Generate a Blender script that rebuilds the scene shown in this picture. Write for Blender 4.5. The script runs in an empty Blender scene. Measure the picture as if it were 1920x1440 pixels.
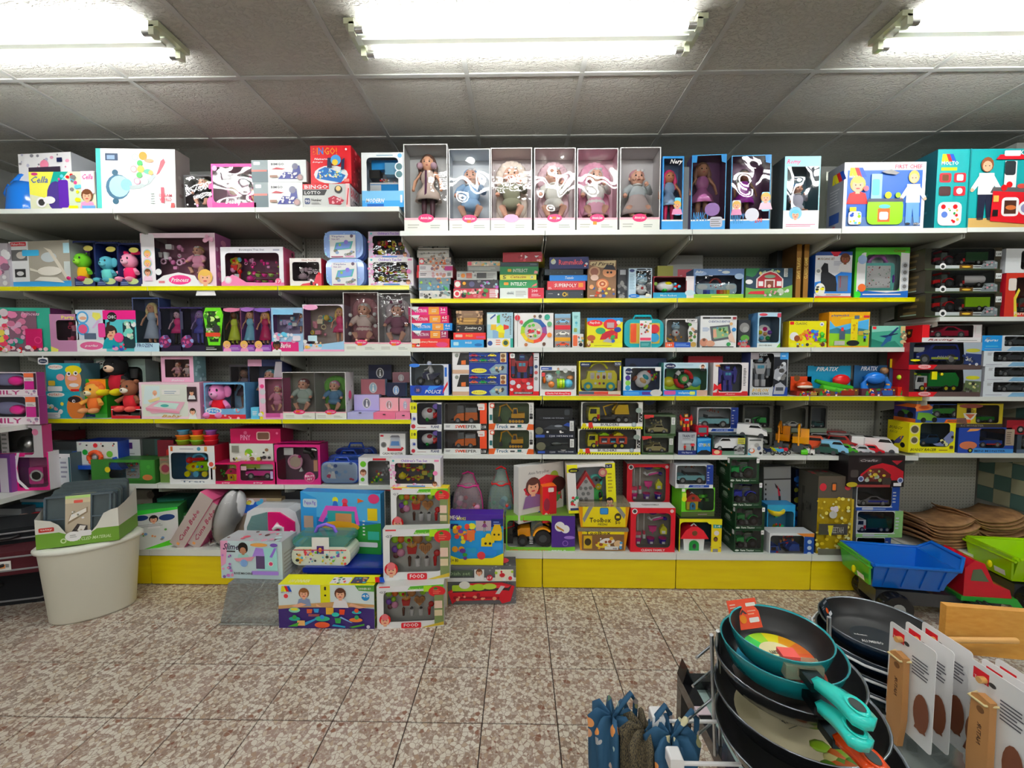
import bpy,math,random
from mathutils import Vector,Matrix,Euler
from math import sin,cos,pi,radians,atan2,sqrt
SC=bpy.context.scene
COL=SC.collection
F=780.0
CAMP=Vector((0,0,1.6))
EUL=Euler((radians(90-3.23),0,radians(1.0)))
ROT=EUL.to_matrix()
# ---------------------------------------------------------------- camera, world, exposure
cd=bpy.data.cameras.new('camera');cam=bpy.data.objects.new('camera',cd);COL.objects.link(cam)
cam.location=CAMP;cam.rotation_euler=EUL
cd.sensor_width=36;cd.lens=F/1920*36;cd.clip_start=0.02
SC.camera=cam
W=bpy.data.worlds.new('world');SC.world=W;W.use_nodes=True
W.node_tree.nodes['Background'].inputs[0].default_value=(.6,.7,.75,1)
W.node_tree.nodes['Background'].inputs[1].default_value=.25
SC.view_settings.view_transform='Standard';SC.view_settings.look='None'
SC.view_settings.gamma=1;SC.view_settings.use_curve_mapping=False
SC.view_settings.exposure=0.0
SC.cycles.max_bounces=10;SC.cycles.transparent_max_bounces=16;SC.cycles.diffuse_bounces=4
SC.cycles.caustics_reflective=False;SC.cycles.caustics_refractive=False
LAMP=53 # emission of the fluorescent tubes
def ray(px,py):return ROT@Vector(((px-960)/F,(720-py)/F,-1))
def atY(px,py,Y):
 d=ray(px,py);return CAMP+d*(Y/d.y)
def atZ(px,py,Z):
 d=ray(px,py);return CAMP+d*((Z-CAMP.z)/d.z)
# ---------------------------------------------------------------- materials
PAL=dict(w='f4f4f2',k='151517',r='c8161e',g='1d9a3a',b='1c53b8',y='f4d90e',o='f2701c',p='f29cc0',m='d01880',v='7a45b0',
t='159aa6',n='6b4226',s='e8b193',a='9a9c9c',c='6cc4e8',l='9ad022',d='16204a',i='efe6cf',u='3d2560',z='c9cdcf',x='3a3d40',
h='d9b15c',q='f7c9da',j='2f6b35',e='a9e0dc')
MATS={}
def lin(c):return c/12.92 if c<=.04045 else((c+.055)/1.055)**2.4
def rgb(h):
 h=PAL.get(h,h)
 if len(h)==3:h=''.join(a*2 for a in h)
 q=[int(h[i:i+2],16)/255 for i in(0,2,4)];g=sum(q)/3;q=[min(.95,max(0,(g+(v-g)*1.15)*1.04)) for v in q] # inks read a little stronger than their lit look
 return tuple(lin(v) for v in q)+(1,)
def mat(key):
 """colour key: [kind:]hex or palette letter.  kinds g gloss, m metal, f film, x clear plastic, c cloth, e emission"""
 if not isinstance(key,str):return key
 if key in MATS:return MATS[key]
 kind,_,c=key.rpartition(':')
 m=bpy.data.materials.new('paint_'+c+('_'+kind if kind else ''))
 m.use_nodes=True;nt=m.node_tree;b=nt.nodes['Principled BSDF']
 col=rgb(c);b.inputs['Base Color'].default_value=col
 b.inputs['Roughness'].default_value=.42
 if kind=='': # coated card: faint ink mottling
  n=nt.nodes.new('ShaderNodeTexNoise');n.inputs['Scale'].default_value=60
  mr=nt.nodes.new('ShaderNodeMapRange');mr.inputs[3].default_value=.36;mr.inputs[4].default_value=.52
  nt.links.new(n.outputs[0],mr.inputs[0]);nt.links.new(mr.outputs[0],b.inputs['Roughness'])
 if kind=='g':b.inputs['Roughness'].default_value=.18;b.inputs['Coat Weight'].default_value=.3
 if kind=='m':b.inputs['Metallic'].default_value=1;b.inputs['Roughness'].default_value=.28
 if kind=='c':
  b.inputs['Roughness'].default_value=.95
  n=nt.nodes.new('ShaderNodeTexNoise');n.inputs['Scale'].default_value=180;bp=nt.nodes.new('ShaderNodeBump')
  bp.inputs['Strength'].default_value=.35;bp.inputs['Distance'].default_value=.004
  nt.links.new(n.outputs[0],bp.inputs['Height']);nt.links.new(bp.outputs[0],b.inputs['Normal'])
 if kind=='e':
  b.inputs['Emission Color'].default_value=col;b.inputs['Emission Strength'].default_value=LAMP
 if kind in('f','x','C'):
  tr=nt.nodes.new('ShaderNodeBsdfTransparent');gl=nt.nodes.new('ShaderNodeBsdfGlossy');mx=nt.nodes.new('ShaderNodeMixShader')
  lw=nt.nodes.new('ShaderNodeFresnel');lw.inputs[0].default_value=1.62 if kind=='C' else 1.5
  tr.inputs[0].default_value=tuple(.5+.5*q for q in col[:3])+(1,) if kind=='f' else col
  gl.inputs['Roughness'].default_value=.05
  n=nt.nodes.new('ShaderNodeTexNoise');n.inputs['Scale'].default_value=14 if kind=='f' else 5;n.inputs['Detail'].default_value=1.5
  tc=nt.nodes.new('ShaderNodeTexCoord');nt.links.new(tc.outputs['Object'],n.inputs['Vector'])
  bp=nt.nodes.new('ShaderNodeBump');bp.inputs['Strength'].default_value=.9;bp.inputs['Distance'].default_value={'f':.006,'x':.005,'C':.002}[kind]
  nt.links.new(n.outputs[0],bp.inputs['Height']);nt.links.new(bp.outputs[0],gl.inputs['Normal']);nt.links.new(bp.outputs[0],lw.inputs['Normal'])
  src=tr.outputs[0]
  if kind=='x': # frosted plastic: part of the light scatters at the sheet
   df=nt.nodes.new('ShaderNodeBsdfDiffuse');df.inputs[0].default_value=col;m2=nt.nodes.new('ShaderNodeMixShader');m2.inputs[0].default_value=.26
   tr.inputs[0].default_value=tuple(.55+.45*q for q in col[:3])+(1,);nt.links.new(src,m2.inputs[1]);nt.links.new(df.outputs[0],m2.inputs[2]);src=m2.outputs[0]
  nt.links.new(lw.outputs[0],mx.inputs[0]);nt.links.new(src,mx.inputs[1]);nt.links.new(gl.outputs[0],mx.inputs[2])
  nt.links.new(mx.outputs[0],nt.nodes['Material Output'].inputs[0])
 MATS[key]=m
 return m
def nodemat(name,build,rough=.6):
 m=bpy.data.materials.new(name);m.use_nodes=True;nt=m.node_tree
 b=nt.nodes['Principled BSDF'];b.inputs['Roughness'].default_value=rough
 build(nt,b);return m
def nd(nt,t,**k):
 n=nt.nodes.new('ShaderNode'+t)
 for a,v in k.items():
  if a.startswith('i_'):n.inputs[a[2:].replace('_',' ')].default_value=v
  elif a.startswith('n'):n.inputs[int(a[1:])].default_value=v
  else:setattr(n,a,v)
 return n
def ramp(nt,fac,stops):
 r=nt.nodes.new('ShaderNodeValToRGB');e=r.color_ramp.elements
 while len(e)<len(stops):e.new(.5)
 for q,(p,c) in zip(e,stops):q.position=p;q.color=rgb(c)
 nt.links.new(fac,r.inputs[0]);return r.outputs[0]
# ---------------------------------------------------------------- mesh builder
def rotz(a):return Matrix.Rotation(radians(a),4,'Z')
def roty(a):return Matrix.Rotation(radians(a),4,'Y')
def rotx(a):return Matrix.Rotation(radians(a),4,'X')
def tr(x,y,z):return Matrix.Translation((x,y,z))
def sc(x,y,z):return Matrix.Diagonal((x,y,z,1))
class MB:
 def __init__(s,M=None):s.v=[];s.f=[];s.m=[];s.k=[];s.mats=[];s.M=M or Matrix()
 def add(s,vs,fs,c,smooth=False,M=None):
  T=s.M@M if M is not None else s.M
  o=len(s.v);s.v+=[T@Vector(v) for v in vs]
  if c not in s.mats:s.mats.append(c)
  i=s.mats.index(c);flip=T.determinant()<0
  for f in fs:
   f=[o+q for q in f]
   s.f.append(f[::-1] if flip else f);s.m.append(i);s.k.append(smooth)
 def box(s,x0,y0,z0,x1,y1,z1,c,M=None):
  cs=c if isinstance(c,(list,tuple)) else[c]*6 # front,right,back,left,top,bottom
  V=[(x0,y0,z0),(x1,y0,z0),(x1,y1,z0),(x0,y1,z0),(x0,y0,z1),(x1,y0,z1),(x1,y1,z1),(x0,y1,z1)]
  for q,f in zip(cs,[(0,1,5,4),(1,2,6,5),(2,3,7,6),(3,0,4,7),(4,5,6,7),(3,2,1,0)]):
   if q:s.add([V[i] for i in f],[(0,1,2,3)],q,False,M)
 def bbox(s,x0,y0,z0,x1,y1,z1,c,r=.01,M=None): # box with chamfered edges, extruded rounded rect in XZ
  s.prism(rrect(x0,z0,x1,z1,r,3),y0,y1,c,M)
 def cyl(s,a,b,r0,r1,c,n=12,caps=True,M=None):
  a,b=Vector(a),Vector(b);z=(b-a)
  if z.length<1e-9:return
  q=z.to_track_quat('Z','Y').to_matrix()
  V=[]
  for p,r in((a,r0),(b,r1)):V+=[p+q@Vector((r*cos(2*pi*i/n),r*sin(2*pi*i/n),0)) for i in range(n)]
  s.add(V,[(i,(i+1)%n,n+(i+1)%n,n+i) for i in range(n)],c,True,M)
  if caps:
   if r0>0:s.add(V[:n],[tuple(range(n))[::-1]],c,False,M)
   if r1>0:s.add(V[n:],[tuple(range(n))],c,False,M)
 def ball(s,p,r,c,nu=10,nv=7,M=None):
  r=(r,r,r) if not isinstance(r,(tuple,list)) else r
  V=[(p[0],p[1],p[2]-r[2])]
  for j in range(1,nv):
   t=pi*j/nv
   V+=[(p[0]+r[0]*sin(t)*cos(2*pi*i/nu),p[1]+r[1]*sin(t)*sin(2*pi*i/nu),p[2]-r[2]*cos(t)) for i in range(nu)]
  V.append((p[0],p[1],p[2]+r[2]));L=len(V)-1
  fs=[(0,1+(i+1)%nu,1+i) for i in range(nu)]
  for j in range(nv-2):
   for i in range(nu):
    a=1+j*nu;fs.append((a+i,a+(i+1)%nu,a+nu+(i+1)%nu,a+nu+i))
  a=1+(nv-2)*nu;fs+=[(a+i,a+(i+1)%nu,L) for i in range(nu)]
  s.add(V,fs,c,True,M)
 def lathe(s,prof,c,n=16,M=None,smooth=True):
  V=[]
  for r,z in prof:V+=[(r*cos(2*pi*i/n),r*sin(2*pi*i/n),z) for i in range(n)]
  fs=[]
  for j in range(len(prof)-1):
   for i in range(n):fs.append((j*n+i,j*n+(i+1)%n,(j+1)*n+(i+1)%n,(j+1)*n+i))
  s.add(V,fs,c,smooth,M)
 def prism(s,poly,y0,y1,c,M=None,smooth=False): # polygon in XZ, extruded along Y
  n=len(poly);V=[(x,y0,z) for x,z in poly]+[(x,y1,z) for x,z in poly]
  area=sum(poly[i][0]*poly[(i+1)%n][1]-poly[(i+1)%n][0]*poly[i][1] for i in range(n))
  o=list(range(n)) if area>0 else list(range(n))[::-1]
  s.add(V,[tuple(o)]+[tuple(n+i for i in o[::-1])],c,False,M)
  s.add(V,[(o[(i+1)%n],o[i],n+o[i],n+o[(i+1)%n]) for i in range(n)],c,smooth,M)
 def flat(s,poly,y,c,M=None):
  n=len(poly);area=sum(poly[i][0]*poly[(i+1)%n][1]-poly[(i+1)%n][0]*poly[i][1] for i in range(n))
  if area<0:poly=poly[::-1]
  s.add([(x,y,z) for x,z in poly],[tuple(range(n))],c,False,M)
 def tube(s,pts,r,c,n=8,M=None):
  pts=[Vector(p) for p in pts];V=[];rr=r if isinstance(r,(list,tuple)) else[r]*len(pts)
  for i,p in enumerate(pts):
   d=(pts[min(i+1,len(pts)-1)]-pts[max(i-1,0)]).normalized()
   u=d.cross(Vector((0,0,1)) if abs(d.z)<.9 else Vector((0,1,0))).normalized();w=d.cross(u)
   V+=[p+(u*cos(2*pi*k/n)+w*sin(2*pi*k/n))*rr[i] for k in range(n)]
  fs=[(j*n+i,j*n+(i+1)%n,(j+1)*n+(i+1)%n,(j+1)*n+i) for j in range(len(pts)-1) for i in range(n)]
  s.add(V,[tuple(f[::-1]) for f in fs],c,True,M)
  s.add(V,[tuple(range(n)),tuple(range(len(V)-n,len(V)))[::-1]],c,False,M)
 def build(s,name,parent=None,M=None,kind=None):
  me=bpy.data.meshes.new(name);me.from_pydata(s.v,[],s.f)
  for c in s.mats:me.materials.append(mat(c))
  me.polygons.foreach_set('material_index',s.m);me.polygons.foreach_set('use_smooth',s.k)
  me.update()
  o=bpy.data.objects.new(name,me);COL.objects.link(o)
  if parent:o.parent=parent
  if M is not None:o.matrix_local=M
  if kind:o['kind']=kind
  return o
def rrect(x0,z0,x1,z1,r,n=3):
 P=[]
 for cx,cz,a in((x1-r,z1-r,0),(x0+r,z1-r,90),(x0+r,z0+r,180),(x1-r,z0+r,270)):
  P+=[(cx+r*cos(radians(a+90*i/n)),cz+r*sin(radians(a+90*i/n))) for i in range(n+1)]
 return P
def ell(x,z,rx,rz,n=18,a0=0,a1=360):
 return[(x+rx*cos(radians(a0+(a1-a0)*i/(n if a1-a0>=360 else n-1))),z+rz*sin(radians(a0+(a1-a0)*i/(n if a1-a0>=360 else n-1)))) for i in range(n)]
def copyo(o,parent=None,M=None):
 c=o.copy();COL.objects.link(c)
 if parent is not None:c.parent=parent
 if M is not None:c.matrix_local=M
 for ch in[q for q in bpy.data.objects if q.parent==o] if parent is None else list(o.children):copyo(ch,c)
 return c
def tag(o,label,cat,group=None):
 o['label']=label;o['category']=cat
 if group:o['group']=group
 return o
def empty(name,loc=(0,0,0),rz=0):
 o=bpy.data.objects.new(name,None);COL.objects.link(o);o.empty_display_size=.05
 o.location=loc;o.rotation_euler=(0,0,radians(rz));return o
# ---------------------------------------------------------------- room
CEIL=3.09
XL,XR,YB,YF=-4.05,5.2,3.34,-4.2
XP=3.62 # face of the short return wall at the end of the shelving
def f_terrazzo(nt,b):
 tc=nd(nt,'TexCoord');mp=nd(nt,'Mapping');nt.links.new(tc.outputs['Object'],mp.inputs[0])
 wn=nd(nt,'TexNoise',i_Scale=9.0);mixv=nd(nt,'Mix',data_type='VECTOR',n0=.006)
 nt.links.new(mp.outputs[0],wn.inputs['Vector']);nt.links.new(mp.outputs[0],mixv.inputs[4]);nt.links.new(wn.outputs[1],mixv.inputs[5])
 oi=nd(nt,'ObjectInfo')
 cols=[]
 base=ramp(nt,oi.outputs['Random'],[(0,'96867a'),(.5,'a08c80'),(1,'a69288')])
 cur=base
 for scale,thr,edge,c0,c1 in((110.,.45,.06,'bfb4aa','a08c7c'),(52.,.34,.055,'dedad0','c4b4a0')):
  ve=nd(nt,'TexVoronoi',feature='DISTANCE_TO_EDGE',i_Scale=scale);vc=nd(nt,'TexVoronoi',i_Scale=scale)
  for v in(ve,vc):nt.links.new(mixv.outputs[1],v.inputs['Vector'])
  e=nd(nt,'Math',operation='GREATER_THAN',n1=edge);nt.links.new(ve.outputs['Distance'],e.inputs[0])
  sp=nd(nt,'SeparateColor');nt.links.new(vc.outputs['Color'],sp.inputs[0])
  g=nd(nt,'Math',operation='GREATER_THAN',n1=thr);nt.links.new(sp.outputs[0],g.inputs[0])
  mu=nd(nt,'Math',operation='MULTIPLY');nt.links.new(e.outputs[0],mu.inputs[0]);nt.links.new(g.outputs[0],mu.inputs[1])
  cc=ramp(nt,sp.outputs[1],[(0,c0),(.75,c0),(.9,c1),(1,'7c4a38')])
  mx=nd(nt,'Mix',data_type='RGBA');nt.links.new(mu.outputs[0],mx.inputs[0]);nt.links.new(cur,mx.inputs[6]);nt.links.new(cc,mx.inputs[7]);cur=mx.outputs[2]
 ns=nd(nt,'TexNoise',i_Scale=3.0,i_Detail=4.0);nt.links.new(mp.outputs[0],ns.inputs['Vector'])
 dr=ramp(nt,ns.outputs[0],[(.3,'c8bfb4'),(.6,'ffffff')])
 mm=nd(nt,'Mix',data_type='RGBA',blend_type='MULTIPLY',n0=.7);nt.links.new(cur,mm.inputs[6]);nt.links.new(dr,mm.inputs[7])
 nt.links.new(mm.outputs[2],b.inputs['Base Color'])
TERR=nodemat('terrazzo',f_terrazzo,.38)
def f_ceil(nt,b):
 tc=nd(nt,'TexCoord');b.inputs['Base Color'].default_value=rgb('b4b3ac')
 n=nd(nt,'TexNoise',i_Scale=38.0,i_Detail=3.0,i_Distortion=.8);mp=nd(nt,'Mapping');mp.inputs['Scale'].default_value=(1,1.9,1)
 nt.links.new(tc.outputs['Object'],mp.inputs[0]);nt.links.new(mp.outputs[0],n.inputs['Vector'])
 r=ramp(nt,n.outputs[0],[(.40,'000000'),(.52,'ffffff')])
 bp=nd(nt,'Bump',i_Strength=.8,i_Distance=.006);nt.links.new(r,bp.inputs['Height']);nt.links.new(bp.outputs[0],b.inputs['Normal'])
CTILE=nodemat('ceiling_tile',f_ceil,.9)
def f_peg(nt,b):
 tc=nd(nt,'TexCoord');sx=nd(nt,'SeparateXYZ');nt.links.new(tc.outputs['Object'],sx.inputs[0])
 ms=[]
 for k in(0,2):
  q=nd(nt,'Math',operation='MULTIPLY',n1=40.0);nt.links.new(sx.outputs[k],q.inputs[0])
  fr=nd(nt,'Math',operation='FRACT');nt.links.new(q.outputs[0],fr.inputs[0])
  su=nd(nt,'Math',operation='SUBTRACT',n1=.5);nt.links.new(fr.outputs[0],su.inputs[0])
  pw=nd(nt,'Math',operation='MULTIPLY');nt.links.new(su.outputs[0],pw.inputs[0]);nt.links.new(su.outputs[0],pw.inputs[1]);ms.append(pw)
 ad=nd(nt,'Math',operation='ADD');nt.links.new(ms[0].outputs[0],ad.inputs[0]);nt.links.new(ms[1].outputs[0],ad.inputs[1])
 nt.links.new(ramp(nt,ad.outputs[0],[(.016,'5a5b57'),(.03,'9c9d95')]),b.inputs['Base Color'])
PEG=nodemat('pegboard',f_peg,.5)
def f_plaster(nt,b):
 n=nd(nt,'TexNoise',i_Scale=6.0,i_Detail=5.0);nt.links.new(ramp(nt,n.outputs[0],[(.3,'8c8e8c'),(.7,'9a9c98')]),b.inputs['Base Color'])
PLAST=nodemat('plaster',f_plaster,.8)
def f_yel(nt,b):
 tc=nd(nt,'TexCoord');n=nd(nt,'TexNoise',i_Scale=5.0,i_Detail=6.0);mp=nd(nt,'Mapping');mp.inputs['Scale'].default_value=(.6,1,5)
 nt.links.new(tc.outputs['Object'],mp.inputs[0]);nt.links.new(mp.outputs[0],n.inputs['Vector'])
 nt.links.new(ramp(nt,n.outputs[0],[(.2,'d2ba10'),(.8,'e2cc16')]),b.inputs['Base Color'])
KICKM=nodemat('yellow_kick_enamel',f_yel,.4)
YEL='g:f0dc10'
SHW='dfe3de'
# structure
fl=MB();fl.box(XL,YF,-.05,XR,YB,-.004,'2c2420');floor=fl.build('floor',kind='structure')
T=.333
p0=atZ(905,1355,0);tile=MB();g=.0045
def chamf(m,w,d,h,c,e): # tile with a chamfered top
 V=[(0,0,-h),(w,0,-h),(w,d,-h),(0,d,-h),(0,0,-e),(w,0,-e),(w,d,-e),(0,d,-e),(e,e,0),(w-e,e,0),(w-e,d-e,0),(e,d-e,0)]
 m.add(V,[(0,1,5,4),(1,2,6,5),(2,3,7,6),(3,0,4,7),(4,5,9,8),(5,6,10,9),(6,7,11,10),(7,4,8,11),(8,9,10,11)],c)
RN=random.Random(3);tfirst=None;tmesh=[]
for vi in range(8):
 tm=MB();chamf(tm,T-g,T-g,.02,TERR,.0015);
 me_o=tm;tmesh.append(tm)
nx0=int((XL-p0.x)/T)-0;tcount=0;proto=[]
for iy in range(-9,10):
 for ix in range(-14,17):
  x=p0.x+ix*T;y=p0.y+iy*T
  if x<XL or x+T>XR+.1 or y+T>YB+.05 or y<-.45:continue
  tcount+=1
  tm=MB();
  o=None
  if not proto:
   chamf(tm,T-g,T-g,.02,TERR,.0015);o=tm.build('tile',floor);proto.append(o)
  else:
   o=proto[0].copy();COL.objects.link(o)
  o.location=(x,y,RN.uniform(-.0006,.0006));
  k=RN.randrange(4);o.rotation_euler=(0,0,k*pi/2)
  w=T-g;o.location.x+=(0,w,w,0)[k];o.location.y+=(0,0,w,w)[k]
rest=MB();rest.box(XL,YF,-.02,XR,-.40,-.001,TERR);rest.build('floor_slab',floor)
ce=MB();ce.box(XL,YF,CEIL+.03,XR,YB,CEIL+.06,'777777');ceiling=ce.build('ceiling',kind='structure')
c0=atZ(1091,138.6,CEIL)
CT=.6;proto=None;tees=MB()
for iy in range(-9,3):
 y=c0.y+iy*CT
 for ix in range(-9,10):
  x=c0.x+ix*CT
  if x>XR or x+CT<XL or y>YB:continue
  x1,y1=min(x+CT,XR),min(y+CT,YB);xa=max(x,XL)
  full=x1==x+CT and y1==y+CT and xa==x
  if full and proto:
   o=proto.copy();COL.objects.link(o)
  else:
   tm=MB();tm.box(.0,.0,0,x1-xa-.004,y1-y-.004,.018,CTILE);o=tm.build('ceiling_tile',ceiling)
   if full:proto=o
  o.location=(xa+.002,y+.002,CEIL+.004)
for iy in range(-9,4):
 y=c0.y+iy*CT
 if y<YB:
  t=MB();t.box(XL,y-.012,CEIL-.002,XR,y+.012,CEIL+.006,'a9aaa6');t.build('ceiling_rail',ceiling)
for ix in range(-9,10):
 x=c0.x+ix*CT
 if XL<x<XR:
  t=MB();t.box(x-.012,YF,CEIL-.0015,x+.012,YB,CEIL+.006,'a9aaa6');t.build('ceiling_rail',ceiling)
w=MB();w.box(XL,YB,0,XR,YB+.08,CEIL+.03,PLAST);w.build('wall_back',kind='structure')
w=MB();w.box(XL-.08,YF,0,XL,YB+.08,CEIL+.03,PLAST);w.build('wall_left',kind='structure')
w=MB();w.box(XL,YF-.08,0,XR,YF,CEIL+.03,'e4e4e0');w.build('wall_front',kind='structure')
def f_check(nt,b):
 tc=nd(nt,'TexCoord');n=nd(nt,'TexNoise',i_Scale=3.0,i_Detail=5.0);nt.links.new(tc.outputs['Object'],n.inputs['Vector'])
 nt.links.new(ramp(nt,n.outputs[0],[(.3,'7f8078'),(.7,'8f9088')]),b.inputs['Base Color'])
w=MB();w.box(XR,YF,0,XR+.08,YB+.08,CEIL+.03,PLAST);w.build('wall_right_outer',kind='structure')
w=MB();w.box(XP,2.80,0,XP+.08,YB,CEIL+.0,nodemat('grey_wall',f_check,.7));wr=w.build('wall_right',kind='structure')
# ---------------------------------------------------------------- fluorescent fittings
def fitting(cx,cy,label):
 e=empty('fluorescent_lamp',(cx,cy,CEIL));tag(e,label,'lamp','twin tube ceiling lamps');L=.765
 m=MB();m.box(-L,-.03,-.035,L,.03,-.002,'g:c9cfc2');m.box(-L+.03,-.014,-.042,L-.03,.014,-.035,'g:b4b8ac')
 m.build('lamp_body',e)
 for sgn in(-1,1):
  m=MB();m.cyl((-L+.06,sgn*.072,-.045),(L-.06,sgn*.072,-.045),.0135,.0135,'e:f2fdfa',12);m.build('tube',e)
 for sx in(-1,1):
  m=MB();m.box(sx*L-.022,-.088,-.028,sx*L+.022,.088,-.004,'g:b4b89e')
  for sgn in(-1,1):
   m.box(sx*(L-.012)-.012,sgn*.072-.016,-.062,sx*(L-.012)+.012,sgn*.072+.016,-.02,'g:c2c6b0')
   m.cyl((sx*(L-.06),sgn*.072,-.045),(sx*(L-.02),sgn*.072,-.045),.0138,.0138,'m:bbbbbb',10)
  m.build('lamp_holder',e)
 return e
lc=atZ(983,74,CEIL-.04)
for ix,nm in((0,'middle'),(-1,'left'),(1,'right')):
 for iy in range(0,3):
  lab={0:'twin fluorescent tube lamp on the ceiling over the %s of the toy wall'%nm}.get(iy,'twin fluorescent tube lamp on the ceiling behind the viewpoint, %s, row %s'%(nm,'nearer' if iy==1 else 'farther'))
  fitting(lc.x+ix*2.39,lc.y-iy*2.4,lab)
# ---------------------------------------------------------------- shelving run
BW=.93;XJ0=atY(1017,1075,2.84).x
XJ={k:XJ0+BW*k for k in range(-4,3)};XE=XJ[2]+.775
YS,YT,YK=2.93,2.70,2.84 # fronts of mid shelves, top shelves, base
def zz(px,py,Y):return atY(px,py,Y).z
ROWS={}
for n,py,Y in(('L1',388.5,YT),('L2',536,YS),('L3',659,YS),('L4',786,YS),('L5',909,YS),('L6',1032,YK)):ROWS[n]=(Y,zz(500,py,Y))
for n,py,Y in(('M1',431.5,YT),('M2',559.5,YS),('M3',651.5,YS),('M4',742,YS),('M5',852.5,YS),('M6',1036,YK)):ROWS[n]=(Y,zz(1017,py,Y))
for n,py,Y in(('E1',426.5,YT),('E2',594,2.84),('E3',744,2.88),('E5',850,YS),('E6',1040,YK)):ROWS[n]=(Y,zz(1800,py,Y))
KICKZ=zz(1140,1103,YK);print('kick z',KICKZ,'rows',{k:(round(v[1],3)) for k,v in ROWS.items()})
def bay(x0,x1,rows,yellow,label,kick=True,end=False):
 e=empty('shelving_unit',(x0,YB-.06,0));tag(e,label,'shelf','bays of the long shelving run')
 ox,oy=x0,YB-.06
 zt=ROWS[rows[0]][1]+.12
 m=MB(tr(-ox,-oy,0));m.box(x0+.012,YB-.045,.05,x1-.012,YB-.035,zt,PEG);m.build('back_panel',e)
 for x in(x0,):
  m=MB(tr(-ox,-oy,0));m.box(x+.001,YB-.075,0,x+.026,YB-.02,zt,'a5a69d')
  z=.2
  while z<zt-.05:m.box(x+.01,YB-.0756,z,x+.017,YB-.0748,z+.018,'k');z+=.05
  m.build('upright',e)
 for r in rows:
  Y,z=ROWS[r];th=.032 if r[1] != '6' else .045
  if r[0]=='E' and r in('E2','E3','E1'):th=.03
  m=MB(tr(-ox,-oy,0));m.box(x0+.002,Y,z-th,x1-.002,YB-.05,z,[SHW]*4+['d4d8d2','94968f'])  # underside greyer than the white shelf: shade put into its colour
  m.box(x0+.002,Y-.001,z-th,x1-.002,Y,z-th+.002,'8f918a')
  m.build('shelf',e)
  if r in yellow:
   m=MB(tr(-ox,-oy,0));m.box(x0+.004,Y-.006,z-th+.002,x1-.004,Y-.0005,z-.001,YEL);m.box(x0+.004,Y-.009,z-.006,x1-.004,Y-.0005,z-.001,YEL);m.build('price_rail',e)
  if r[1] != '6':
   for sx in(x0+.006,x1-.009):
    m=MB(tr(-ox,-oy,0));yb=YB-.06
    V=[(Y+.02,z-th),(yb,z-th),(yb,z-th-.11),(yb-.03,z-th-.11),(Y+.02,z-th-.03)]
    m.prism(V,sx,sx+.003,'b2b4ab',Matrix(((0,1,0,0),(1,0,0,0),(0,0,1,0),(0,0,0,1))));m.build('bracket',e)
 if kick:
  Y,z=ROWS[rows[-1]]
  m=MB(tr(-ox,-oy,0));m.prism(rrect(x0+.003,KICKZ,x1-.003,z-.047,.008,2),Y+.004,Y+.016,KICKM);m.build('kick_plate',e)
  m=MB(tr(-ox,-oy,0));m.box(x0+.01,Y+.03,0,x1-.01,YB-.06,z-.05,'4a4a44');m.build('plinth',e)
 return e
LR=['L1','L2','L3','L4','L5','L6'];MR=['M1','M2','M3','M4','M5','M6']
bay(XJ[-4] ,XJ[-3],LR,('L2','L4'),'corner shelving bay holding plush toys and kitchen set boxes behind the white bin')
bay(XJ[-3],XJ[-2],LR,('L2','L4'),'shelving bay holding princess dolls and the boxed doll crib')
bay(XJ[-2],XJ[-1],LR,('L2','L4'),'shelving bay holding musical jewellery boxes and boxed tea sets')
bay(XJ[-1],XJ[0],MR,('M2','M4'),'shelving bay holding stacked board games over boxed sweepers')
bay(XJ[0],XJ[1],MR,('M2','M4'),'shelving bay holding the boxed yellow bus and builder trucks')
bay(XJ[1],XJ[2],MR,('M2','M4'),'shelving bay holding the toy keyboard and stacked tractors')
bay(XJ[2],XE,MR,('M2','M4'),'shelving bay holding the drawing board and the loose toy cars')
bay(XE,XP-.01,['E1','E2','E3','E5','E6'],(),'end shelving bay holding the boxed police car and curved wooden boards')
# ---------------------------------------------------------------- flat print (artwork) on faces, unit square 0..100
_TX={}
def textgeo(s,bold=True,it=0):
 k=(s,bold,it)
 if k in _TX:return _TX[k]
 cu=bpy.data.curves.new('t','FONT');cu.body=s;cu.resolution_u=1;cu.offset=.018 if bold else 0;cu.shear=it
 o=bpy.data.objects.new('t',cu);me=bpy.data.meshes.new_from_object(o)
 vs=[(v.co.x,v.co.y) for v in me.vertices];fs=[tuple(p.vertices) for p in me.polygons]
 bpy.data.objects.remove(o);bpy.data.meshes.remove(me);bpy.data.curves.remove(cu)
 if not vs:vs=[(0,0),(1,1)]
 x0=min(v[0] for v in vs);x1=max(v[0] for v in vs);y0=min(v[1] for v in vs);y1=max(v[1] for v in vs)
 vs=[((v[0]-x0)/max(x1-x0,1e-6),(v[1]-y0)/max(y1-y0,1e-6)) for v in vs]
 _TX[k]=(vs,fs,(x1-x0)/max(y1-y0,1e-6));return _TX[k]
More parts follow.
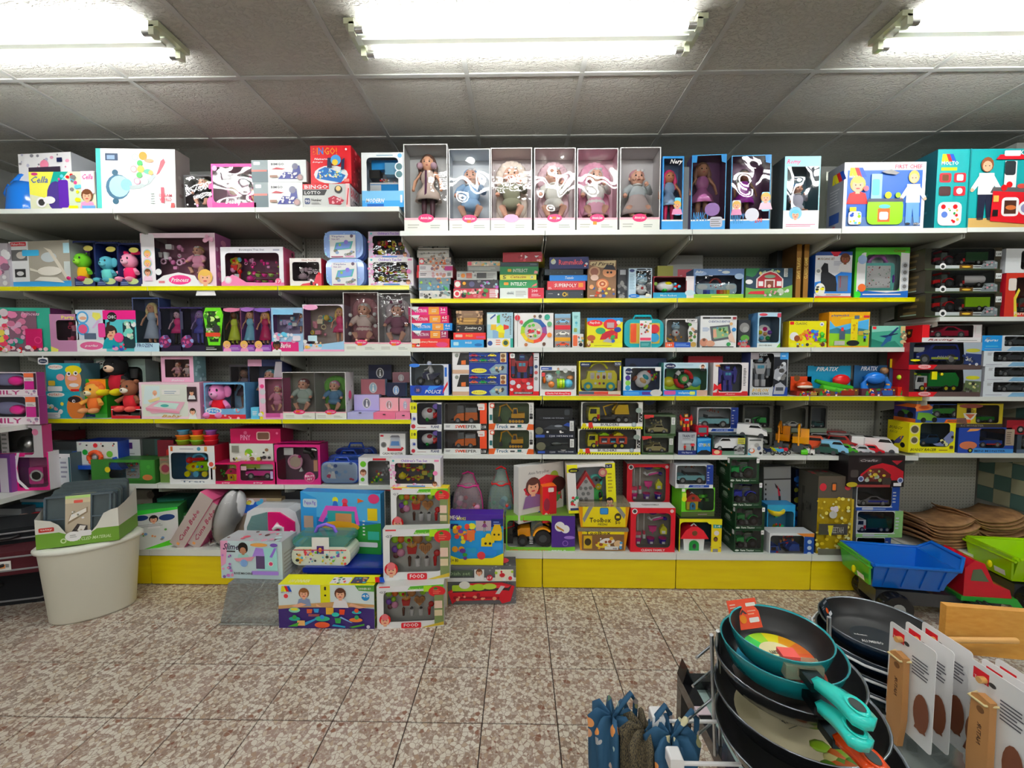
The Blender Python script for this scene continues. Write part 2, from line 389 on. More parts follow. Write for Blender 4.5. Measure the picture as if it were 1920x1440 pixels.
def art(m,w,h,spec,y=0.,x0=None,z0=0.,M=None,step=.00022):
 """spec ops separated by ';' on a face w x h metres (x from -w/2)"""
 ox=-w/2 if x0 is None else x0
 X=lambda v:ox+float(v)*w/100
 Z=lambda v:z0+float(v)*h/100
 yy=[y]
 def fl(poly,c):yy[0]-=step;m.flat(poly,yy[0],c,M)
 def text(x,z,tw,th,c,s,it=0):
  vs,fs,asp=textgeo(s,True,it);yy[0]-=step
  m.add([(X(x)+v[0]*tw*w/100,yy[0],Z(z)+v[1]*th*h/100) for v in vs],fs,c,False,M)
 rn=random.Random(len(spec))
 for op in spec.split(';'):
  a=op.split()
  if not a:continue
  k=a[0];n=[]
  for q in a[1:]:
   try:n.append(float(q))
   except ValueError:break
  r=a[1+len(n):]
  c=r[0] if r else 'k'
  if k=='r':fl([(X(n[0]),Z(n[1])),(X(n[0]+n[2]),Z(n[1])),(X(n[0]+n[2]),Z(n[1]+n[3])),(X(n[0]),Z(n[1]+n[3]))],a[5])
  elif k=='R':
   rr=min(n[2]*w,n[3]*h)/100*(.22);fl(rrect(X(n[0]),Z(n[1]),X(n[0]+n[2]),Z(n[1]+n[3]),rr,3),a[5])
  elif k=='e':fl(ell(X(n[0]),Z(n[1]),n[2]*w/100,n[3]*h/100,16),a[5])
  elif k=='o':fl(ell(X(n[0]),Z(n[1]),n[2]*h/100,n[2]*h/100,16),a[4]) # true circle, radius in % of h
  elif k in('t','i'):text(n[0],n[1],n[2],n[3],a[5],' '.join(a[6:]),.35 if k=='i' else 0)
  elif k=='p':fl([(X(a[2+2*i]),Z(a[3+2*i])) for i in range((len(a)-2)//2)],a[1])
  elif k=='l': # lines of small print
   x,z,ww,hh,nn=n[:5]
   for i in range(int(nn)):
    zc=z+hh*(i+.25)/nn;q=ww*rn.uniform(.7,1);fl([(X(x),Z(zc)),(X(x+q),Z(zc)),(X(x+q),Z(zc+hh*.4/nn)),(X(x),Z(zc+hh*.4/nn))],a[6])
  elif k=='b': # bar code
   x,z,ww,hh=n[:4];fl([(X(x),Z(z)),(X(x+ww),Z(z)),(X(x+ww),Z(z+hh)),(X(x),Z(z+hh))],'w');q=x+ww*.08
   while q<x+ww*.9:
    t=ww*rn.choice((.02,.03,.05));fl([(X(q),Z(z+hh*.15)),(X(q+t),Z(z+hh*.15)),(X(q+t),Z(z+hh*.9)),(X(q),Z(z+hh*.9))],'k');q+=t+ww*rn.choice((.03,.05))
  elif k=='d': # scattered dots: x z w h n size colours...
   x,z,ww,hh,nn,sz=n[:6];cs=a[7:]
   for i in range(int(nn)):
    s_=sz*rn.uniform(.6,1.3)*h/100;cx=X(x+ww*rn.random());cz=Z(z+hh*rn.random())
    fl(ell(cx,cz,s_*rn.uniform(.8,1.4),s_,7),cs[i%len(cs)])
  elif k=='f': # face bust: x z r(%h) skin hair shirt
   cx,cz,q=X(n[0]),Z(n[1]),n[2]*h/100;sk,ha,sh=a[4:7]
   fl([(cx-q*1.5,cz-q*2.6),(cx+q*1.5,cz-q*2.6),(cx+q*1.1,cz-q*1.15),(cx,cz-q*.8),(cx-q*1.1,cz-q*1.15)],sh)
   fl(ell(cx,cz+q*.12,q*1.08,q*1.12,14),ha);fl([(cx-q*.3,cz-q*1.2),(cx+q*.3,cz-q*1.2),(cx+q*.3,cz-q*.4),(cx-q*.3,cz-q*.4)],sk)
   fl(ell(cx,cz-q*.12,q*.8,q*.9,14),sk);fl(ell(cx,cz+q*.62,q*.75,q*.42,10),ha)
   for sx in(-.32,.32):fl(ell(cx+sx*q,cz-q*.02,q*.1,q*.1,6),'k')
   fl(ell(cx,cz-q*.5,q*.3,q*.1,8),'c0444a')
  elif k=='F': # full figure child: x z(feet) h(%) skin hair shirt trousers
   hh=n[2]*h/100;cx,cz=X(n[0]),Z(n[1]);sk,ha,sh,trs=a[4:8]
   fl([(cx-hh*.12,cz),(cx-hh*.02,cz),(cx,cz+hh*.3),(cx+hh*.04,cz),(cx+hh*.13,cz),(cx+hh*.12,cz+hh*.46),(cx-hh*.12,cz+hh*.46)],trs)
   fl([(cx-hh*.13,cz+hh*.4),(cx+hh*.13,cz+hh*.4),(cx+hh*.12,cz+hh*.74),(cx-hh*.12,cz+hh*.74)],sh)
   for sx in(-1,1):fl([(cx+sx*hh*.1,cz+hh*.73),(cx+sx*hh*.24,cz+hh*.5),(cx+sx*hh*.19,cz+hh*.46),(cx+sx*hh*.08,cz+hh*.6)],sh);fl(ell(cx+sx*hh*.22,cz+hh*.47,hh*.03,hh*.03,8),sk)
   fl(ell(cx,cz+hh*.87,hh*.1,hh*.12,12),ha);fl(ell(cx,cz+hh*.845,hh*.075,hh*.085,12),sk)
   for sx in(-1,1):fl(ell(cx+sx*hh*.03,cz+hh*.85,hh*.01,hh*.01,6),'k');fl(ell(cx+sx*hh*.08,cz+.005,hh*.05,hh*.02,8),'x')
  elif k=='c': # car side print x z w(%w) colour
   ww=n[2]*w/100;cx,cz=X(n[0]),Z(n[1])
   fl([(cx+q[0]*ww,cz+q[1]*ww) for q in CARP['sport']],a[4]);fl([(cx+.36*ww,cz+.2*ww),(cx+.72*ww,cz+.2*ww),(cx+.62*ww,cz+.29*ww),(cx+.44*ww,cz+.29*ww)],'x')
   for q in(.2,.8):fl(ell(cx+q*ww,cz+.06*ww,.09*ww,.09*ww,12),'k');fl(ell(cx+q*ww,cz+.06*ww,.05*ww,.05*ww,8),'a')
  elif k=='s': # logo mark of three slanted bars
   cx,cz,q=X(n[0]),Z(n[1]),n[2]*h/100
   for i,cc in enumerate(('y','r','b')):
    fl([(cx+q*(.45*i+.1),cz+q),(cx+q*(.45*i+.55),cz+q),(cx+q*(.45*i+1.0),cz),(cx+q*(.45*i+.5),cz)],cc)
   fl([(cx+q*.1,cz+q),(cx,cz),(cx+q*.42,cz),(cx+q*.3,cz+q*.5)],'y')
  elif k=='x':fl([(X(n[0]+n[2]*(.5+.5*(1 if i%2==0 else .72)*cos(2*pi*i/24))),Z(n[1]+n[3]*(.5+.5*(1 if i%2==0 else .72)*sin(2*pi*i/24)))) for i in range(24)],a[5])
CARP=dict(
sedan=[(0,.08),(.02,.2),(.22,.25),(.34,.38),(.68,.38),(.84,.25),(.99,.22),(1,.08)],
sport=[(0,.06),(.02,.15),(.25,.2),(.42,.31),(.62,.31),(.86,.2),(.99,.2),(1,.06)],
suv=[(0,.1),(.01,.26),(.24,.31),(.36,.46),(.92,.46),(.99,.3),(1,.1)],
van=[(0,.1),(.02,.24),(.14,.3),(.28,.48),(.98,.48),(1,.1)],
jeep=[(0,.14),(.01,.28),(.27,.31),(.38,.31),(.99,.31),(1,.14)],
old=[(0,.08),(.04,.24),(.3,.28),(.38,.42),(.7,.42),(.8,.26),(.98,.2),(1,.08)])
class Parts:
 def __init__(s,M):s.M=M;s.d={}
 def __call__(s,n):
  if n not in s.d:s.d[n]=MB(s.M)
  return s.d[n]
def face(m,c,r,lips='b84a50',s=1.):
 x,y,z=c
 for sx in(-1,1):m.ball((x+sx*r*.36,y-r*.86,z+r*.02),(r*.13*s,r*.1,r*.14*s),'g:k',6,5);m.ball((x+sx*r*.36,y-r*.82,z+r*.3),(r*.16,r*.08,r*.04),'n',6,4)
 m.ball((x,y-r*.97,z-r*.2),(r*.1,r*.1,r*.1),SKIN[0],6,4);m.ball((x,y-r*.86,z-r*.5),(r*.2,r*.08,r*.07),lips,6,4)
SKIN=['s']
def t_doll(P,w,h,d,a):
 hair,dress,skin=a[0],a[1],(a[2] if len(a)>2 else 's');legs=a[3] if len(a)>3 else skin
 SKIN[0]=skin;y=d*.5;r=h*.098;m=P('doll');m.ball((0,y,.87*h),(r,r,r*1.15),skin,12,8);face(m,(0,y,.87*h),r)
 m.cyl((0,y,.74*h),(0,y,.8*h),r*.35,r*.35,skin,8);m.ball((0,y,.66*h),(r*1.15,r*.75,r*1.3),dress,10,7)
 for s in(-1,1):
  m.tube([(s*r*1.1,y,.74*h),(s*r*1.9,y-r*.3,.6*h),(s*r*2.1,y-r*.8,.47*h)],[r*.36,r*.28,r*.2],skin,6);m.ball((s*r*2.1,y-r*.8,.46*h),r*.26,skin,6,5)
  m.tube([(s*r*.6,y,.45*h),(s*r*.65,y,.2*h),(s*r*.65,y,.02*h)],[r*.5,r*.4,r*.28],legs,7);m.ball((s*r*.65,y-r*.3,.02*h),(r*.3,r*.6,r*.25),'k',6,5)
 m=P('hair');m.ball((0,y+r*.25,.9*h),(r*1.18,r*1.0,r*1.22),hair,12,8)
 for s in(-1,1):m.tube([(s*r*.85,y,.92*h),(s*r*1.15,y,.8*h),(s*r*1.05,y,.64*h)],[r*.35,r*.42,r*.2],hair,6)
 m=P('dress');lng=.12 if(len(a)>4 and a[4]=='long') else .32
 m.lathe([(r*.7,.6*h),(r*1.0,.52*h),(r*1.75,(lng+.12)*h),(r*2.1,lng*h),(r*1.6,lng*h+.002)],'g:'+dress if ':' not in dress else dress,12,tr(0,y,0)@sc(1,.7,1))
def t_baby(P,w,h,d,a):
 fit,hat,blanket,skin=(list(a)+['']*4)[:4];skin=skin or 'e0b09a';SKIN[0]=skin;y=d*.55;r=min(h*.14,w*.21)
 m=P('baby_doll');zc=h*.7;m.ball((0,y-r*.1,zc),(r*.92,r*.95,r*1.02),skin,14,10);face(m,(0,y-r*.1,zc),r,'b06058',.9)
 up=hash_(fit)%2
 for s in(-1,1):
  m.ball((s*r*.45,y-r*.72,zc-r*.3),(r*.3,r*.25,r*.26),skin,7,5);m.ball((s*r*.95,y,zc-r*.05),(r*.14,r*.1,r*.22),skin,6,5)
  hz=h*(.56 if up and s>0 else .38);m.ball((s*r*(1.0 if up and s>0 else 1.75),y-r*1.0,hz),r*.3,skin,8,6)
  for q in range(3):m.ball((s*r*(1.0 if up and s>0 else 1.75)+(q-1)*r*.17,y-r*1.22,hz-r*.12),(r*.09,r*.13,r*.09),skin,5,4)
  m.tube([(s*r*.6,y-r*.2,h*.27),(s*r*1.15,y-r*.95,h*.19),(s*r*.7,y-r*.9,h*.05)],[r*.55,r*.48,r*.3],skin,8);m.ball((s*r*.72,y-r*1.15,h*.045),(r*.28,r*.45,r*.25),skin,7,5)
 o=P('outfit');c='c:'+fit;o.ball((0,y-r*.1,h*.43),(r*1.2,r*.85,h*.155),c,14,9);o.ball((0,y-r*.15,h*.27),(r*1.3,r*.9,h*.1),c,12,7)
 o.lathe([(r*.62,0),(r*.75,-r*.12),(r*.55,-r*.2)],'c:efe6e0',12,tr(0,y-r*.1,h*.59))
 for s in(-1,1):
  if up and s>0:o.tube([(r*.8,y-r*.1,h*.54),(r*1.6,y-r*.5,h*.46),(r*1.15,y-r*.95,h*.54)],[r*.52,r*.48,r*.34],c,8)
  else:o.tube([(s*r*.8,y-r*.1,h*.54),(s*r*1.5,y-r*.45,h*.47),(s*r*1.72,y-r*.9,h*.4)],[r*.52,r*.48,r*.34],c,8)
 q=P('hat');q.ball((0,y+r*.12,zc+r*.28),(r*1.02,r*1.0,r*.86),'c:'+hat,14,8)
 for s in(-1,1):q.ball((r*.25+s*r*.26,y-r*.8,zc+r*.72),(r*.26,r*.12,r*.18),'c:w',7,5)
 if blanket:
  b=P('blanket');bc='c:'+blanket;b.prism(rrect(-w*.42,.01,w*.42,h*.8,.02),d*.86,d*.98,bc);b.ball((0,d*.88,h*.3),(w*.45,d*.14,h*.3),bc,12,8)
  for i in range(13):t=radians(-10+200*i/12);b.ball((w*.33*cos(t),d*.82,h*.68+h*.22*sin(t)),(w*.13,d*.12,w*.13),bc,8,6)
def hash_(s):return sum(ord(q) for q in s)
def t_poms(P,w,h,d,a): # pairs of soft balls: u v r each, first item the colour
 m=P('pompom');v=[float(q) for q in a[1:]]
 for i in range(0,len(v),3):m.ball((-w/2+w*v[i]/100,d*.2,h*v[i+1]/100),h*v[i+2]/100,'c:'+a[0],9,7)
def t_scarf(P,w,h,d,a):m=P('scarf');y=d*.5;m.lathe([(w*.1,0),(w*.16,h*.02),(w*.16,h*.05),(w*.1,h*.07)],'c:'+a[0],12,tr(0,y,h*.68));m.prism([(-w*.1,h*.32),(w*.0,h*.32),(w*.02,h*.72),(-w*.06,h*.72)],y-w*.42,y-w*.38,'c:'+a[0])
def t_skirt(P,w,h,d,a):m=P('skirt');m.lathe([(w*.18,h*.42),(w*.4,h*.14),(w*.44,h*.08),(w*.4,h*.08)],'c:'+a[0],18,tr(0,d*.42,0)@sc(1,.6,1))
def wheels(m,xs,r,d,c='x',rim='a',yo=0.):
 for x in xs:
  for y0,y1 in((yo-.001,yo+d*.22),(yo+d*.78,yo+d+.001)):
   m.cyl((x,y0,r),(x,y1,r),r,r,c,12);m.cyl((x,y0-.001,r),(x,y0+.002,r),r*.55,r*.55,rim,8)
def t_car(P,w,h,d,a):
 col,kind=a[0],(a[1] if len(a)>1 else 'sedan');pr=CARP[kind];top=max(q[1] for q in pr);k=min(w,h/top*.95);x0=-k/2
 d=min(d,k*.45);b=P('car_body');wr=k*(.12 if kind in('suv','jeep') else .09)
 b.prism([(x0+q[0]*k,q[1]*k) for q in pr],0,d,'g:'+col if ':' not in col else col)
 g=P('window');W_=dict(sedan=(.33,.4,.66,.76),sport=(.36,.45,.6,.74),suv=(.35,.42,.88,.93),van=(.2,.3,.55,.6),jeep=(.3,.36,.4,.4),old=(.36,.41,.68,.76))[kind]
 zb=pr[3][1]-.11
 if kind=='jeep':
  g.box(x0+.3*k,.1*d,.31*k,x0+.32*k,.9*d,.42*k,'x');g.box(x0+.4*k,.1*d,.28*k,x0+.9*k,.9*d,.33*k,'x')
 else:
  for y in(-.001,d-.001):g.prism([(x0+W_[0]*k,zb*k),(x0+W_[3]*k,zb*k),(x0+W_[2]*k,(top-.025)*k),(x0+W_[1]*k,(top-.025)*k)],y,y+.002,'g:k')
 b.box(x0+.02*k,-.0015,.16*k,x0+.07*k,.0,.19*k,'w');b.box(x0-.001,.1*d,.1*k,x0+.002,.9*d,.13*k,'x')
 if len(a)>2:b.box(x0+.35*k,-.0015,.12*k,x0+.95*k,0,.17*k,a[2])
 wheels(P('wheel'),(x0+.2*k,x0+.8*k),wr,d)
def t_truck(P,w,h,d,a):
 cab,bed,kind=a[0],a[1],a[2] if len(a)>2 else 'crane';k=min(w,h*2.1);d=min(d,k*.4);x0=-k/2;r=.075*k
 m=P('cab');m.prism([(x0+.01*k,.06*k),(x0,.2*k),(x0+.03*k,.36*k),(x0+.26*k,.36*k),(x0+.27*k,.06*k)],0,d,'g:'+cab)
 m.prism([(x0+.035*k,.22*k),(x0+.05*k,.33*k),(x0+.19*k,.33*k),(x0+.19*k,.22*k)],-.001,.001,'g:k');m.box(x0+.2*k,-.002,.1*k,x0+.26*k,0,.2*k,'r')
 m=P('bed');m.box(x0+.28*k,d*.1,.08*k,x0+.99*k,d*.9,.13*k,'x')
 if kind=='carrier':
  m.box(x0+.3*k,.02*d,.12*k,x0+k,d*.98,.3*k,bed)
  for i in range(3):m.box(x0+(.35+.22*i)*k,-.001,.16*k,x0+(.5+.22*i)*k,.002,.27*k,'d');m.box(x0+(.37+.22*i)*k,-.003,.16*k,x0+(.48+.22*i)*k,0,.2*k,('w','c','w')[i])
  c=P('small_car')
  for i,cc in enumerate(('l','y')):c.prism([(x0+(.32+.36*i+q[0]*.24)*k,(.3+q[1]*.24)*k) for q in CARP['sedan']],.2*d,.8*d,'g:'+cc)
 elif kind=='garbage':
  m.prism([(x0+.29*k,.12*k),(x0+.3*k,.42*k),(x0+.9*k,.44*k),(x0+.99*k,.3*k),(x0+.97*k,.12*k)],0,d,'g:'+bed)
  m.box(x0+.33*k,-.012,.28*k,x0+.45*k,0,.46*k,'y');m.ball((x0+.56*k,-.005,.4*k),.04*k,'y',8,6)
 elif kind=='tanker':m.cyl((x0+.3*k,d*.5,.26*k),(x0+.98*k,d*.5,.26*k),.13*k,.13*k,'g:'+bed,14)
 elif kind=='box':m.box(x0+.3*k,0,.12*k,x0+k,d,.4*k,'g:'+bed)
 else:
  m.tube([(x0+.45*k,d*.5,.16*k),(x0+.38*k,d*.5,.36*k),(x0+.72*k,d*.5,.46*k),(x0+.6*k,d*.5,.28*k)],.025*k,bed,6)
  m.prism([(x0+.62*k,.2*k),(x0+.62*k,.3*k),(x0+.7*k,.42*k),(x0+.92*k,.42*k),(x0+.95*k,.2*k)],.05*d,.95*d,bed);m.box(x0+.55*k,.02,.13*k,x0+.98*k,d,.18*k,'x')
 wheels(P('wheel'),[x0+q*k for q in(.16,.7,.87)],r,d,'k','y' if kind in('carrier','garbage') else 'a')
def t_tractor(P,w,h,d,a):
 col=a[0];k=min(w,h*1.15);d=min(d,k*.6);x0=-k/2;m=P('tractor_body');c='g:'+col
 m.prism([(x0+.05*k,.24*k),(x0+.04*k,.4*k),(x0+.12*k,.46*k),(x0+.4*k,.48*k),(x0+.42*k,.22*k)],.25*d,.75*d,c)
 m.box(x0+.1*k,.3*d,.15*k,x0+.8*k,.7*d,.26*k,'x')
 m.prism([(x0+.42*k,.2*k),(x0+.44*k,.76*k),(x0+.74*k,.76*k),(x0+.78*k,.45*k),(x0+.78*k,.2*k)],.2*d,.8*d,'x:9fb0a8');m.bbox(x0+.36*k,.1*d,.76*k,x0+.8*k,.9*d,.82*k,c,.01)
 for z in(.08,.14,.2):m.box(x0+.38*k,-.004,z*k,x0+.48*k,.3*d,(z+.03)*k,'a')
 m=P('mudguard');q=ell(x0+.76*k,.25*k,.29*k,.29*k,9,40,170)+ell(x0+.76*k,.25*k,.24*k,.24*k,9,170,40);
 for y in(0,.75*d):m.prism(q,y,y+.25*d,c)
 q=P('wheel');
 for x,r in((x0+.18*k,.145*k),(x0+.76*k,.23*k)):
  for y in(-.002,.76*d):q.cyl((x,y,r),(x,y+.24*d,r),r,r,'k',16);q.cyl((x,y-.002,r),(x,y,r),r*.5,r*.5,'x',10)
def t_excavator(P,w,h,d,a):
 col=a[0];k=min(w,h*1.35);d=min(d,k*.5);x0=-k/2;m=P('track')
 m.prism(rrect(x0+.38*k,0,x0+.98*k,.16*k,.075*k,5),0,d,'x');
 for i in range(5):m.cyl((x0+(.46+.11*i)*k,-.002,.08*k),(x0+(.46+.11*i)*k,.003,.08*k),.052*k,.052*k,col,10)
 m=P('excavator_body');m.prism([(x0+.5*k,.2*k),(x0+.5*k,.36*k),(x0+.98*k,.38*k),(x0+.98*k,.2*k)],0,d,'g:'+col)
 m.prism([(x0+.52*k,.22*k),(x0+.56*k,.56*k),(x0+.72*k,.56*k),(x0+.76*k,.22*k)],-.001,d*.5,'g:'+col);m.prism([(x0+.56*k,.36*k),(x0+.59*k,.53*k),(x0+.69*k,.53*k),(x0+.71*k,.36*k)],-.003,0,'x')
 m=P('arm');m.tube([(x0+.55*k,d*.6,.4*k),(x0+.32*k,d*.6,.68*k),(x0+.06*k,d*.6,.58*k)],.035*k,col,6);m.tube([(x0+.1*k,d*.6,.6*k),(x0+.04*k,d*.6,.2*k)],.028*k,col,6)
 m.prism([(x0,.05*k),(x0+.14*k,.05*k),(x0+.08*k,.24*k),(x0+.01*k,.2*k)],.3*d,.9*d,'x')
def t_sweeper(P,w,h,d,a):
 k=min(w,h*1.5);d=min(d,k*.45);x0=-k/2;m=P('sweeper_body')
 m.prism([(x0+.12*k,.1*k),(x0+.14*k,.24*k),(x0+.26*k,.36*k),(x0+.5*k,.38*k),(x0+.5*k,.1*k)],0,d,'g:o');m.prism([(x0+.54*k,.1*k),(x0+.54*k,.4*k),(x0+.98*k,.4*k),(x0+.99*k,.12*k)],0,d,'g:o')
 m.prism([(x0+.24*k,.37*k),(x0+.26*k,.64*k),(x0+.48*k,.64*k),(x0+.5*k,.39*k)],.05*d,.95*d,'6a6e70');m.box(x0+.55*k,.05*d,.4*k,x0+.96*k,.95*d,.56*k,'83878a')
 m.box(x0,.1*d,.04*k,x0+.14*k,.9*d,.12*k,'x');wheels(P('wheel'),(x0+.27*k,x0+.76*k),.1*k,d)
def t_robot(P,w,h,d,a):
 c1,c2=a[0],a[1];y=d*.45;m=P('robot');k=min(h,w*1.5)
 def B(x0,z0,x1,z1,c,t=.1):m.prism([(x0*k,z0*k),(x1*k,z0*k),(x1*k*1.02,z1*k),(x0*k*1.02,z1*k)],y-t*k,y+t*k,'g:'+c)
 for s in(-1,1):
  B(min(s*.04,s*.17),.02,max(s*.04,s*.17),.24,c1,.09);B(min(s*.05,s*.15),.24,max(s*.05,s*.15),.42,c2,.06);B(min(s*.2,s*.33),.6,max(s*.2,s*.33),.8,c1,.09)
  B(min(s*.23,s*.32),.36,max(s*.23,s*.32),.6,c2,.06);m.ball((s*.27*k,y,.33*k),.05*k,c1,6,5)
  m.prism([(s*.2*k,.78*k),(s*.36*k,.8*k),(s*.3*k,.95*k)],y,y+.05*k,c1)
 m.prism([(-.12*k,.42*k),(.12*k,.42*k),(.2*k,.76*k),(-.2*k,.76*k)],y-.1*k,y+.08*k,'g:'+c1);m.box(-.1*k,y-.12*k,.6*k,-.01*k,y-.1*k,.7*k,'c');m.box(.01*k,y-.12*k,.6*k,.1*k,y-.1*k,.7*k,'c')
 B(-.08,.8,.08,.95,c2,.07);m.box(-.06*k,y-.075*k,.87*k,.06*k,y-.07*k,.9*k,'c');m.cyl((-.06*k,y,.95*k),(-.07*k,y,1.0*k),.012*k,.005*k,c1,5);m.cyl((.06*k,y,.95*k),(.07*k,y,1.0*k),.012*k,.005*k,c1,5)
def t_moto(P,w,h,d,a):
 k=min(w,h*1.25);x0=-k/2;y=d/2;m=P('motorbike');c='g:'+a[0]
 for x in(.17,.8):m.lathe([(.1*k,-.02*k),(.17*k,-.02*k),(.17*k,.02*k),(.1*k,.02*k),(.1*k,-.02*k)],'k',14,tr(x0+x*k,y,.17*k)@rotx(90));m.cyl((x0+x*k,y-.01,.17*k),(x0+x*k,y+.01,.17*k),.06*k,.06*k,'a',8)
 m.prism([(x0+.25*k,.28*k),(x0+.24*k,.46*k),(x0+.38*k,.54*k),(x0+.6*k,.46*k),(x0+.95*k,.5*k),(x0+.88*k,.4*k),(x0+.62*k,.2*k)],y-.06*k,y+.06*k,c)
 m.tube([(x0+.17*k,y,.17*k),(x0+.32*k,y,.58*k)],.018*k,'a',6);m.tube([(x0+.32*k,y-.1*k,.58*k),(x0+.32*k,y+.1*k,.58*k)],.014*k,'k',6)
 if len(a)>1:
  r=P('rider');q=a[1];r.ball((x0+.5*k,y,.86*k),.09*k,'g:w',10,7);r.tube([(x0+.6*k,y,.5*k),(x0+.52*k,y,.76*k)],[.1*k,.08*k],q,8)
  for s in(-1,1):r.tube([(x0+.52*k,y+s*.08*k,.72*k),(x0+.42*k,y+s*.1*k,.62*k),(x0+.33*k,y+s*.09*k,.6*k)],.03*k,q,6);r.tube([(x0+.6*k,y+s*.06*k,.5*k),(x0+.44*k,y+s*.09*k,.42*k),(x0+.5*k,y+s*.09*k,.22*k)],.04*k,q,6)
def t_teaset(P,w,h,d,a):
 c1,c2=a[0],a[1];n=5
 m=P('teapot');k=min(w*.34,h*.5);M=tr(-w*.26,d*.45,.02)
 m.lathe([(.0,0),(.32*k,.02*k),(.5*k,.35*k),(.42*k,.62*k),(.2*k,.74*k),(.06*k,.86*k),(0,.9*k)],'g:'+c1,14,M);m.tube([(.45*k,0,.25*k),(.62*k,0,.4*k),(.7*k,0,.62*k)],[.08*k,.06*k,.05*k],'g:'+c1,6,M);m.tube([(-.45*k,0,.5*k),(-.68*k,0,.45*k),(-.6*k,0,.2*k),(-.42*k,0,.18*k)],.045*k,'g:'+c2,6,M)
 m=P('cup')
 for i in range(6):
  x=w*(-.02+.22*(i%3));z=h*(.06+.46*(i//3));q=min(w*.1,h*.2);M=tr(x,d*.5,z)
  m.lathe([(q*.5,0),(q*.8,q*.5),(q,q),(q*.9,q),(q*.4,q*.2)],'g:'+(c1,c2)[i%2],12,M);m.lathe([(q*1.2,q*1.4),(q*1.2,q*1.45),(0,q*1.5)],'g:'+(c2,c1)[i%2],12,tr(x,d*.6,z)@rotx(0))
 m=P('plate')
 for i in range(3):M=tr(w*(-.38+.16*i),d*.7,h*.82)@rotx(90);m.lathe([(0,0),(h*.13,0),(h*.15,.004),(h*.13,.008)],'g:'+(c2,c1,c2)[i],14,M)
def t_food(P,w,h,d,a):
 def at(u,v):return(-w/2+w*u,d*.5,h*v)
 k=h*.105;m=P('burger')
 for u,v,c,e in((.08,.86,'l',1),(.2,.86,'o',1),(.34,.86,'l',1.2),(.36,.85,'r',.5),(.52,.87,'b5793c',1.4),(.74,.88,'l',1),(.88,.9,'c',.9),(.08,.58,'v',.95),(.2,.5,'p',1.1),(.1,.42,'6b2f3a',.9),(.17,.66,'l',.8),(.9,.45,'r',.9)):
  x,y,z=at(u,v);m.ball((x,y-(.01 if e<.6 or c=='p' else 0),z),(k*e,k*.6,k*e),'g:'+c,10,7)
 m=P('fries');x,y,z=at(.42,.48);m.prism([(x-k*1.0,z),(x+k*1.0,z),(x+k*1.3,z+k*2),(x,z+k*1.5),(x-k*1.3,z+k*2)],y-k,y,'r')
 for i in range(6):m.box(x+(-1.1+.4*i)*k,y-k*.7,z+k,x+(-.85+.4*i)*k,y-k*.4,z+k*(2.6+.3*(i%3)),'f0a030')
 m=P('waffle');x,y,z=at(.68,.58);P_=[(x,z-k*1.3),(x+k*1.7,z+k*.5),(x+k*1.5,z+k*1.4),(x+k*.7,z+k*1.7),(x,z+k*1.2),(x-k*.7,z+k*1.7),(x-k*1.5,z+k*1.4),(x-k*1.7,z+k*.5)];m.prism(P_,y-k*.7,y,'c28a4e')
 for i in range(-2,3):m.box(x+i*.5*k-.002,y-k*.75,z-k*.3,x+i*.5*k+.002,y-k*.7,z+k*1.1,'8f5a2a');m.box(x-k*1.2,y-k*.75,z+(i*.3+.4)*k,x+k*1.2,y-k*.7,z+(i*.3+.44)*k,'8f5a2a')
 m=P('drink');
 for u,c,t in((.36,'5a3020',.5),(.52,'w',.9),(.7,'w',.9),(.86,'r',.55)):
  x,y,z=at(u,.1);m.cyl((x,y,z),(x,y,z+k*2.2),k*.6*t/.9,k*.85*t/.9,'g:'+c,12);m.cyl((x,y,z+k*2.2),(x,y,z+k*2.7),k*.5,k*.2,'g:'+('k' if c=='w' else c),10)
 m.tube([at(.7,.36),at(.7,.42),at(.63,.46)],.004,'w',6)
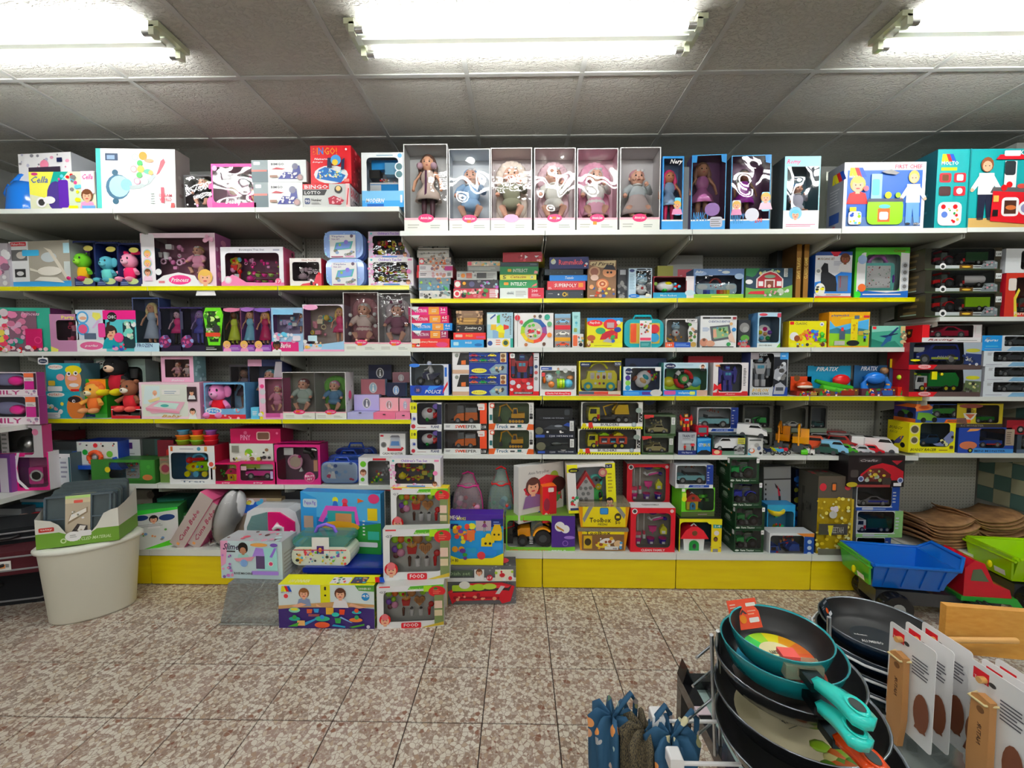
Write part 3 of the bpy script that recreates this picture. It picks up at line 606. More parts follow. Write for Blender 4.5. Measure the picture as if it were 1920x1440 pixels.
def t_clean(P,w,h,d,a):
 def at(u,v,q=.5):return(-w/2+w*u,d*q,h*v)
 m=P('broom')
 for u in(.12,.3):m.cyl(at(u,.4),at(u,.97),w*.012,w*.012,'w',8)
 x,y,z=at(.12,.28);m.box(x-w*.09,y-.01,z,x+w*.09,y+.01,z+h*.1,'e0446a');
 for i in range(7):m.box(x-w*.09+i*w*.026,y-.008,z-h*.1,x-w*.075+i*w*.026,y+.008,z,'w')
 x,y,z=at(.3,.3);m.box(x-w*.03,y-.01,z,x+w*.03,y+.01,z+h*.1,'e0446a');m.box(x-w*.04,y-.01,z-h*.12,x+w*.04,y+.01,z,'w')
 m=P('brush');m.ball(at(.55,.93),(w*.13,.02,h*.05),'g:3a2a9a',10,6);m.ball(at(.83,.93),(w*.13,.02,h*.035),'g:l' if a[0]=='1' else 'g:m',10,6)
 m.tube([at(.42,.8),at(.5,.72),at(.62,.77),at(.8,.8)],[w*.05,w*.03,w*.03,w*.025],'g:w',8);m.tube([at(.55,.73,.4),at(.84,.8,.4)],w*.03,'g:f25fa8',8);m.ball(at(.9,.76),(w*.08,.02,h*.05),'g:3a2a9a',8,6)
 m=P('dustpan');x,y,z=at(.55,.4);m.prism([(x-w*.12,z+h*.14),(x+w*.12,z+h*.14),(x+w*.09,z),(x+w*.02,z-h*.03),(x,z-h*.1),(x-w*.02,z-h*.03),(x-w*.09,z)],y-.008,y+.008,'g:e8308f')
 m=P('bottle');x,y,z=at(.86,.32);m.prism([(x-w*.09,z),(x+w*.09,z),(x+w*.1,z+h*.16),(x+w*.03,z+h*.24),(x-w*.03,z+h*.24),(x-w*.1,z+h*.13)],y-.015,y+.015,'g:f2e028');m.cyl((x,y,z+h*.24),(x,y,z+h*.28),w*.03,w*.02,'y',8);m.box(x-w*.05,y-.017,z+h*.02,x+w*.05,y-.015,z+h*.1,'w')
 m=P('bucket')
 for u,c,c2 in((.12,'e8308f','m'),(.5,'v','m'),(.85,'3a2a9a','e8308f')):x,y,z=at(u,.03);m.cyl((x,y,z),(x,y,z+h*.15),w*.08,w*.11,'g:'+c,14);m.cyl((x,y,z+h*.15),(x,y,z+h*.17),w*.115,w*.115,'g:'+c2,14);m.box(x-w*.04,y-w*.1,z+h*.02,x+w*.04,y-w*.085,z+h*.08,'w')
def t_cottage(P,w,h,d,a):
 wall,roof,door=a[:3];k=min(w,h);y0,y1=d*.1,d*.9
 m=P('cottage_wall');m.prism([(-.32*k,0),(.32*k,0),(.36*k,.55*k),(0,.62*k),(-.36*k,.55*k)],y0,y1,'g:'+wall)
 m=P('cottage_roof');m.prism([(-.48*k,.5*k),(.48*k,.5*k),(.3*k,.78*k),(.1*k,.92*k),(-.1*k,.92*k),(-.3*k,.78*k)],y0-.01,y1,'g:'+roof);m.prism(ell(0,.7*k,.09*k,.09*k,10),y0-.012,y0-.009,'n')
 m.tube([(-.1*k,y0+.01,.9*k),(0,y0+.01,1.0*k),(.1*k,y0+.01,.9*k)],.02*k,'w',6)
 m=P('cottage_door');m.prism([(-.16*k,0),(.16*k,0),(.16*k,.3*k)]+ell(0,.3*k,.16*k,.14*k,7,0,180)+[(-.16*k,.3*k)],y0-.008,y0,'g:'+door);m.prism(ell(0,.24*k,.06*k,.09*k,10),y0-.01,y0-.008,'x')
 m=P('cottage_base');m.box(-.5*k,0,-.02*k,.5*k,d,.02*k,'g:l')
def ring(m,x,z,R,r,y,c,n=20,a0=0,a1=360,M=None):
 m.tube([(x+R*cos(radians(a0+(a1-a0)*i/n)),y,z+R*sin(radians(a0+(a1-a0)*i/n))) for i in range(n+1)],r,c,8,M)
def t_wheeltoy(P,w,h,d,a):
 k=min(w*.5,h*.5);m=P('steering_wheel');n=12
 for i in range(n):ring(m,0,k,k*.72,k*.2,d*.3,'g:'+(a[0] if(i//3)%2==0 else('k' if i%2 else 'w')),3,i*30,i*30+30)
 m.cyl((0,d*.1,k),(0,d*.5,k),k*.4,k*.45,'g:'+a[1],16);m.cyl((0,d*.08,k),(0,d*.1,k),k*.24,k*.24,'s',12)
 m=P('dashboard');m.ball((-w*.33,d*.6,k*.7),(w*.16,d*.3,k*.5),'g:y',10,7);m.ball((w*.33,d*.6,k*.7),(w*.16,d*.3,k*.5),'g:c',10,7);m.box(-w*.45,d*.5,0,w*.45,d*.9,k*.5,'g:l')
def t_keyboard(P,w,h,d,a):
 m=P('keyboard');m.prism(rrect(-w*.46,0,w*.46,h*.62,h*.2,5),d*.2,d*.8,'g:b9d9ea');ring(m,0,h*.62,w*.12,h*.07,d*.4,'g:8a2a2a',10,0,180)
 for s in(-1,1):m.prism(ell(s*w*.32,h*.42,w*.12,h*.16,14),d*.17,d*.2,'g:dfeaf2')
 for i in range(8):m.cyl((w*(-.13+.038*i),d*.17,h*(.4 if i%2 else .48)),(w*(-.13+.038*i),d*.2,h*(.4 if i%2 else .48)),h*.035,h*.035,'r' if i%3==0 else 'w',8)
 m=P('key')
 for i,c in enumerate(('1a3a9a','2a5ac8','c','8ad0e8','r','o','f2a020','y')):x=w*(-.3+.075*i);m.box(x,d*.12,.0,x+w*.068,d*.2,h*.24,'g:'+c)
def t_bus(P,w,h,d,a):
 m=P('bus_body');m.prism([(-w*.46,h*.1),(-w*.48,h*.38),(-w*.34,h*.44),(-w*.3,h*.72),(w*.4,h*.74),(w*.47,h*.6),(w*.48,h*.1)],d*.15,d*.85,'g:y');ring(m,0,h*.68,w*.25,h*.04,d*.5,'g:f2e020',12,20,160)
 for i in range(4):m.prism(rrect(-w*.24+i*w*.155,h*.42,-w*.13+i*w*.155,h*.66,.005),d*.13,d*.15,'e9e0c8');m.ball((-w*.185+i*w*.155,d*.13,h*.5),(w*.035,.006,h*.07),('w','o','n','w')[i],8,5)
 m.box(-w*.05,d*.13,h*.68,w*.15,d*.15,h*.73,'c')
 for i in range(3):m.cyl((w*(-.1+.11*i),d*.13,h*.27),(w*(-.1+.11*i),d*.15,h*.27),h*.045,h*.045,('w','r','k')[i],8)
 q=P('wheel')
 for s in(-1,1):q.cyl((s*w*.3,d*.05,h*.16),(s*w*.3,d*.15,h*.16),h*.16,h*.16,'g:t',16);q.cyl((s*w*.3,d*.04,h*.16),(s*w*.3,d*.05,h*.16),h*.08,h*.08,'y',12)
def t_blobs(P,w,h,d,a): # assorted small pieces of a play set
 m=P('play_piece');rn=random.Random(int(w*9999)+len(a));n=14
 for i in range(n):
  c='g:'+a[i%len(a)];x=(rn.random()-.5)*w*.86;z=h*(.08+.8*rn.random());s=min(w,h)*rn.uniform(.07,.14);k=rn.randrange(4);y=d*rn.uniform(.4,.7)
  if k==0:m.ball((x,y,z),(s,s*.7,s),c,8,6)
  elif k==1:m.cyl((x,y,z-s),(x,y,z+s),s*.6,s*.8,c,10)
  elif k==2:m.bbox(x-s,y-s*.5,z-s*.8,x+s,y+s*.5,z+s*.8,c,s*.3)
  else:ring(m,x,z,s*.8,s*.25,y,c,10)
def t_beehouse(P,w,h,d,a):
 m=P('activity_house');m.prism([(-w*.45,h*.1),(w*.1,h*.02),(w*.12,h*.5),(-w*.12,h*.8),(-w*.45,h*.52)],d*.3,d*.7,'g:w');m.prism([(-w*.5,h*.48),(-w*.12,h*.9),(w*.17,h*.5),(w*.12,h*.44),(-w*.12,h*.76),(-w*.44,h*.42)],d*.22,d*.7,'g:d8303c')
 for i,(u,v) in enumerate(((-.14,.62),(-.33,.45),(-.16,.44),(.0,.45),(-.25,.3),(-.08,.3),(-.16,.16),(-.33,.16))):m.cyl((w*u,d*.25,h*v),(w*u,d*.3,h*v),w*.065,w*.065,'a',6)
 m=P('handle');ring(m,w*.2,h*.6,w*.2,w*.05,d*.5,'g:5fd8cc',12,-40,180);m.ball((w*.22,d*.55,h*.22),(w*.22,d*.2,h*.22),'g:3cbf5a',12,7)
 m=P('bee');m.ball((w*.27,d*.2,h*.48),w*.11,'g:y',10,7);m.ball((w*.31,d*.2,h*.25),(w*.06,w*.06,h*.1),'g:k',8,6);m.ball((w*.33,d*.2,h*.17),(w*.06,w*.06,h*.05),'g:y',8,6)
 for s in(-1,1):m.ball((w*(.27+.07*s),d*.2,h*.66),w*.045,'k',7,5);m.ball((w*(.27+.04*s),d*.2-w*.1,h*.5),w*.025,'w',6,5)
def t_jet(P,w,h,d,a):
 m=P('plane_toy');m.ball((-w*.05,d*.5,h*.45),(w*.36,d*.3,h*.3),'g:w',14,9);m.ball((w*.02,d*.32,h*.6),(w*.14,d*.15,h*.12),'g:'+a[0],10,6)
 m.tube([(w*.25,d*.3,h*.35),(w*.4,d*.3,h*.5)],[h*.12,h*.08],'g:r',8);
 for q in(0,120,240):m.ball((w*.3+w*.1*cos(radians(q)),d*.2,h*.4+w*.1*sin(radians(q))),w*.06,'g:'+a[-1],8,6)
 m.ball((-w*.1,d*.4,h*.2),(w*.1,.03,h*.12),'g:g',8,6)
def t_toywheel(P,w,h,d,a):
 k=min(w,h)*.5;m=P('activity_ring');m.ball((0,d*.6,k*.95),(k*.85,d*.2,k*.95),'g:w',16,9)
 for i,c in enumerate(('m','v','g','c','y')):q=radians(90-72*i);m.ball((k*.55*cos(q),d*.42,k*.85+k*.55*sin(q)),k*.24,'g:'+c,10,7)
 m.ball((0,d*.35,k*.85),k*.22,'g:f2b080',10,7)
def t_hippo(P,w,h,d,a):
 k=min(w,h*.6);m=P('stacking_animal');m.ball((0,d*.5,k*.4),(k*.42,d*.3,k*.4),'g:w',12,8);m.ball((0,d*.5,k*1.1),(k*.45,d*.35,k*.42),'g:a9cfe6',12,8)
 for s in(-1,1):m.ball((s*k*.25,d*.4,k*1.5),k*.1,'g:a9cfe6',7,5);m.ball((s*k*.18,d*.18,k*1.3),k*.06,'k',6,5)
 m.ball((0,d*.22,k*.95),(k*.35,.02,k*.18),'g:c3dfef',10,6);m.ball((0,d*.2,k*.45),(k*.1,.01,k*.1),'r',8,6)
def t_board(P,w,h,d,a):
 m=P('drawing_board');m.prism(rrect(-w*.46,0,w*.46,h*.8,h*.1,4),d*.3,d*.7,'g:7fd0c8');ring(m,0,h*.78,w*.25,h*.05,d*.5,'g:b070b0',10,0,180)
 m.box(-w*.36,d*.27,h*.1,w*.34,d*.3,h*.72,'w');art(m,w*.7,h*.62,'d 3 5 94 90 40 2.2 555 777 r 3a7',d*.27,-w*.36,h*.1);m.ball((w*.42,d*.25,h*.35),(w*.02,.01,h*.12),'v',7,5)
def t_dog(P,w,h,d,a):
 m=P('pull_dog');k=min(w*.5,h*.7);y=d*.5;m.ball((-w*.28,y,h*.62),k*.36,'g:cfe2ef',12,8);m.ball((-w*.42,y-.01,h*.5),(k*.14,k*.2,k*.3),'g:o',8,6);m.ball((-w*.2,y-.02,h*.25),k*.26,'g:f28a4a',10,7)
 for i,c in enumerate(('l','c8d820','l')):m.cyl((w*(-.02+i*.08),y,h*.3),(w*(.05+i*.08),y,h*.3),k*.4,k*.4,'g:'+c,14)
 m.ball((w*.34,y,h*.3),k*.36,'g:c',12,8);m.ball((w*.4,y,h*.62),(k*.3,.02,k*.2),'g:f2a06a',8,6);m.ball((-w*.34,y-k*.33,h*.68),k*.05,'k',6,5)
def t_rocket(P,w,h,d,a):
 m=P('play_rocket');M=tr(0,d*.5,h*.5)@roty(38);m.ball((0,0,0),(w*.28,d*.3,h*.42),'g:w',14,9,M);m.ball((0,-d*.25,h*.12),(w*.13,d*.1,h*.1),'g:t',10,7,M);m.ball((0,-d*.28,-h*.08),(w*.14,d*.08,h*.1),'g:d9b27a',10,7,M)
 m.cyl((0,0,h*.36),(0,0,h*.48),w*.1,w*.03,'g:r',10,True,M);
 for s in(-1,1):m.ball((s*w*.26,0,-h*.2),(w*.08,.02,h*.14),'g:l' if s>0 else 'g:8a4a2a',8,6,M)
def t_train(P,w,h,d,a):
 m=P('toy_train');c=a or['y','b','r'];m.ball((-w*.1,d*.5,h*.35),(w*.35,d*.3,h*.22),'g:'+c[0],12,8);m.bbox(w*.0,d*.25,h*.25,w*.36,d*.8,h*.62,'g:l',.01);ring(m,.0,h*.62,w*.22,h*.06,d*.5,'g:5fb8e8',12,10,170);m.ball((-w*.28,d*.4,h*.66),h*.13,'g:r',9,7)
 m.tube([(-w*.2,d*.45,h*.68),(w*.2,d*.45,h*.7)],h*.07,'g:r',8)
 for i in range(3):m.cyl((w*(-.28+.28*i),d*.15,h*.12),(w*(-.28+.28*i),d*.25,h*.12),h*.12,h*.12,'g:'+('y','c','y')[i],12);m.ball((w*(-.1+.14*i),d*.22,h*.42),h*.06,'g:'+('o','c','v')[i],7,5)
def t_bag(P,w,h,d,a): # vanity set pieces hung in a clear case
 m=P('hair_set');ring(m,-w*.15,h*.45,w*.17,w*.03,d*.4,'g:f2b0c8',16);m.cyl((-w*.15,d*.4,h*.45),(-w*.15,d*.44,h*.45),w*.15,w*.15,'g:c9b8a8',14)
 m.tube([(w*.1,d*.4,h*.85),(w*.25,d*.4,h*.8),(w*.32,d*.4,h*.55)],[w*.09,w*.07,w*.05],'g:k',8);m.cyl((w*.3,d*.4,h*.9),(w*.42,d*.4,h*.86),w*.05,w*.04,'m:dddddd',10)
 m.box(w*.3,d*.5,h*.1,w*.4,d*.6,h*.5,'e8b090');m.box(-w*.42,d*.3,h*.7,-w*.18,d*.32,h*.95,'w');m.ball((-w*.02,d*.3,h*.65),w*.04,'m',8,6);m.cyl((0,d*.4,h*.12),(0,d*.4,h*.26),w*.06,.002,'g:w',8)
TOY={k[2:]:v for k,v in list(globals().items()) if k.startswith('t_')}
# ---------------------------------------------------------------- packaged goods
ITEMS=[];LAST=[None]
def placed(M4,name):pass
def tint(c): # card linings are a shade paler than they look in the shade of their box
 h=PAL.get(c,c);h=''.join(q*2 for q in h) if len(h)==3 else h
 return ''.join('%02x'%int(v+(235-v)*.16 if v<235 else v) for v in[int(h[i:i+2],16) for i in(0,2,4)])
def I(row,px0,py0,px1,py1,name,cat,label,col,spec='',win=None,inner='x',toys=(),back=.012,dep=.12,rot=0,sides=None,group=None,on=None,side='',top='',tilt=0,film=True,y=None,r=.004,hgt=None,lean=0):
 """A carton whose front fills the given part of the photograph on shelf `row`; win = (x0,z0,x1,z1) in % cut out of the front."""
 Y,zs=ROWS[row];Y=(Y+back) if y is None else y
 A=atY(px0,py1,Y);B=atY(px1,py0,Y);C=atY(px0,py0,Y)
 cx=(A.x+B.x)/2;w=(B.x-A.x);
 if rot:w=w/cos(radians(rot)) if abs(rot)<60 else w
 zt=(B.z+C.z)/2;z0=A.z
 if on is not None:z0=on
 elif abs(z0-zs)<.035:z0=zs
 h=hgt or(zt-z0)
 w *= .992
 if row[1] != '6':dep=min(dep,YB-.085-Y)
 loc=Vector((cx,Y,z0+.0004))
 cs=col.split() if isinstance(col,str) else col
 fr=cs[0];si=cs[1] if len(cs)>1 else fr;to=cs[2] if len(cs)>2 else si
 hw=w/2
 m=MB()
 if win is None:
  m.box(-hw,0,0,hw,dep,h,[fr,si,fr,si,to,si])
  e=m.build(name)
 else:
  x0,q0,x1,q1=win;X0,X1,Z0,Z1=-hw+w*x0/100,-hw+w*x1/100,h*q0/100,h*q1/100;t=.0015
  e=empty(name)
  rr=min(X1-X0,Z1-Z0)*(.02 if name=='doll_box' else .12)
  hole=rrect(X0,Z0,X1,Z1,rr,3);n=len(hole);ccx,ccz=(X0+X1)/2,(Z0+Z1)/2
  outer=[]
  for i,(hx,hz) in enumerate(hole):
   k=i//4;c_=[(hw,h),(-hw,h),(-hw,0),(hw,0)][k];j=i%4
   a_=[(c_[0],hz),c_,c_,(hx,c_[1])] if k in(0,2) else[(hx,c_[1]),c_,c_,(c_[0],hz)]
   outer.append(a_[j])
  V=[(a,0,b) for a,b in hole]+[(a,0,b) for a,b in outer]
  m.add(V,[(i,n+i,n+(i+1)%n,(i+1)%n) for i in range(n)][::1],fr)
  m.add([(v[0],t,v[2]) for v in V],[(i,(i+1)%n,n+(i+1)%n,n+i) for i in range(n)],'bcb6ac')
  m.box(-hw,0,0,hw,dep,h,[None,si,fr,si,to,si])
  m.box(-hw+t,t,t,hw-t,dep-t,h-t,None) if False else None
  m.build('carton',e)
  m=MB();inner=tint(inner)
  m.add([(-hw+t,dep-t,t),(hw-t,dep-t,t),(hw-t,dep-t,h-t),(-hw+t,dep-t,h-t)],[(0,1,2,3)],inner)
  m.add([(-hw+t,t,t),(hw-t,t,t),(hw-t,dep-t,t),(-hw+t,dep-t,t)],[(0,1,2,3)],inner)
  m.add([(-hw+t,t,h-t),(-hw+t,dep-t,h-t),(hw-t,dep-t,h-t),(hw-t,t,h-t)],[(0,1,2,3)],inner)
  m.add([(-hw+t,t,t),(-hw+t,dep-t,t),(-hw+t,dep-t,h-t),(-hw+t,t,h-t)],[(0,1,2,3)],inner)
  m.add([(hw-t,dep-t,t),(hw-t,t,t),(hw-t,t,h-t),(hw-t,dep-t,h-t)],[(0,1,2,3)],inner)
  m.build('lining',e)
  if film:
   m=MB()
   if film==2: # loose crumpled film
    nx,nz=16,26;rn=random.Random(int(px0));ph=[(rn.uniform(10,55)*rn.choice((-1,1)),rn.uniform(8,45),rn.random()*7) for _ in range(6)]
    V=[]
    for j_ in range(nz+1):
     for i_ in range(nx+1):
      x=X0+(X1-X0)*i_/nx;z=Z0+(Z1-Z0)*j_/nz;q=sum(sin(x*a_+z*b_+c_) for a_,b_,c_ in ph)/6;ed=min(1,4*min(i_,nx-i_)/nx,6*min(j_,nz-j_)/nz)
      V.append((x,.0012+ed*(.004+.006*abs(q)**.8*(1 if q>0 else-.6)),z))
    m.add(V,[(j_*(nx+1)+i_,j_*(nx+1)+i_+1,(j_+1)*(nx+1)+i_+1,(j_+1)*(nx+1)+i_) for j_ in range(nz) for i_ in range(nx)],'C:ffffff',True)
   else:m.flat(hole,.0008,'f:ffffff')
   m.build('film_window',e)
  for ty in toys:
   a=ty.split();u0,v0,u1,v1=[float(q) for q in a[1:5]]
   W_,H_=(X1-X0),(Z1-Z0);tx=X0+W_*(u0+u1)/200;tw=W_*(u1-u0)/100;tz=Z0+H_*v0/100;th=H_*(v1-v0)/100
   P=Parts(tr(tx,.012,tz));TOY[a[0]](P,tw,th,max(dep-.03,.02),a[5:])
   main=None
   for nm,q in P.d.items():
    o=q.build(nm,main or e);main=main or o
 if spec:
  m=MB();art(m,w,h,spec);m.build('front_print',e)
 if side: # print on the side face that shows (toward the middle of the shop)
  m=MB();right=cx<.05
  M=(tr(hw,0,0)@rotz(90)) if right else(tr(-hw,dep,0)@rotz(-90));art(m,dep,h,side,0,0,0,M);m.build('side_print',e)
 if top:
  m=MB();art(m,w,dep,top,0,None,0,tr(0,0,h)@rotx(-90));m.build('top_print',e)
 e.location=loc;e.rotation_euler=(radians(lean),radians(tilt),radians(rot))
 tag(e,label,cat,group)
 LAST[0]=(e,loc.z+h,h)
 return e
def top():return LAST[0][1]+.0006
# ================================================================ top shelf, right: boxed dolls
G='boxed baby dolls in tall window boxes'
AJ='r 0 0 100 13 dfe2da;r 0 13 100 2.5 e6b4be;e 50 15 18 5 d83f74;i 37 13 26 4 w Antonio Juan;l 8 3 28 6 2 b8b8b0;l 60 3 28 5 2 aab0a8'
def AJBOX(row,x0,y0,x1,y1,toy,inn,lab,extra='',**k):
 return I(row,x0,y0,x1,y1,'doll_box','doll',lab,'d9dad8 cccaca',AJ+';'+extra,(2,15.5,98,99),inn,toy,dep=k.pop('dep',.16),group=G,**k)
AJBOX('M1',758,270,839,431,('doll 0 -2 100 94 5a4238 c:d9c8bc s 4a2a34','poms 20 0 80 94 c9a9b6 22 80 5 78 80 5','scarf 25 0 75 94 5a3450'),'b9bbb9','tallest white window box, long-haired doll with earmuffs, grey flowered skirt and plum scarf')
AJBOX('M1',842,279,919,431,('baby 2 0 98 96 9fc0e0 8fb4da',),'c9cfd4','white window box with baby doll in light blue rompers and blue hat','r 44 10 9 3 o',film=2)
AJBOX('M1',920,277,998,433,('baby 2 0 98 98 8a8a76 dcb8a4 d8cdc2',),'c8bcbc','white window box with baby doll in olive jumper on a ruffled grey flowered blanket','e 50 15 18 5 f2a8c4')
AJBOX('M1',1001,277,1080,433,('baby 2 0 98 96 e6e4dc b98a76 e2c4cc',),'d2c4c6','white window box with baby doll in cream cardigan and big white bow','r 44 14 9 3 o',film=2)
AJBOX('M1',1081,278,1160,434,('baby 2 0 98 96 e8e4e0 f0eeea f4a6c0','skirt 10 0 90 90 f0b0c4'),'d9b2be','white window box with sleeping baby doll on a bright pink blanket','r 40 7 9 4 f28a30',film=2)
AJBOX('M1',1161,276,1240,434,('baby 2 0 98 92 b9c0c2 d9a3ae','skirt 0 0 100 92 b8aaa8'),'c2bfc0','white window box with doll in pink hat, grey cardigan and silver skirt')
NB='r 0 0 100 12 4aa0dc;r 0 12 100 2 w;'
I('M1',1240,293,1283,435,'doll_box','doll','narrow blue box with pink-haired doll in long hot pink boots','3a8ac4 2a6aa8',NB+'i 34 88 60 8 w Nery;R 60 20 30 24 c;f 72 34 5 s h p',(6,9,94,97),'3a5070',('doll 4 2 80 86 f2407e 8fa9c8 c98a68 e0306e',),dep=.09)
I('M1',1279,313,1296,434,'doll_box','box','thin grey box between two blue window boxes on the top shelf','a9b0ae','r 0 0 100 6 z',back=.07,dep=.1)
I('M1',1295,290,1362,434,'doll_box','doll','blue-cornered window box with purple lining and glaring crumpled film','5aa9da 3a2a50',NB+'p 3a8ac4 0 100 16 100 14 90 0 90;p 3a8ac4 84 100 100 100 100 88 86 90;i 5 12 50 12 3a8ac4 NANCY;R 56 3 36 14 c9c9d4;l 58 4 32 11 4 888;e 62 27 22 9 8a6aa0',(2,12,98,99),'5a2a5e',('doll 6 0 70 94 6b4a3a b070a0 b98a70',),dep=.1,rot=-4,film=2)
I('M1',1369,291,1446,433,'doll_box','doll','blue-cornered window box with dark-haired doll in sparkling violet dress','5aa9da 3a3a50',NB+'p 3a8ac4 84 100 100 100 100 88 86 90;i 3 8 34 14 3a8ac4 NANCY;t 62 9 20 7 r 200;e 55 20 18 9 dde;R 4 20 22 20 w;f 15 33 5 s h p;R 78 24 20 26 8fd0ea;f 88 42 6 s h q',(2,10,98,99),'6a2f66',('doll 20 6 62 84 3a2622 c040c8 8a5a42',),dep=.1,rot=-3,film=2)
I('M1',1467,293,1540,431,'doll_box','doll','pale blue window box with doll in a bright blue cap','9cd0e0 3f4a4e','i 5 88 40 8 d0407a Romy;r 0 0 100 26 e6eef2;o 34 22 9 8ac0dc;f 34 20 6 s c w;l 8 3 84 5 2 e0a0b8',(8,12,97,86),'3f6a7a',('baby 14 6 92 92 d8d8e8 2a8acc',),dep=.13,film=2)
I('M1',1545,322,1578,432,'toy_box','box','plain pale grey carton edge behind the toy chef set','c0c4b8',back=.22,dep=.1,y=2.93)
I('M1',1578,304,1738,430,'toy_kitchen_box','box','white and blue carton with toddlers at a lime toy kitchen, first chef set','eef0f0 8a8f98','r 4 4 92 84 2a62b4;r 4 4 92 14 5a78a8;s 6 78 14;t 6 76 14 4 w MOLTO;t 62 90 33 6 e0506a FIRST CHEF;f 17 66 11 s h r;F 85 6 82 s h cfd8ea 6fa0d0;r 33 32 13 50 9cc4e4;R 34 50 9 24 c;R 29 6 44 38 8fc820;p 4a5060 28 40 74 40 72 45 30 45;r 42 10 15 20 f06a30;R 44 13 11 12 w;o 54 50 5 y;o 66 50 4 l;e 50 33 7 3 c;R 6 6 16 20 w;d 7 8 14 16 9 2 y l c b;r 7 26 8 6 y;p 888 44 85 50 82 62 80 66 83 56 88;o 26 60 4 f26a7a;t 86 5 8 3 w 14156',dep=.14,side='s 30 74 15;l 20 40 60 26 6 b6b9c0;r 20 12 60 16 2a4a8a;t 10 3 50 5 r FIRST')
I('E1',1750,279,2010,426,'toy_kitchen_box','box','large teal carton with two boys at a red toy kitchen','1f9ea0 1d5a66','s 3 84 10;t 3 80 13 5 w MOLTO;r 3 73 12 4 c8d820;R 2 58 9 12 c8303c;R 4 60 5 8 n;R 13 58 9 12 c8303c;R 15 60 5 8 w;R 2 41 9 12 4a3030;R 13 41 9 12 c8303c;o 17.5 47 4 w;R 2 3 18 30 eef4f2;o 6 27 3 r;o 15 27 3 r;o 7 17 4 5a7ac0;d 9 6 9 20 8 1.6 r h g;p 187f84 24 0 25 0 25 100 24 100;r 25 0 75 12 c9a86a;F 37 10 80 s 8a5030 w 1d2338;p d02030 43 86 68 86 65 92 46 92;r 50 30 9 54 eef;R 49 90 12 7 w;R 50 66 8 18 2c3236;o 54 54 4 r;p 5a5a5c 40 44 72 42 74 50 42 51;p c8202c 41 8 70 4 70 44 42 46;R 49 14 13 24 w;r 51 17 9 17 4a2a20;e 56 25 4 3 c07040;o 67 24 9 w;o 67 24 6 88a;o 50 50 4 r;e 63 52 3.5 3 c8504a;t 60 91 36 6 w KITCHEN STAR;F 80 10 74 s 8a5030 w 22304a;r 42 32 4 8 h;r 42 14 4 8 k',dep=.25,side='l 20 20 60 60 8 3a7a84')
I('E1',1905,264,1990,290,'toy_box','box','pale carton behind the teal kitchen box at the ceiling end','c4c8c4',back=.3,on=ROWS['E1'][1],hgt=.66,dep=.1)
# ================================================================ top shelf, left
I('L1',35,287,137,389,'toy_box','box','white heart-printed carton with dark arched window behind the purple craft box','eef0f2 b9bdc2','d 3 70 94 28 16 2.6 8a8a90 e9a9c0 c0c0d0;o 50 78 9 e28aa4;r 74 82 10 8 d;r 20 60 60 14 3a3040',back=.1,dep=.26,rot=-4)
I('L1',57,322,178,389,'craft_box','box','colourful craft kit carton lettered Cella with purple bottle and laughing girl','d8dcc0 8a8aa0','p e8e060 0 100 38 100 26 30 0 40;p 1d9a8a 38 100 60 100 40 60 30 60;e 40 35 14 40 4a3a80;R 44 4 15 74 5a2a9a;r 60 0 22 70 c9d6c0;i 3 70 26 18 5a6aa0 Cella;e 9 94 5 4 c04080;d 46 60 26 34 8 5 d04a80 c r;e 18 18 8 14 w;e 18 18 5 9 333;e 30 24 9 10 eee;d 62 10 16 80 10 5 777 y c;r 80 40 20 60 f2d0dc;i 82 78 16 14 e04a8a Cella;f 88 34 15 s n p;r 80 0 20 8 6aa0d0;r 60 0 14 8 y',dep=.1)
I('L1',182,279,326,387,'baby_mobile_box','box','big white carton with teal stripe and blue bear mobile, lettered dream world','e6efe9 8c8684','r 0 0 6 100 5cc0b8;r 12 80 16 12 3a4a60;r 14 82 10 7 8aa0b8;o 27 36 21 4a7088;o 29 37 18 a9cfdc;o 38 40 10 8ab8cc;e 24 60 4 5 3f6478;e 24 12 4 5 3f6478;p a9b4b4 43 32 56 34 68 42 76 56 72 58 64 48 54 40 42 38;p e0606a 76 56 80 60 88 78 86 84 82 80 80 70;a;o 50 86 6 b0b8b8;o 50 86 4 e6efe9;o 60 88 7 e09040;o 56 76 5 4aa860;o 48 66 6 e8a0a0;o 48 66 4 e6efe9;o 57 66 6 d8c860;o 55 56 5 5aa860;o 52 46 6 e0a0b0;o 52 46 4 e6efe9;o 62 46 6 c0c8c8;e 68 80 6 3 e0a080;e 66 62 5 4 60b090;o 70 60 4 d8a060;t 82 10 4 26 c05060 I;l 68 8 8 20 5 b8c4c0;t 80 20 16 5 c04a5a DREAM;t 80 13 16 5 c04a5a WORLD;p c04a4a 94 0 99 0 99 10 95 10',dep=.12,rot=0,tilt=1.2,side='d 20 20 60 60 5 5 a09a98 766')
I('L1',346,328,400,388,'doll_head_box','doll','dark box with blonde styling doll head beside the pink beauty case','2c2a2c 3a3436','d 2 2 60 20 5 3 w p;r 84 60 10 14 f0408a;e 88 20 12 18 e8609a',(4,6,96,96),'3a3638',('blobs 60 4 96 60 p m w','baby 8 10 90 120 k e6d8a8'),back=.05,dep=.1)
I('L1',398,307,478,388,'beauty_case_box','box','pink and clear beauty play set box lettered Beauty, crumpled film','f04a98 e23a86','r 0 0 100 12 ee3a8c;i 30 6 38 16 w Beauty;o 8 90 6 f8a0c8',(3,12,97,93),'c9b0bc',('bag 6 4 94 96','blobs 60 10 100 90 m f25fa8'),dep=.14,film=2)
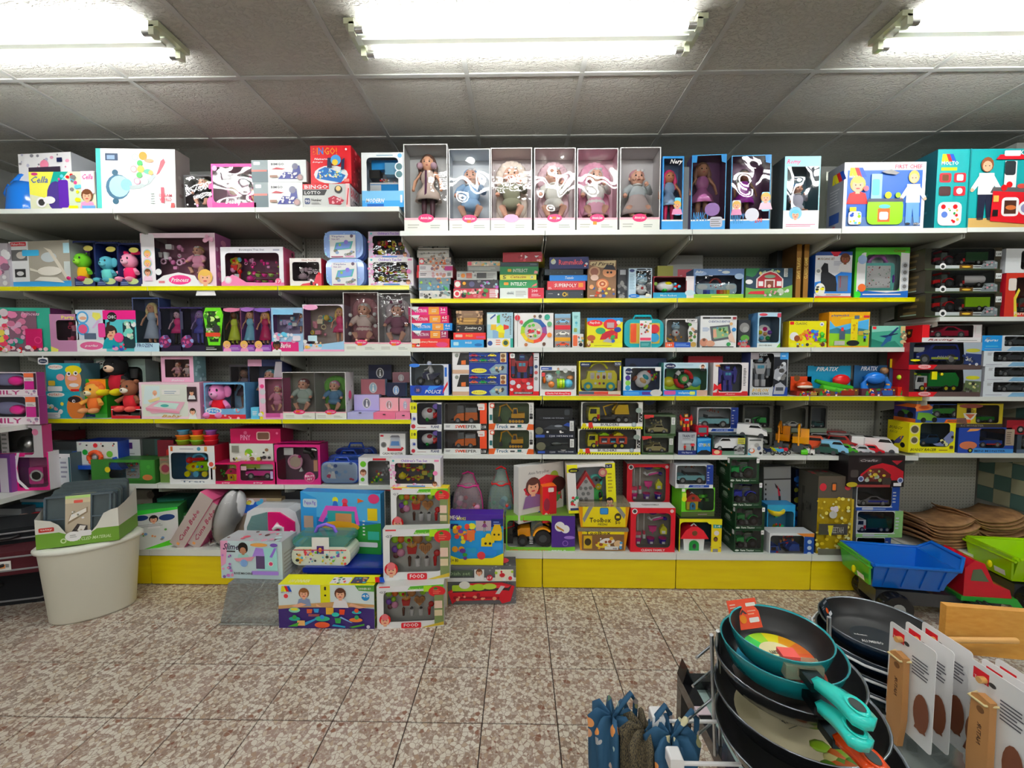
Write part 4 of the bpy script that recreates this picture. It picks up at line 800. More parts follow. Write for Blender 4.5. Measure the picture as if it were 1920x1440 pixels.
BN='p 5a6a70 0 0 30 0 30 60 0 60;r 0 55 30 45 8a9698;r 0 48 28 8 c87a70;R 4 78 12 14 w;t 36 76 24 10 5a5a60 BIMGO;p b0404a 36 58 46 66 62 60 56 56;p 3a3f8a 48 14 82 14 88 40 60 46;p 4a5090 74 36 90 36 88 74 78 72;o 80 70 14 7a7a90;d 52 18 32 22 16 4 w;o 89 20 13 a08a8a;o 89 20 9 c0a0a0;r 34 20 14 10 a08070'
I('L1',476,342,567,386,'bingo_box','board game','lower of two white and grey bingo cartons','e3e8e6 b0b2b0',BN,dep=.2,group='bingo cartons');t1=top()
I('L1',472,300,574,342,'bingo_box','board game','upper white and grey bingo carton, resting on its twin','e3e8e6 b0b2b0',BN,dep=.2,on=t1,group='bingo cartons')
I('L1',568,345,656,387,'bingo_box','board game','silver and black bingo lotto carton below the red bingo box','c9ccc9 a04048','r 0 78 56 22 c8202c;t 4 80 50 16 w BINGO;p 222 0 52 46 52 52 76 0 76;t 4 56 34 14 w LOTTO;R 4 14 11 26 3a4a70;t 5 20 9 14 w 90;t 18 26 22 12 444 Number;l 18 12 22 10 3 888;p a82840 56 14 80 10 88 30 66 50 54 40;o 76 76 17 333;o 76 80 11 e8c890;d 58 16 26 26 12 4 f0b0b8;r 92 0 8 100 e8c8c8;i 93 10 6 70 c8202c I',dep=.17,side='r 0 0 100 100 d4c6c4;t 10 50 80 40 r BINGO;t 10 8 80 34 k LOTTO');t1=top()
I('L1',583,273,658,345,'bingo_box','board game','tall red bingo box with blue number tray, on top of the lotto carton','d22430 a81c28','t 6 76 60 20 e09030 BINGO!;t 4 77 12 20 c8303c B;t 20 77 12 18 3a7ad0 N;o 88 90 3 w;i 9 62 36 6 w Numeros;i 5 54 26 5 w bingo;e 50 24 42 24 e9ecea;p 2a72b8 14 14 74 2 86 22 36 44 20 36;d 22 12 54 24 40 2.4 f0e090 c w;p 1c2a4a 42 40 54 40 52 66 44 66;p 1c2a4a 76 34 84 36 86 66 78 60;o 64 60 14 5aa0d8;o 62 54 8 e8c040;r 84 3 12 8 f08a80',dep=.17,on=t1,side='d 5 5 90 90 20 4 e0606a 8a1420')
I('L1',679,286,756,388,'toy_kitchen_box','box','white and blue box with blue modern toy kitchen in its window','e4e9ee 5a90c0','r 0 0 100 30 7fbce8;r 0 0 100 12 4aa2e0;l 36 93 44 4 1 8ab;i 8 8 46 8 w MODERN;r 12 0 40 6 1c62b0;o 90 74 8 dfe6e8;o 90 74 6 5a7a80;o 90 60 8 dfe6e8;o 90 60 6 5a7a80;o 92 94 4 7ab8e0;R 92 8 5 14 w',(12,20,88,91),'c2d0da',('blobs 24 40 90 60 r h w q',),dep=.14)
e=LAST[0][0];m=MB(tr(0,0,0));w_=.26*.88
m.box(-.09,.03,.06,.1,.1,.155,'g:3a9ae0');m.box(-.09,.03,.155,.1,.1,.165,'w');m.box(-.09,.06,.26,.1,.1,.32,'g:3a9ae0');m.box(-.0,.05,.225,.09,.1,.3,'g:8ac0e0');m.box(-.1,.04,.2,-.03,.1,.25,'k');m.box(-.09,.028,.07,-.02,.03,.15,'dfe6ea');m.build('toy_kitchen',e)
# blue plastic watering can
p=atY(30,388,YT+.02);e=empty('watering_can',(p.x-.03,YT+.15,ROWS['L1'][1]));tag(e,'bright blue plastic watering can at the wall end of the top shelf','watering can')
m=MB();m.lathe([(.0,.002),(.125,.002),(.13,.02),(.12,.15),(.09,.205),(.03,.215),(0,.215)],'g:2a7ad0',20);m.build('can_body',e)
m=MB();m.tube([(.02,-.0,.2),(.0,-.02,.27),(-.04,-.03,.26),(-.09,-.04,.2)],.016,'g:2a7ad0',8);m.tube([(-.1,-.03,.05),(-.14,-.04,.14),(-.12,-.03,.2)],.015,'g:2568b8',8);m.build('handle',e)
# ================================================================ second shelf, left
TEA="r 0 84 100 16 f2eef4;t 22 88 52 9 8a5ac0 Children's Tea Set;o 7 92 4 5ab8b8;r 88 89 9 7 f290b8;d 1 1 10 80 12 4 f2a0c0 e8b0d8;d 1 1 98 12 14 4 f2a0c0 d8c0f0;o 90 50 8 f08ab8;r 34 2 36 5 5a8ac8;f 89 12 8 s n w"
I('L2',0,456,14,536,'toy_box','box','silver and pink box end cut off by the picture edge on the second shelf','b9b4bc','d 2 5 90 80 14 8 e09ab8 e8e8ee 8a6a80',dep=.12)
I('L2',14,452,136,536,'baby_swing_box','box','grey and white baby swing carton with bright blue bottom band','a8a396 8a8f8c','r 0 0 100 12 46a4dc;r 0 12 32 88 e6e8e8;R 3 90 26 9 c8303c;t 5 92 22 5 w Fisher-Price;r 4 58 26 24 6a6a6a;e 20 70 8 8 c9c0b8;r 8 22 18 18 2a2a2a;e 17 30 6 5 ddd;R 22 68 28 13 4ab4e4;r 90 72 10 22 b8dcec;r 90 20 10 34 c8d0ce;e 66 64 13 11 c4ccce;p d8d2c4 58 86 70 80 84 50 98 14 94 12 80 44 66 76;e 66 34 20 10 e6e2d8;p e6e2d8 40 14 90 8 78 20 50 22;p e0dccf 34 42 50 34 52 30 34 36',dep=.13,rot=-5)
for i,(x0,x1,c,lab) in enumerate(((138,178,'l','navy card tray that holds the green caterpillar plush'),(179,221,'c','navy card tray that holds the blue elephant plush'),(222,264,'p','navy card tray that holds the pink rabbit plush'))):
 I('L2',x0,452+i*2,x1,536,'display_tray','box',lab,'1d2a58 1d2a58','r 0 0 100 18 2a3058;e 60 12 24 7 b8c890;l 10 4 40 8 2 8aa0c8;e 70 84 20 6 b9b060',(4,18,96,97),'1c2850',film=False,dep=.17,group='card trays of the three plush animals')
def plush(x,y,row,H,cols,name,label,kind,dy=.0,Y=None):
 Yr,z=ROWS[row];Yr=Y or Yr+.06;p=atY(x,y,Yr);e=empty(name,(p.x,Yr,z if y is None else max(p.z,z+.002)));tag(e,label,'plush toy','plush animals');b,c2,c3=['c:'+q for q in cols[:3]];k=H
 m=MB();m.ball((0,0,.3*k),(.2*k,.16*k,.28*k),c2,12,9)
 for s in(-1,1):m.tube([(s*.15*k,0,.45*k),(s*.3*k,-.08*k,.34*k),(s*.34*k,-.12*k,.3*k)],[.06*k,.065*k,.07*k],b,8)
 m.build('body',e);m=MB();m.ball((0,-.02*k,.72*k),(.24*k,.22*k,.25*k),b,14,10);m.ball((0,-.2*k,.66*k),(.12*k,.09*k,.09*k),c3,10,7);h=m.build('head',e)
 m=MB()
 for s in(-1,1):m.ball((s*.09*k,-.2*k,.78*k),(.035*k,.02*k,.045*k),'g:k',8,6)
 m.ball((0,-.285*k,.68*k),.025*k,'g:k',6,5);m.build('eyes',h)
 m=MB()
 for s in(-1,1):
  if kind=='antenna':m.tube([(s*.1*k,0,.9*k),(s*.16*k,0,1.02*k)],.02*k,b,6);m.ball((s*.17*k,0,1.04*k),.06*k,'c:v',8,6)
  elif kind=='flop':m.ball((s*.27*k,-.04*k,.74*k),(.13*k,.04*k,.17*k),b,10,7)
  elif kind=='long':m.ball((s*.22*k,0,1.0*k),(.2*k,.05*k,.07*k),c2,10,7,tr(0,0,0))
  elif kind=='mane':m.ball((s*.16*k,0,.92*k),.08*k,c2,8,6)
  else:m.ball((s*.2*k,0,.92*k),.075*k,b,9,7)
 if kind=='mane':m.ball((0,.05*k,.74*k),(.32*k,.14*k,.32*k),c2,12,8)
 m.build('ear' if kind != 'antenna' else 'antenna',h)
 m=MB();fc='c:'+cols[3] if len(cols)>3 else b
 for s in(-1,1):m.ball((s*.17*k,-.2*k,.09*k),(.1*k,.18*k,.09*k),fc,9,7)
 m.build('feet',e);return e
plush(158,530,'L2',.215,('6ab82a','f2b020','8fd040','c03070'),'plush_caterpillar','green plush caterpillar with violet feelers and rainbow belly','antenna')
plush(204,532,'L2',.2,('5aa8b8','6fc8c0','6ab4c0'),'plush_elephant','blue plush elephant with drooping ears between two other plush toys','flop')
plush(246,531,'L2',.215,('f09ab4','e0306a','f4b8c8'),'plush_rabbit','pink plush rabbit with red ears in a card tray','long')
I('L2',266,437,403,535,'doll_set_box','doll','large pale pink window box with princess doll head and gown','ead0da b070a0','R 1 1 18 98 f0e6ea;o 9 62 8 9ac8c8;f 9 61 6 s h q;o 9 44 8 9ac8c8;f 9 43 6 s h q;o 9 27 8 9ac8c8;f 9 26 6 s n q;p f4eef0 0 0 80 0 72 20 50 26 30 20 20 10 0 4;e 52 12 15 9 e04a8a;i 40 8 24 8 w Princess;o 24 27 6 e8f0f8;f 86 16 13 s h w;r 24 6 8 4 e08a90;d 80 84 18 14 6 4 f2b0c8',(10,12,92,91),'8a5068',('blobs 2 30 45 96 e09ac0 w d87ab0 e8c0d8','baby 46 16 90 100 e0a0b8 dfc08a'),dep=.16,side='d 10 10 80 80 12 5 e0a0c0 d8c0d8')
I('L2',415,463,531,536,'tea_set_box','toy tea set','white window box lettered boutique tea set with magenta and green dishes','e4e4ea c86a90',"r 0 0 100 9 f08ab0;p f08ab0 0 9 18 30 26 24 40 10 80 8 80 9;t 30 89 40 6 8a8a9a Boutique Tea Set;r 84 90 10 4 aab;o 11 16 10 f0c0d4;o 11 16 7 w;o 91 12 8 f06a90;t 87 8 8 7 w 17",(7,9,93,85),'6a3050',('teaset 22 0 78 50 e0409a 9ab860','blobs 20 52 76 98 e0308a f0a0c8 d04a90','food 0 6 16 94','blobs 82 4 100 90 8ab840 c03a6a a8c860'),dep=.15,side='d 10 40 80 50 4 7 5a3040')
I('L2',544,484,602,536,'tea_set_box','toy tea set','small white and red window box with silver doll tea set','ece4e0 b02838',"t 38 90 46 6 b08a80 Silver Tea Set;p d04a5a 100 0 100 46 84 40 76 14 40 8 30 0;d 60 2 34 20 8 4 w k;o 93 44 5 r",(8,18,94,86),'4a3a40',('teaset 0 0 100 90 m:c8b0bc m:d8c8d0',),dep=.14,side='r 20 0 60 50 6a3a3a')
def tin(x0,y0,x1,y1,lab,on=None):
 Y,z=ROWS['L2'];Y+=.02;A=atY(x0,y1,Y);B=atY(x1,y0,Y);w,h=B.x-A.x,B.z-A.z;z0=on or z
 e=empty('tin_case',((A.x+B.x)/2,Y,z0));tag(e,lab,'toy tea set','blue tin tea set cases');m=MB();m.prism(rrect(-w/2,0,w/2,h,w*.2,5),0,.1,'g:8aa8dc');m.prism(rrect(-w/2-.002,0,w/2+.002,h+.001,w*.2,5),.045,.055,'g:6a80c0');m.build('case_shell',e)
 m=MB();art(m,w,h,'d 4 4 92 92 30 3 9adce0 b09ae0 a9c8f0;r 16 1 66 84 e9ecf2;t 20 74 34 8 6a6a9a Tinplate;t 20 66 22 5 8a6a9a TEA SET;o 72 80 6 5a4a60;p 5ab0b0 26 28 70 34 76 62 32 56;p 7a9ad8 30 32 66 37 71 58 34 52;o 58 58 8 8a7ad0;o 42 48 5 8ab860;d 20 12 58 16 10 5 7a7a6a 9aa0a0 8aa0c0;r 20 3 30 4 9a4a70;r 56 4 22 4 e0a0c8');m.build('front_print',e);return z0+h
t1=tin(612,485,682,537,'blue rounded tin tea set case on the shelf, under its twin');tin(608,432,680,484,'blue rounded tin tea set case stacked on top of its twin',t1+.001)
TW=(10,12,88,84);TT=('teaset 0 0 60 100 d8c820 b02838','blobs 44 4 98 96 a8a030 5a8a4a 9a4a30 b8a838')
I('L2',691,483,775,537,'tea_set_box','toy tea set',"lower children's tea set window box, clear white border, on the second shelf",'f0e6f0 d8d8e4',TEA,TW,'3a3438',TT,dep=.17,group="children's tea set boxes");t1=top()
I('L2',691,434,768,483,'tea_set_box','toy tea set',"upper children's tea set window box with scalloped frame, under the top shelf",'c8bed0 a8a0b4',TEA.replace('f2eef4','c0b4c8'),TW,'2a282c',TT,dep=.17,on=t1,back=.03,group="children's tea set boxes")
# ================================================================ third shelf, left
I('L3',0,577,88,659,'jewellery_kit_box','box','teal flower-bordered craft box with magenta panel','3aa08a 5a2a50','d 0 0 26 80 26 6 e04a6a f0d060 e89ab0 w;r 26 0 50 92 7a5a6a;d 28 40 30 48 14 7 e08ab0 c87a98 d0a8c0;d 28 10 24 34 8 6 2a8a7a d8a0c0;r 56 8 30 44 b81a60;o 78 26 8 d04a80;o 78 26 6 b81a60;i 50 82 34 8 e8b8d0 Princess;o 20 88 9 d8c8d0;d 2 0 90 10 16 4 e8c0c8 r w',dep=.16,rot=6)
I('L3',96,589,146,660,'beauty_case_box','box','mauve window box lettered Party with pink donut-shaped case','b886a8 5a2a60','t 42 84 46 12 f0e060 Party;p e8e070 0 14 26 6 24 0 0 0',(22,30,96,84),'5a2a48',('blobs 0 0 100 100 e8507a f2a0b8 e07a9a',),dep=.14)
I('L3',145,581,196,660,'nail_kit_box','box','pale blue and white nail play kit with pink oval name plate','d4dce8 c86a98','r 0 0 100 28 f0e8ee;e 50 14 40 10 d86a98;i 26 10 46 7 w perlas;o 24 82 15 5aa8d8;o 24 82 11 e8eef2;e 26 80 12 4 s;o 24 54 15 5aa8d8;o 24 54 11 e0608a;p e8e070 60 94 84 92 88 82 72 74 58 84;R 76 34 24 34 e0509a;p d8c0e0 54 56 62 56 86 74 76 76;r 28 30 40 14 5a6a80',dep=.1)
I('L3',196,582,254,661,'makeup_kit_box','box','turquoise and pink makeup kit lettered Chic with dark-haired girl drawing','5ab8c0 3a5a6a','r 0 78 100 22 e82a88;o 28 84 12 k;t 14 80 26 8 w CHIC;f 22 46 15 s 3a2622 t;p 3a2622 6 30 12 70 22 74 18 50;R 60 8 36 64 1d3a40;d 60 30 34 50 14 6 7ad0c0 w 9ac8b0 d8e0d0;o 48 34 12 f0508a;d 30 2 40 16 8 4 d03a60 3a5ab8 p',dep=.1)
I('L3',252,558,298,661,'doll_box','doll','tall dark blue box with waving blonde doll in a silver gown','3a4a74 2a3558','r 0 0 100 16 b8d8ee;t 12 8 56 7 2a3a6a FROZEN',(3,15,97,98),'2f3f68',('doll 4 0 96 92 e0d09a b8c8dc s s long',),dep=.1)
for x0,x1,c1,c2,lab in((299,339,'k e0408a d8b8c8 k','241c40','dark violet box with black-haired doll in short pink dress'),(340,382,'9a70b8 5a5ab0 b09ac8 5a5ab0','3a2a60','dark violet box with lilac-haired doll in a blue dress')):
 I('L3',x0,576,x1,661,'doll_box','doll',lab,'2c2250 201a3a','r 0 0 100 14 1c1430;o 26 22 14 7a2a5a;d 10 12 40 22 14 3.4 c05a8a 5a3a70 8a9ac8;r 2 50 12 40 3a3a50',(4,12,98,97),c2,('doll 30 6 98 96 '+c1,),dep=.09)
I('L3',383,577,419,662,'doll_box','doll','lime green and black coffin-shaped fashion doll pack','101810 203018','p 6ac820 14 100 86 100 98 84 78 14 22 14 2 84;p 1c3010 24 92 76 92 84 80 70 22 30 22 16 80;d 14 30 72 60 34 5 7ad82a 3a7a20 c8e890 2a4a20;r 14 34 70 9 d04a30;t 18 46 56 8 w MONSTER;o 66 52 9 333;r 14 4 50 2 ccc;r 14 8 40 2 888',dep=.07)
for x0,x1,a,bg,lab,by in((418,451,'1c1414 c8d84a 6b4226 c8d84a long','c87a98','slim princess doll pack with dark doll in a green gown',578),(452,477,'8a5a42 8ac8e0 s s long','9a6ab0','slim princess doll pack with blue and silver gown',577),(478,508,'d8a850 c0306a s s long','7a5aa8','slim princess doll pack with golden-haired doll in a crimson gown',578)):
 I('L3',x0,by,x1,662,'doll_box','doll',lab,bg+' 8a5aa0','r 0 0 100 15 8a4aa0;o 22 16 9 e0b070;f 24 15 7 s h p;l 40 4 50 6 2 d8c0e8;e 50 96 40 5 '+bg,(5,15,95,94),bg,('doll 2 2 98 100 '+a,),dep=.07,group='slim princess doll packs')
I('L3',509,577,568,662,'doll_playset_box','doll','blue and magenta kitchen playset box with doll at its edge','9abcd8 8a5a98','r 0 0 84 22 d0307a;i 28 8 32 12 w Barbie;f 17 14 9 6b4226 k w;r 8 84 62 12 8ac4e4;d 10 24 60 18 20 4 w c e0e0f0 d8a0c0;R 68 24 24 12 e8e0e8',(8,40,98,88),'a89ac0',('blobs 0 0 70 100 w c8b8e8 c d8c8f0','doll 70 10 100 100 a05a3a 9ab0d8'),dep=.11)
I('L3',569,571,644,664,'doll_playset_box','doll','wide clear box with baking playset and doll in pink skirt','d8d0d8 b09ab0','p a0c8e8 50 16 100 22 100 0 40 0;r 0 0 100 4 f0a0c0;e 20 94 18 6 f2a8c8;r 12 22 22 12 c0dce8;d 4 8 40 14 10 3 e8b050 w c e0c080',(2,16,98,98),'a89890',('doll 66 0 100 96 e0c070 e05a8a','blobs 4 16 62 80 f2a0b0 5ac8c8 e8d8b8 e8c860'),dep=.13)
AJBOX('L3',645,548,709,664,('baby 4 0 96 96 e4d2cc e2d4c8 a87a80','poms 0 0 100 100 w 14 56 4 86 58 4 88 34 4 12 18 4','skirt 10 0 90 90 a87078'),'8a5a62','grey window box with baby doll in cream dress, pompoms and large bow','r 40 10 12 4 o',dep=.13)
AJBOX('L3',710,550,771,664,('baby 4 0 96 96 8a5a70 8a5a70 c9c0c4','poms 0 0 100 96 8a5a70 36 88 4 64 88 4'),'b4b0b4','grey window box with baby doll in mauve hooded suit with cat ears','r 40 10 12 4 o',dep=.13)
# ================================================================ fourth shelf, left
I('L4',84,734,150,787,'toy_box','box','teal carton with cloud logo and orange smiling face, lower of the pair','2a98a8 c8ccc8','e 34 88 24 9 f4ece4;t 16 84 36 8 e06a50 POTATO;e 88 40 26 46 c8783a;e 84 70 18 12 2a2020;o 82 64 6 w;o 83 64 3 k;d 10 20 44 40 8 7 w f2a0a8 e8c840 w;R 2 2 42 20 e8f0f0;l 6 5 34 12 3 aab',dep=.15,group='teal face-making cartons');t1=top()
I('L4',88,681,150,734,'toy_box','box','teal carton with cloud logo and yellow-haired face, upper of the pair','2a98a8 4a6a78','e 28 86 22 9 f4ece4;t 12 82 34 8 e06a50 POTATO;e 78 40 24 42 e0a070;e 80 76 24 16 e8d020;o 66 62 8 w;o 67 62 4 k;o 86 64 8 w;o 87 64 4 k;e 76 46 14 8 f0b0b8;e 80 22 14 7 w;r 70 0 24 8 r;e 42 50 12 12 f0a0a8;R 6 20 20 18 d8b840;R 4 0 42 18 e8f0f0',dep=.14,on=t1,group='teal face-making cartons')
I('L4',121,672,150,690,'toy_box','box','pale lilac box peeping out over the teal cartons','c8c4d4','l 10 10 60 80 3 9aa',back=.17,hgt=.42,on=ROWS['L4'][1],dep=.1)
I('L4',182,673,272,786,'toy_box','box','tall grey-green box with dark window behind the plush pile','9ab0a8 8a9a98','r 4 88 50 9 w;i 6 89 44 7 k Games',(10,6,94,86),'2a3438',('blobs 0 0 100 100 a d e9ece8 3a5a8a',),back=.16,dep=.12)
I('L4',143,711,198,787,'display_tray','box','bright green card display with round white logo behind the lion plush','2f9a28 287a20','e 20 84 12 9 w;e 20 84 9 7 g;p e8902a 46 100 100 100 100 60 60 60;r 0 0 100 10 4aa848;r 12 2 50 7 1c2f6a;l 14 3 40 4 2 6a8ab8',back=.045,dep=.1)
I('L4',209,743,264,787,'display_tray','box','low red and white display tray with the monkey plush','c82434 b01c2c','r 0 70 100 6 w;l 14 20 60 14 2 e88a90',(4,24,96,74),'4a2028',film=False,dep=.16,hgt=.09)
plush(222,741,'L4',.3,('1c1c1e','b01c34','e8c8b0','e8d020'),'plush_bear','black plush animal with cream muzzle, red body and big yellow feet','bear',Y=YS+.1)
plush(178,774,'L4',.22,('e8a850','e07838','f0e0c0','d8a070'),'plush_lion','orange plush lion with red and orange mane','mane',Y=YS+.02)
plush(246,771,'L4',.235,('8a5a42','c8303a','f0e4d4','f2605a'),'plush_monkey','brown plush monkey with cream face in the red tray','bear',Y=YS+.035)
I('L4',263,717,374,787,'doll_bed_box','doll','wide pale pink carton with printed doll crib','f0cdd8 d8a0b8','r 4 6 76 88 dfe4da;p d8e8f0 6 40 10 90 34 90 34 44;o 26 72 6 s;f 26 70 6 s s w;p e8d8a0 14 50 34 60 34 52 18 44;r 38 66 30 14 eef0e4;l 42 68 20 10 2 9ab;p efb8c8 10 30 30 50 76 46 66 20 20 14;p cfe8e0 22 34 34 46 66 42 60 26;e 42 36 7 4 5ab0a8;p e09ab0 10 30 66 20 66 14 12 22;i 36 2 34 9 c8a060 Baby;o 88 18 11 f0e8e0;f 88 20 8 s 3a2a20 w;r 80 48 16 40 3a2a30;f 88 72 7 s 3a2622 w',dep=.15);t1=top()
I('L4',303,668,362,716,'doll_box','doll','small pink window box of tiny dolls on top of the crib carton','f2b4cc 9ab8b8','i 30 3 40 8 w Babies',(12,18,88,88),'6a4440',('baby 2 0 50 98 e8b0b8 a05a40','baby 46 0 84 90 f0d0d0 c8a080','blobs 60 0 100 96 p w q'),dep=.12,on=t1,back=.04,side='r 0 0 100 100 8ab0b0;d 10 0 80 100 14 6 b8d8d8')
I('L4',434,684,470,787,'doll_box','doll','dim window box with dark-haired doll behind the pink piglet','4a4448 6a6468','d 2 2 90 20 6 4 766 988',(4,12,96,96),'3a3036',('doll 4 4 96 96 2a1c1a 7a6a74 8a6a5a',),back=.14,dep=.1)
I('L4',384,718,459,788,'display_tray','box','light blue open box with red stripe that holds the pink plush piglet','78acd0 5a90b8','r 0 0 100 12 c8303c;d 40 2 50 7 4 3 f0c0c0;e 22 22 20 10 e8f4fa;e 22 22 16 7 5aa0d8;t 10 18 24 8 w PIG;d 50 18 34 10 5 4 e88a90 8ac8e8',(3,28,97,96),'8ab8d8',film=False,dep=.17,tilt=0)
e=plush(412,786,'L4',.26,('f090c4','d81c34','f4a8d0','f090c4'),'plush_piglet','bright pink plush piglet with red body in a light blue box','flop',Y=YS+.08)
I('L4',468,674,530,788,'doll_box','doll','navy box with baby doll in light blue hood, behind a pink doll pack','2a3458 3a4468','r 0 88 40 12 f0b0c8;p c8ccd0 70 60 96 66 98 96 80 96',(4,2,96,88),'24304e',('baby 10 20 90 108 8ac0c8 6ab0c0',),back=.12,dep=.12)
I('L4',471,764,485,788,'small_box','box','tiny light blue carton beside the pink doll pack','6ac0e0','l 20 30 60 40 3 w',dep=.04)
I('L4',487,709,530,790,'doll_box','doll','pink pack with baby doll in pink hooded suit and silver rings','f0a0c4 d87aa8','r 0 0 26 100 f2b8d0;o 16 66 7 c9ccd0;o 16 44 7 c9ccd0;o 14 80 5 e04a88;r 26 4 60 10 c05a98;d 0 2 26 14 4 4 y w',(26,14,98,98),'c87a98',('baby 2 4 98 98 f0a0b8 e88ab0',),dep=.1)
AJBOX('L4',531,698,590,793,('baby 4 0 96 98 b4c4bc 8a5a5e',),'8a8a7e','grey window box with baby doll in pale green suit and plum turban','r 40 14 12 4 o',dep=.14)
AJBOX('L4',591,698,648,794,('baby 4 0 96 92 6a90b0 e0a0c0 6aa050',),'8a8a7e','grey window box with baby doll in pink pointed hat and dungarees','r 40 10 12 4 o',dep=.14,side='e 50 50 20 10 d85a80;d 10 10 80 80 8 3 8a8a80')
JW='R 3 4 94 92 %s;e 50 46 17 34 c8c8cc;e 50 46 13 28 %s;p w 46 24 50 66 56 24;o 51 62 5 w'
def jewel(x0,y0,x1,y1,c,c2,lab,on=None,back=.012,base=None):
 e=I('L4',x0,y0,x1,y1,'music_box','jewellery box',lab,c+' '+c2,JW%(c,c2),dep=.05,back=back,on=on,group='musical jewellery boxes')
 if base:
  A=atY(base[0],base[3],YS+.01);B=atY(base[2],base[1],YS+.01);M=e.matrix_basis.inverted() if False else None
  m=MB(tr(-e.location.x,-e.location.y,-e.location.z));m.box(A.x,YS+.012,ROWS['L4'][1]+.0005,B.x,e.location.y+.02,e.location.z-.002,[base[4],c2,c2,c2,base[4],c2]);m.build('drawer_base',e)
  m=MB(tr(-e.location.x,-e.location.y,-e.location.z));cx=(A.x+B.x)/2;m.ball((cx,YS+.008,B.z-.012),(.012,.006,.004),'g:k',8,5);m.build('clasp',e)
zL4=ROWS['L4'][1]
jewel(664,740,711,770,'b8b0dc','6a6a78','open lilac music box with dancer mirror and printed base',back=.1,base=(651,771,700,794,'b0b0d8'))
jewel(712,746,747,771,'f0b0b8','a08080','open salmon pink music box with dancer mirror, beside the lilac one',back=.09,base=(700,774,741,796,'e07a98'))
jewel(749,747,770,771,'f0aab8','9ab0c8','open pink music box at the end of the shelf run',back=.09,base=(742,776,771,796,'e88aa8'))
jewel(677,711,722,739,'a86a74','9ab8c8','mauve music box with oval mirror behind the lilac one',back=.17,on=zL4+.16)
jewel(725,718,760,745,'1c2444','8ab0d8','navy music box with pale blue dancer',back=.16,on=zL4+.15)
jewel(691,684,734,711,'141a3a','4a4a4a','black-blue music box highest of the jewellery boxes',back=.26,on=zL4+.27)
jewel(736,698,768,718,'9a7078','c0b8b8','dusky pink music box next to the highest one',back=.25,on=zL4+.25)
# ================================================================ fifth shelf, left
I('L5',145,820,220,862,'driving_toy_box','box','white box back with orange steering wheel toy and blue sides','d8dcd8 1c3f9a','d 3 80 90 14 8 4 r k 8a9ab0;o 46 84 10 c8303c;o 20 54 12 g;o 80 46 14 6ab040',back=.05,dep=.16,hgt=.17,on=ROWS['L5'][1]+.13,toys=())
e=LAST[0][0];m=MB();ring(m,0.0,.055,.045,.014,-.02,'g:f0582a',18);m.ball((0,-.02,.055),(.02,.012,.02),'g:a',10,6);m.build('steering_wheel',e)
m=MB();m.prism([(-.21,-.03),(.21,-.03),(.14,.06),(.12,.0),(-.12,.0),(-.16,.1)],-.03,.02,'g:1c4aa8');m.build('blue_tray',e)
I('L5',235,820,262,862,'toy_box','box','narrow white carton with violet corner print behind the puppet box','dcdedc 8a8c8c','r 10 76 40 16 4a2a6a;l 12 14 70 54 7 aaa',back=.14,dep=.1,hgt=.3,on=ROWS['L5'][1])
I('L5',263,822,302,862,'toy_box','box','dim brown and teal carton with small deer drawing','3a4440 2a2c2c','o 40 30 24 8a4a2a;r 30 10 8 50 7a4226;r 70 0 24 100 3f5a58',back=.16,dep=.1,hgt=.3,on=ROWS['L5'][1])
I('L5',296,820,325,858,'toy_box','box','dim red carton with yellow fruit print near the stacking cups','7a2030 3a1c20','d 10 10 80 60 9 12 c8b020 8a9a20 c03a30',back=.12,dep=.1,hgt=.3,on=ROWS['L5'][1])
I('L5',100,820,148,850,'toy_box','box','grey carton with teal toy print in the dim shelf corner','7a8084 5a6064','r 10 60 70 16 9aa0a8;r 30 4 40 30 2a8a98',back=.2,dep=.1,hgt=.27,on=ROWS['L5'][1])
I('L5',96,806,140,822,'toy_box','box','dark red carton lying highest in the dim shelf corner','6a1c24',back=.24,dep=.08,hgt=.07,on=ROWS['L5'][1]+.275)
I('L5',172,862,290,909,'puppet_set_box','box','long green window box with little monster figures and orange piano','3a7a30 2a5a24','r 78 20 20 76 3f8a38;o 90 70 8 4a9a40;e 88 26 8 12 c07848;r 0 0 100 14 2a5f24;o 26 58 12 e8c820',(28,22,76,88),'3a6a78',('blobs 0 20 96 90 3fae3a e04a3a 3f9a3a c','blobs 4 0 96 24 o f0a030'),dep=.14)
I('L5',301,858,321,906,'small_box','box','small brown and green box beside the train box','7a7460 5a6a48','r 0 0 100 40 6a8a48;o 46 56 24 a08a70;o 46 56 16 8a3a4a;l 10 88 60 6 1 b04a50',back=.04,dep=.08)
I('L5',319,836,402,912,'activity_train_box','box','white window box with bright yellow-green activity train','e4e8ea 8a3040','r 0 84 100 16 e8e8e6;l 24 90 32 4 1 889;r 4 86 5 12 c86a30;r 78 86 6 12 d8a060;o 66 92 5 5a9ab0;o 92 52 10 e6e8ea;o 92 52 6 d05a50;r 0 0 100 12 e6e9ec;t 24 4 52 5 6a7a90 Tren',(4,12,86,82),'4a7aa0',('train 14 4 98 96 y',),dep=.15,side='r 0 0 100 100 a02038');t1=top()
for i,(x,cs,lab) in enumerate(((341,('5ab4e8','f0702a','8ab82a'),'stack of stacking cups with a blue cup on top'),(368,('d83a4a','f0a030','7ab82a'),'stack of stacking cups with a crimson top, centre of three'),(393,('a06ac8','d8303a','c8303c'),'stack of stacking cups with a violet cup on top'))):
 p=atY(x,836,YS+.05);e=empty('stacking_cups',(p.x,YS+.07,t1));tag(e,lab,'stacking cups','stacking cup towers on the train box')
 for j in range(3):
  m=MB();r=.046-(j==2)*.012;z=j*.036;m.lathe([(0,z),(r*.9,z),(r,z+.028),(r+.004,z+.03),(r+.004,z+.035),(0,z+.035)],'g:'+cs[2-j],16);m.build('cup',e)
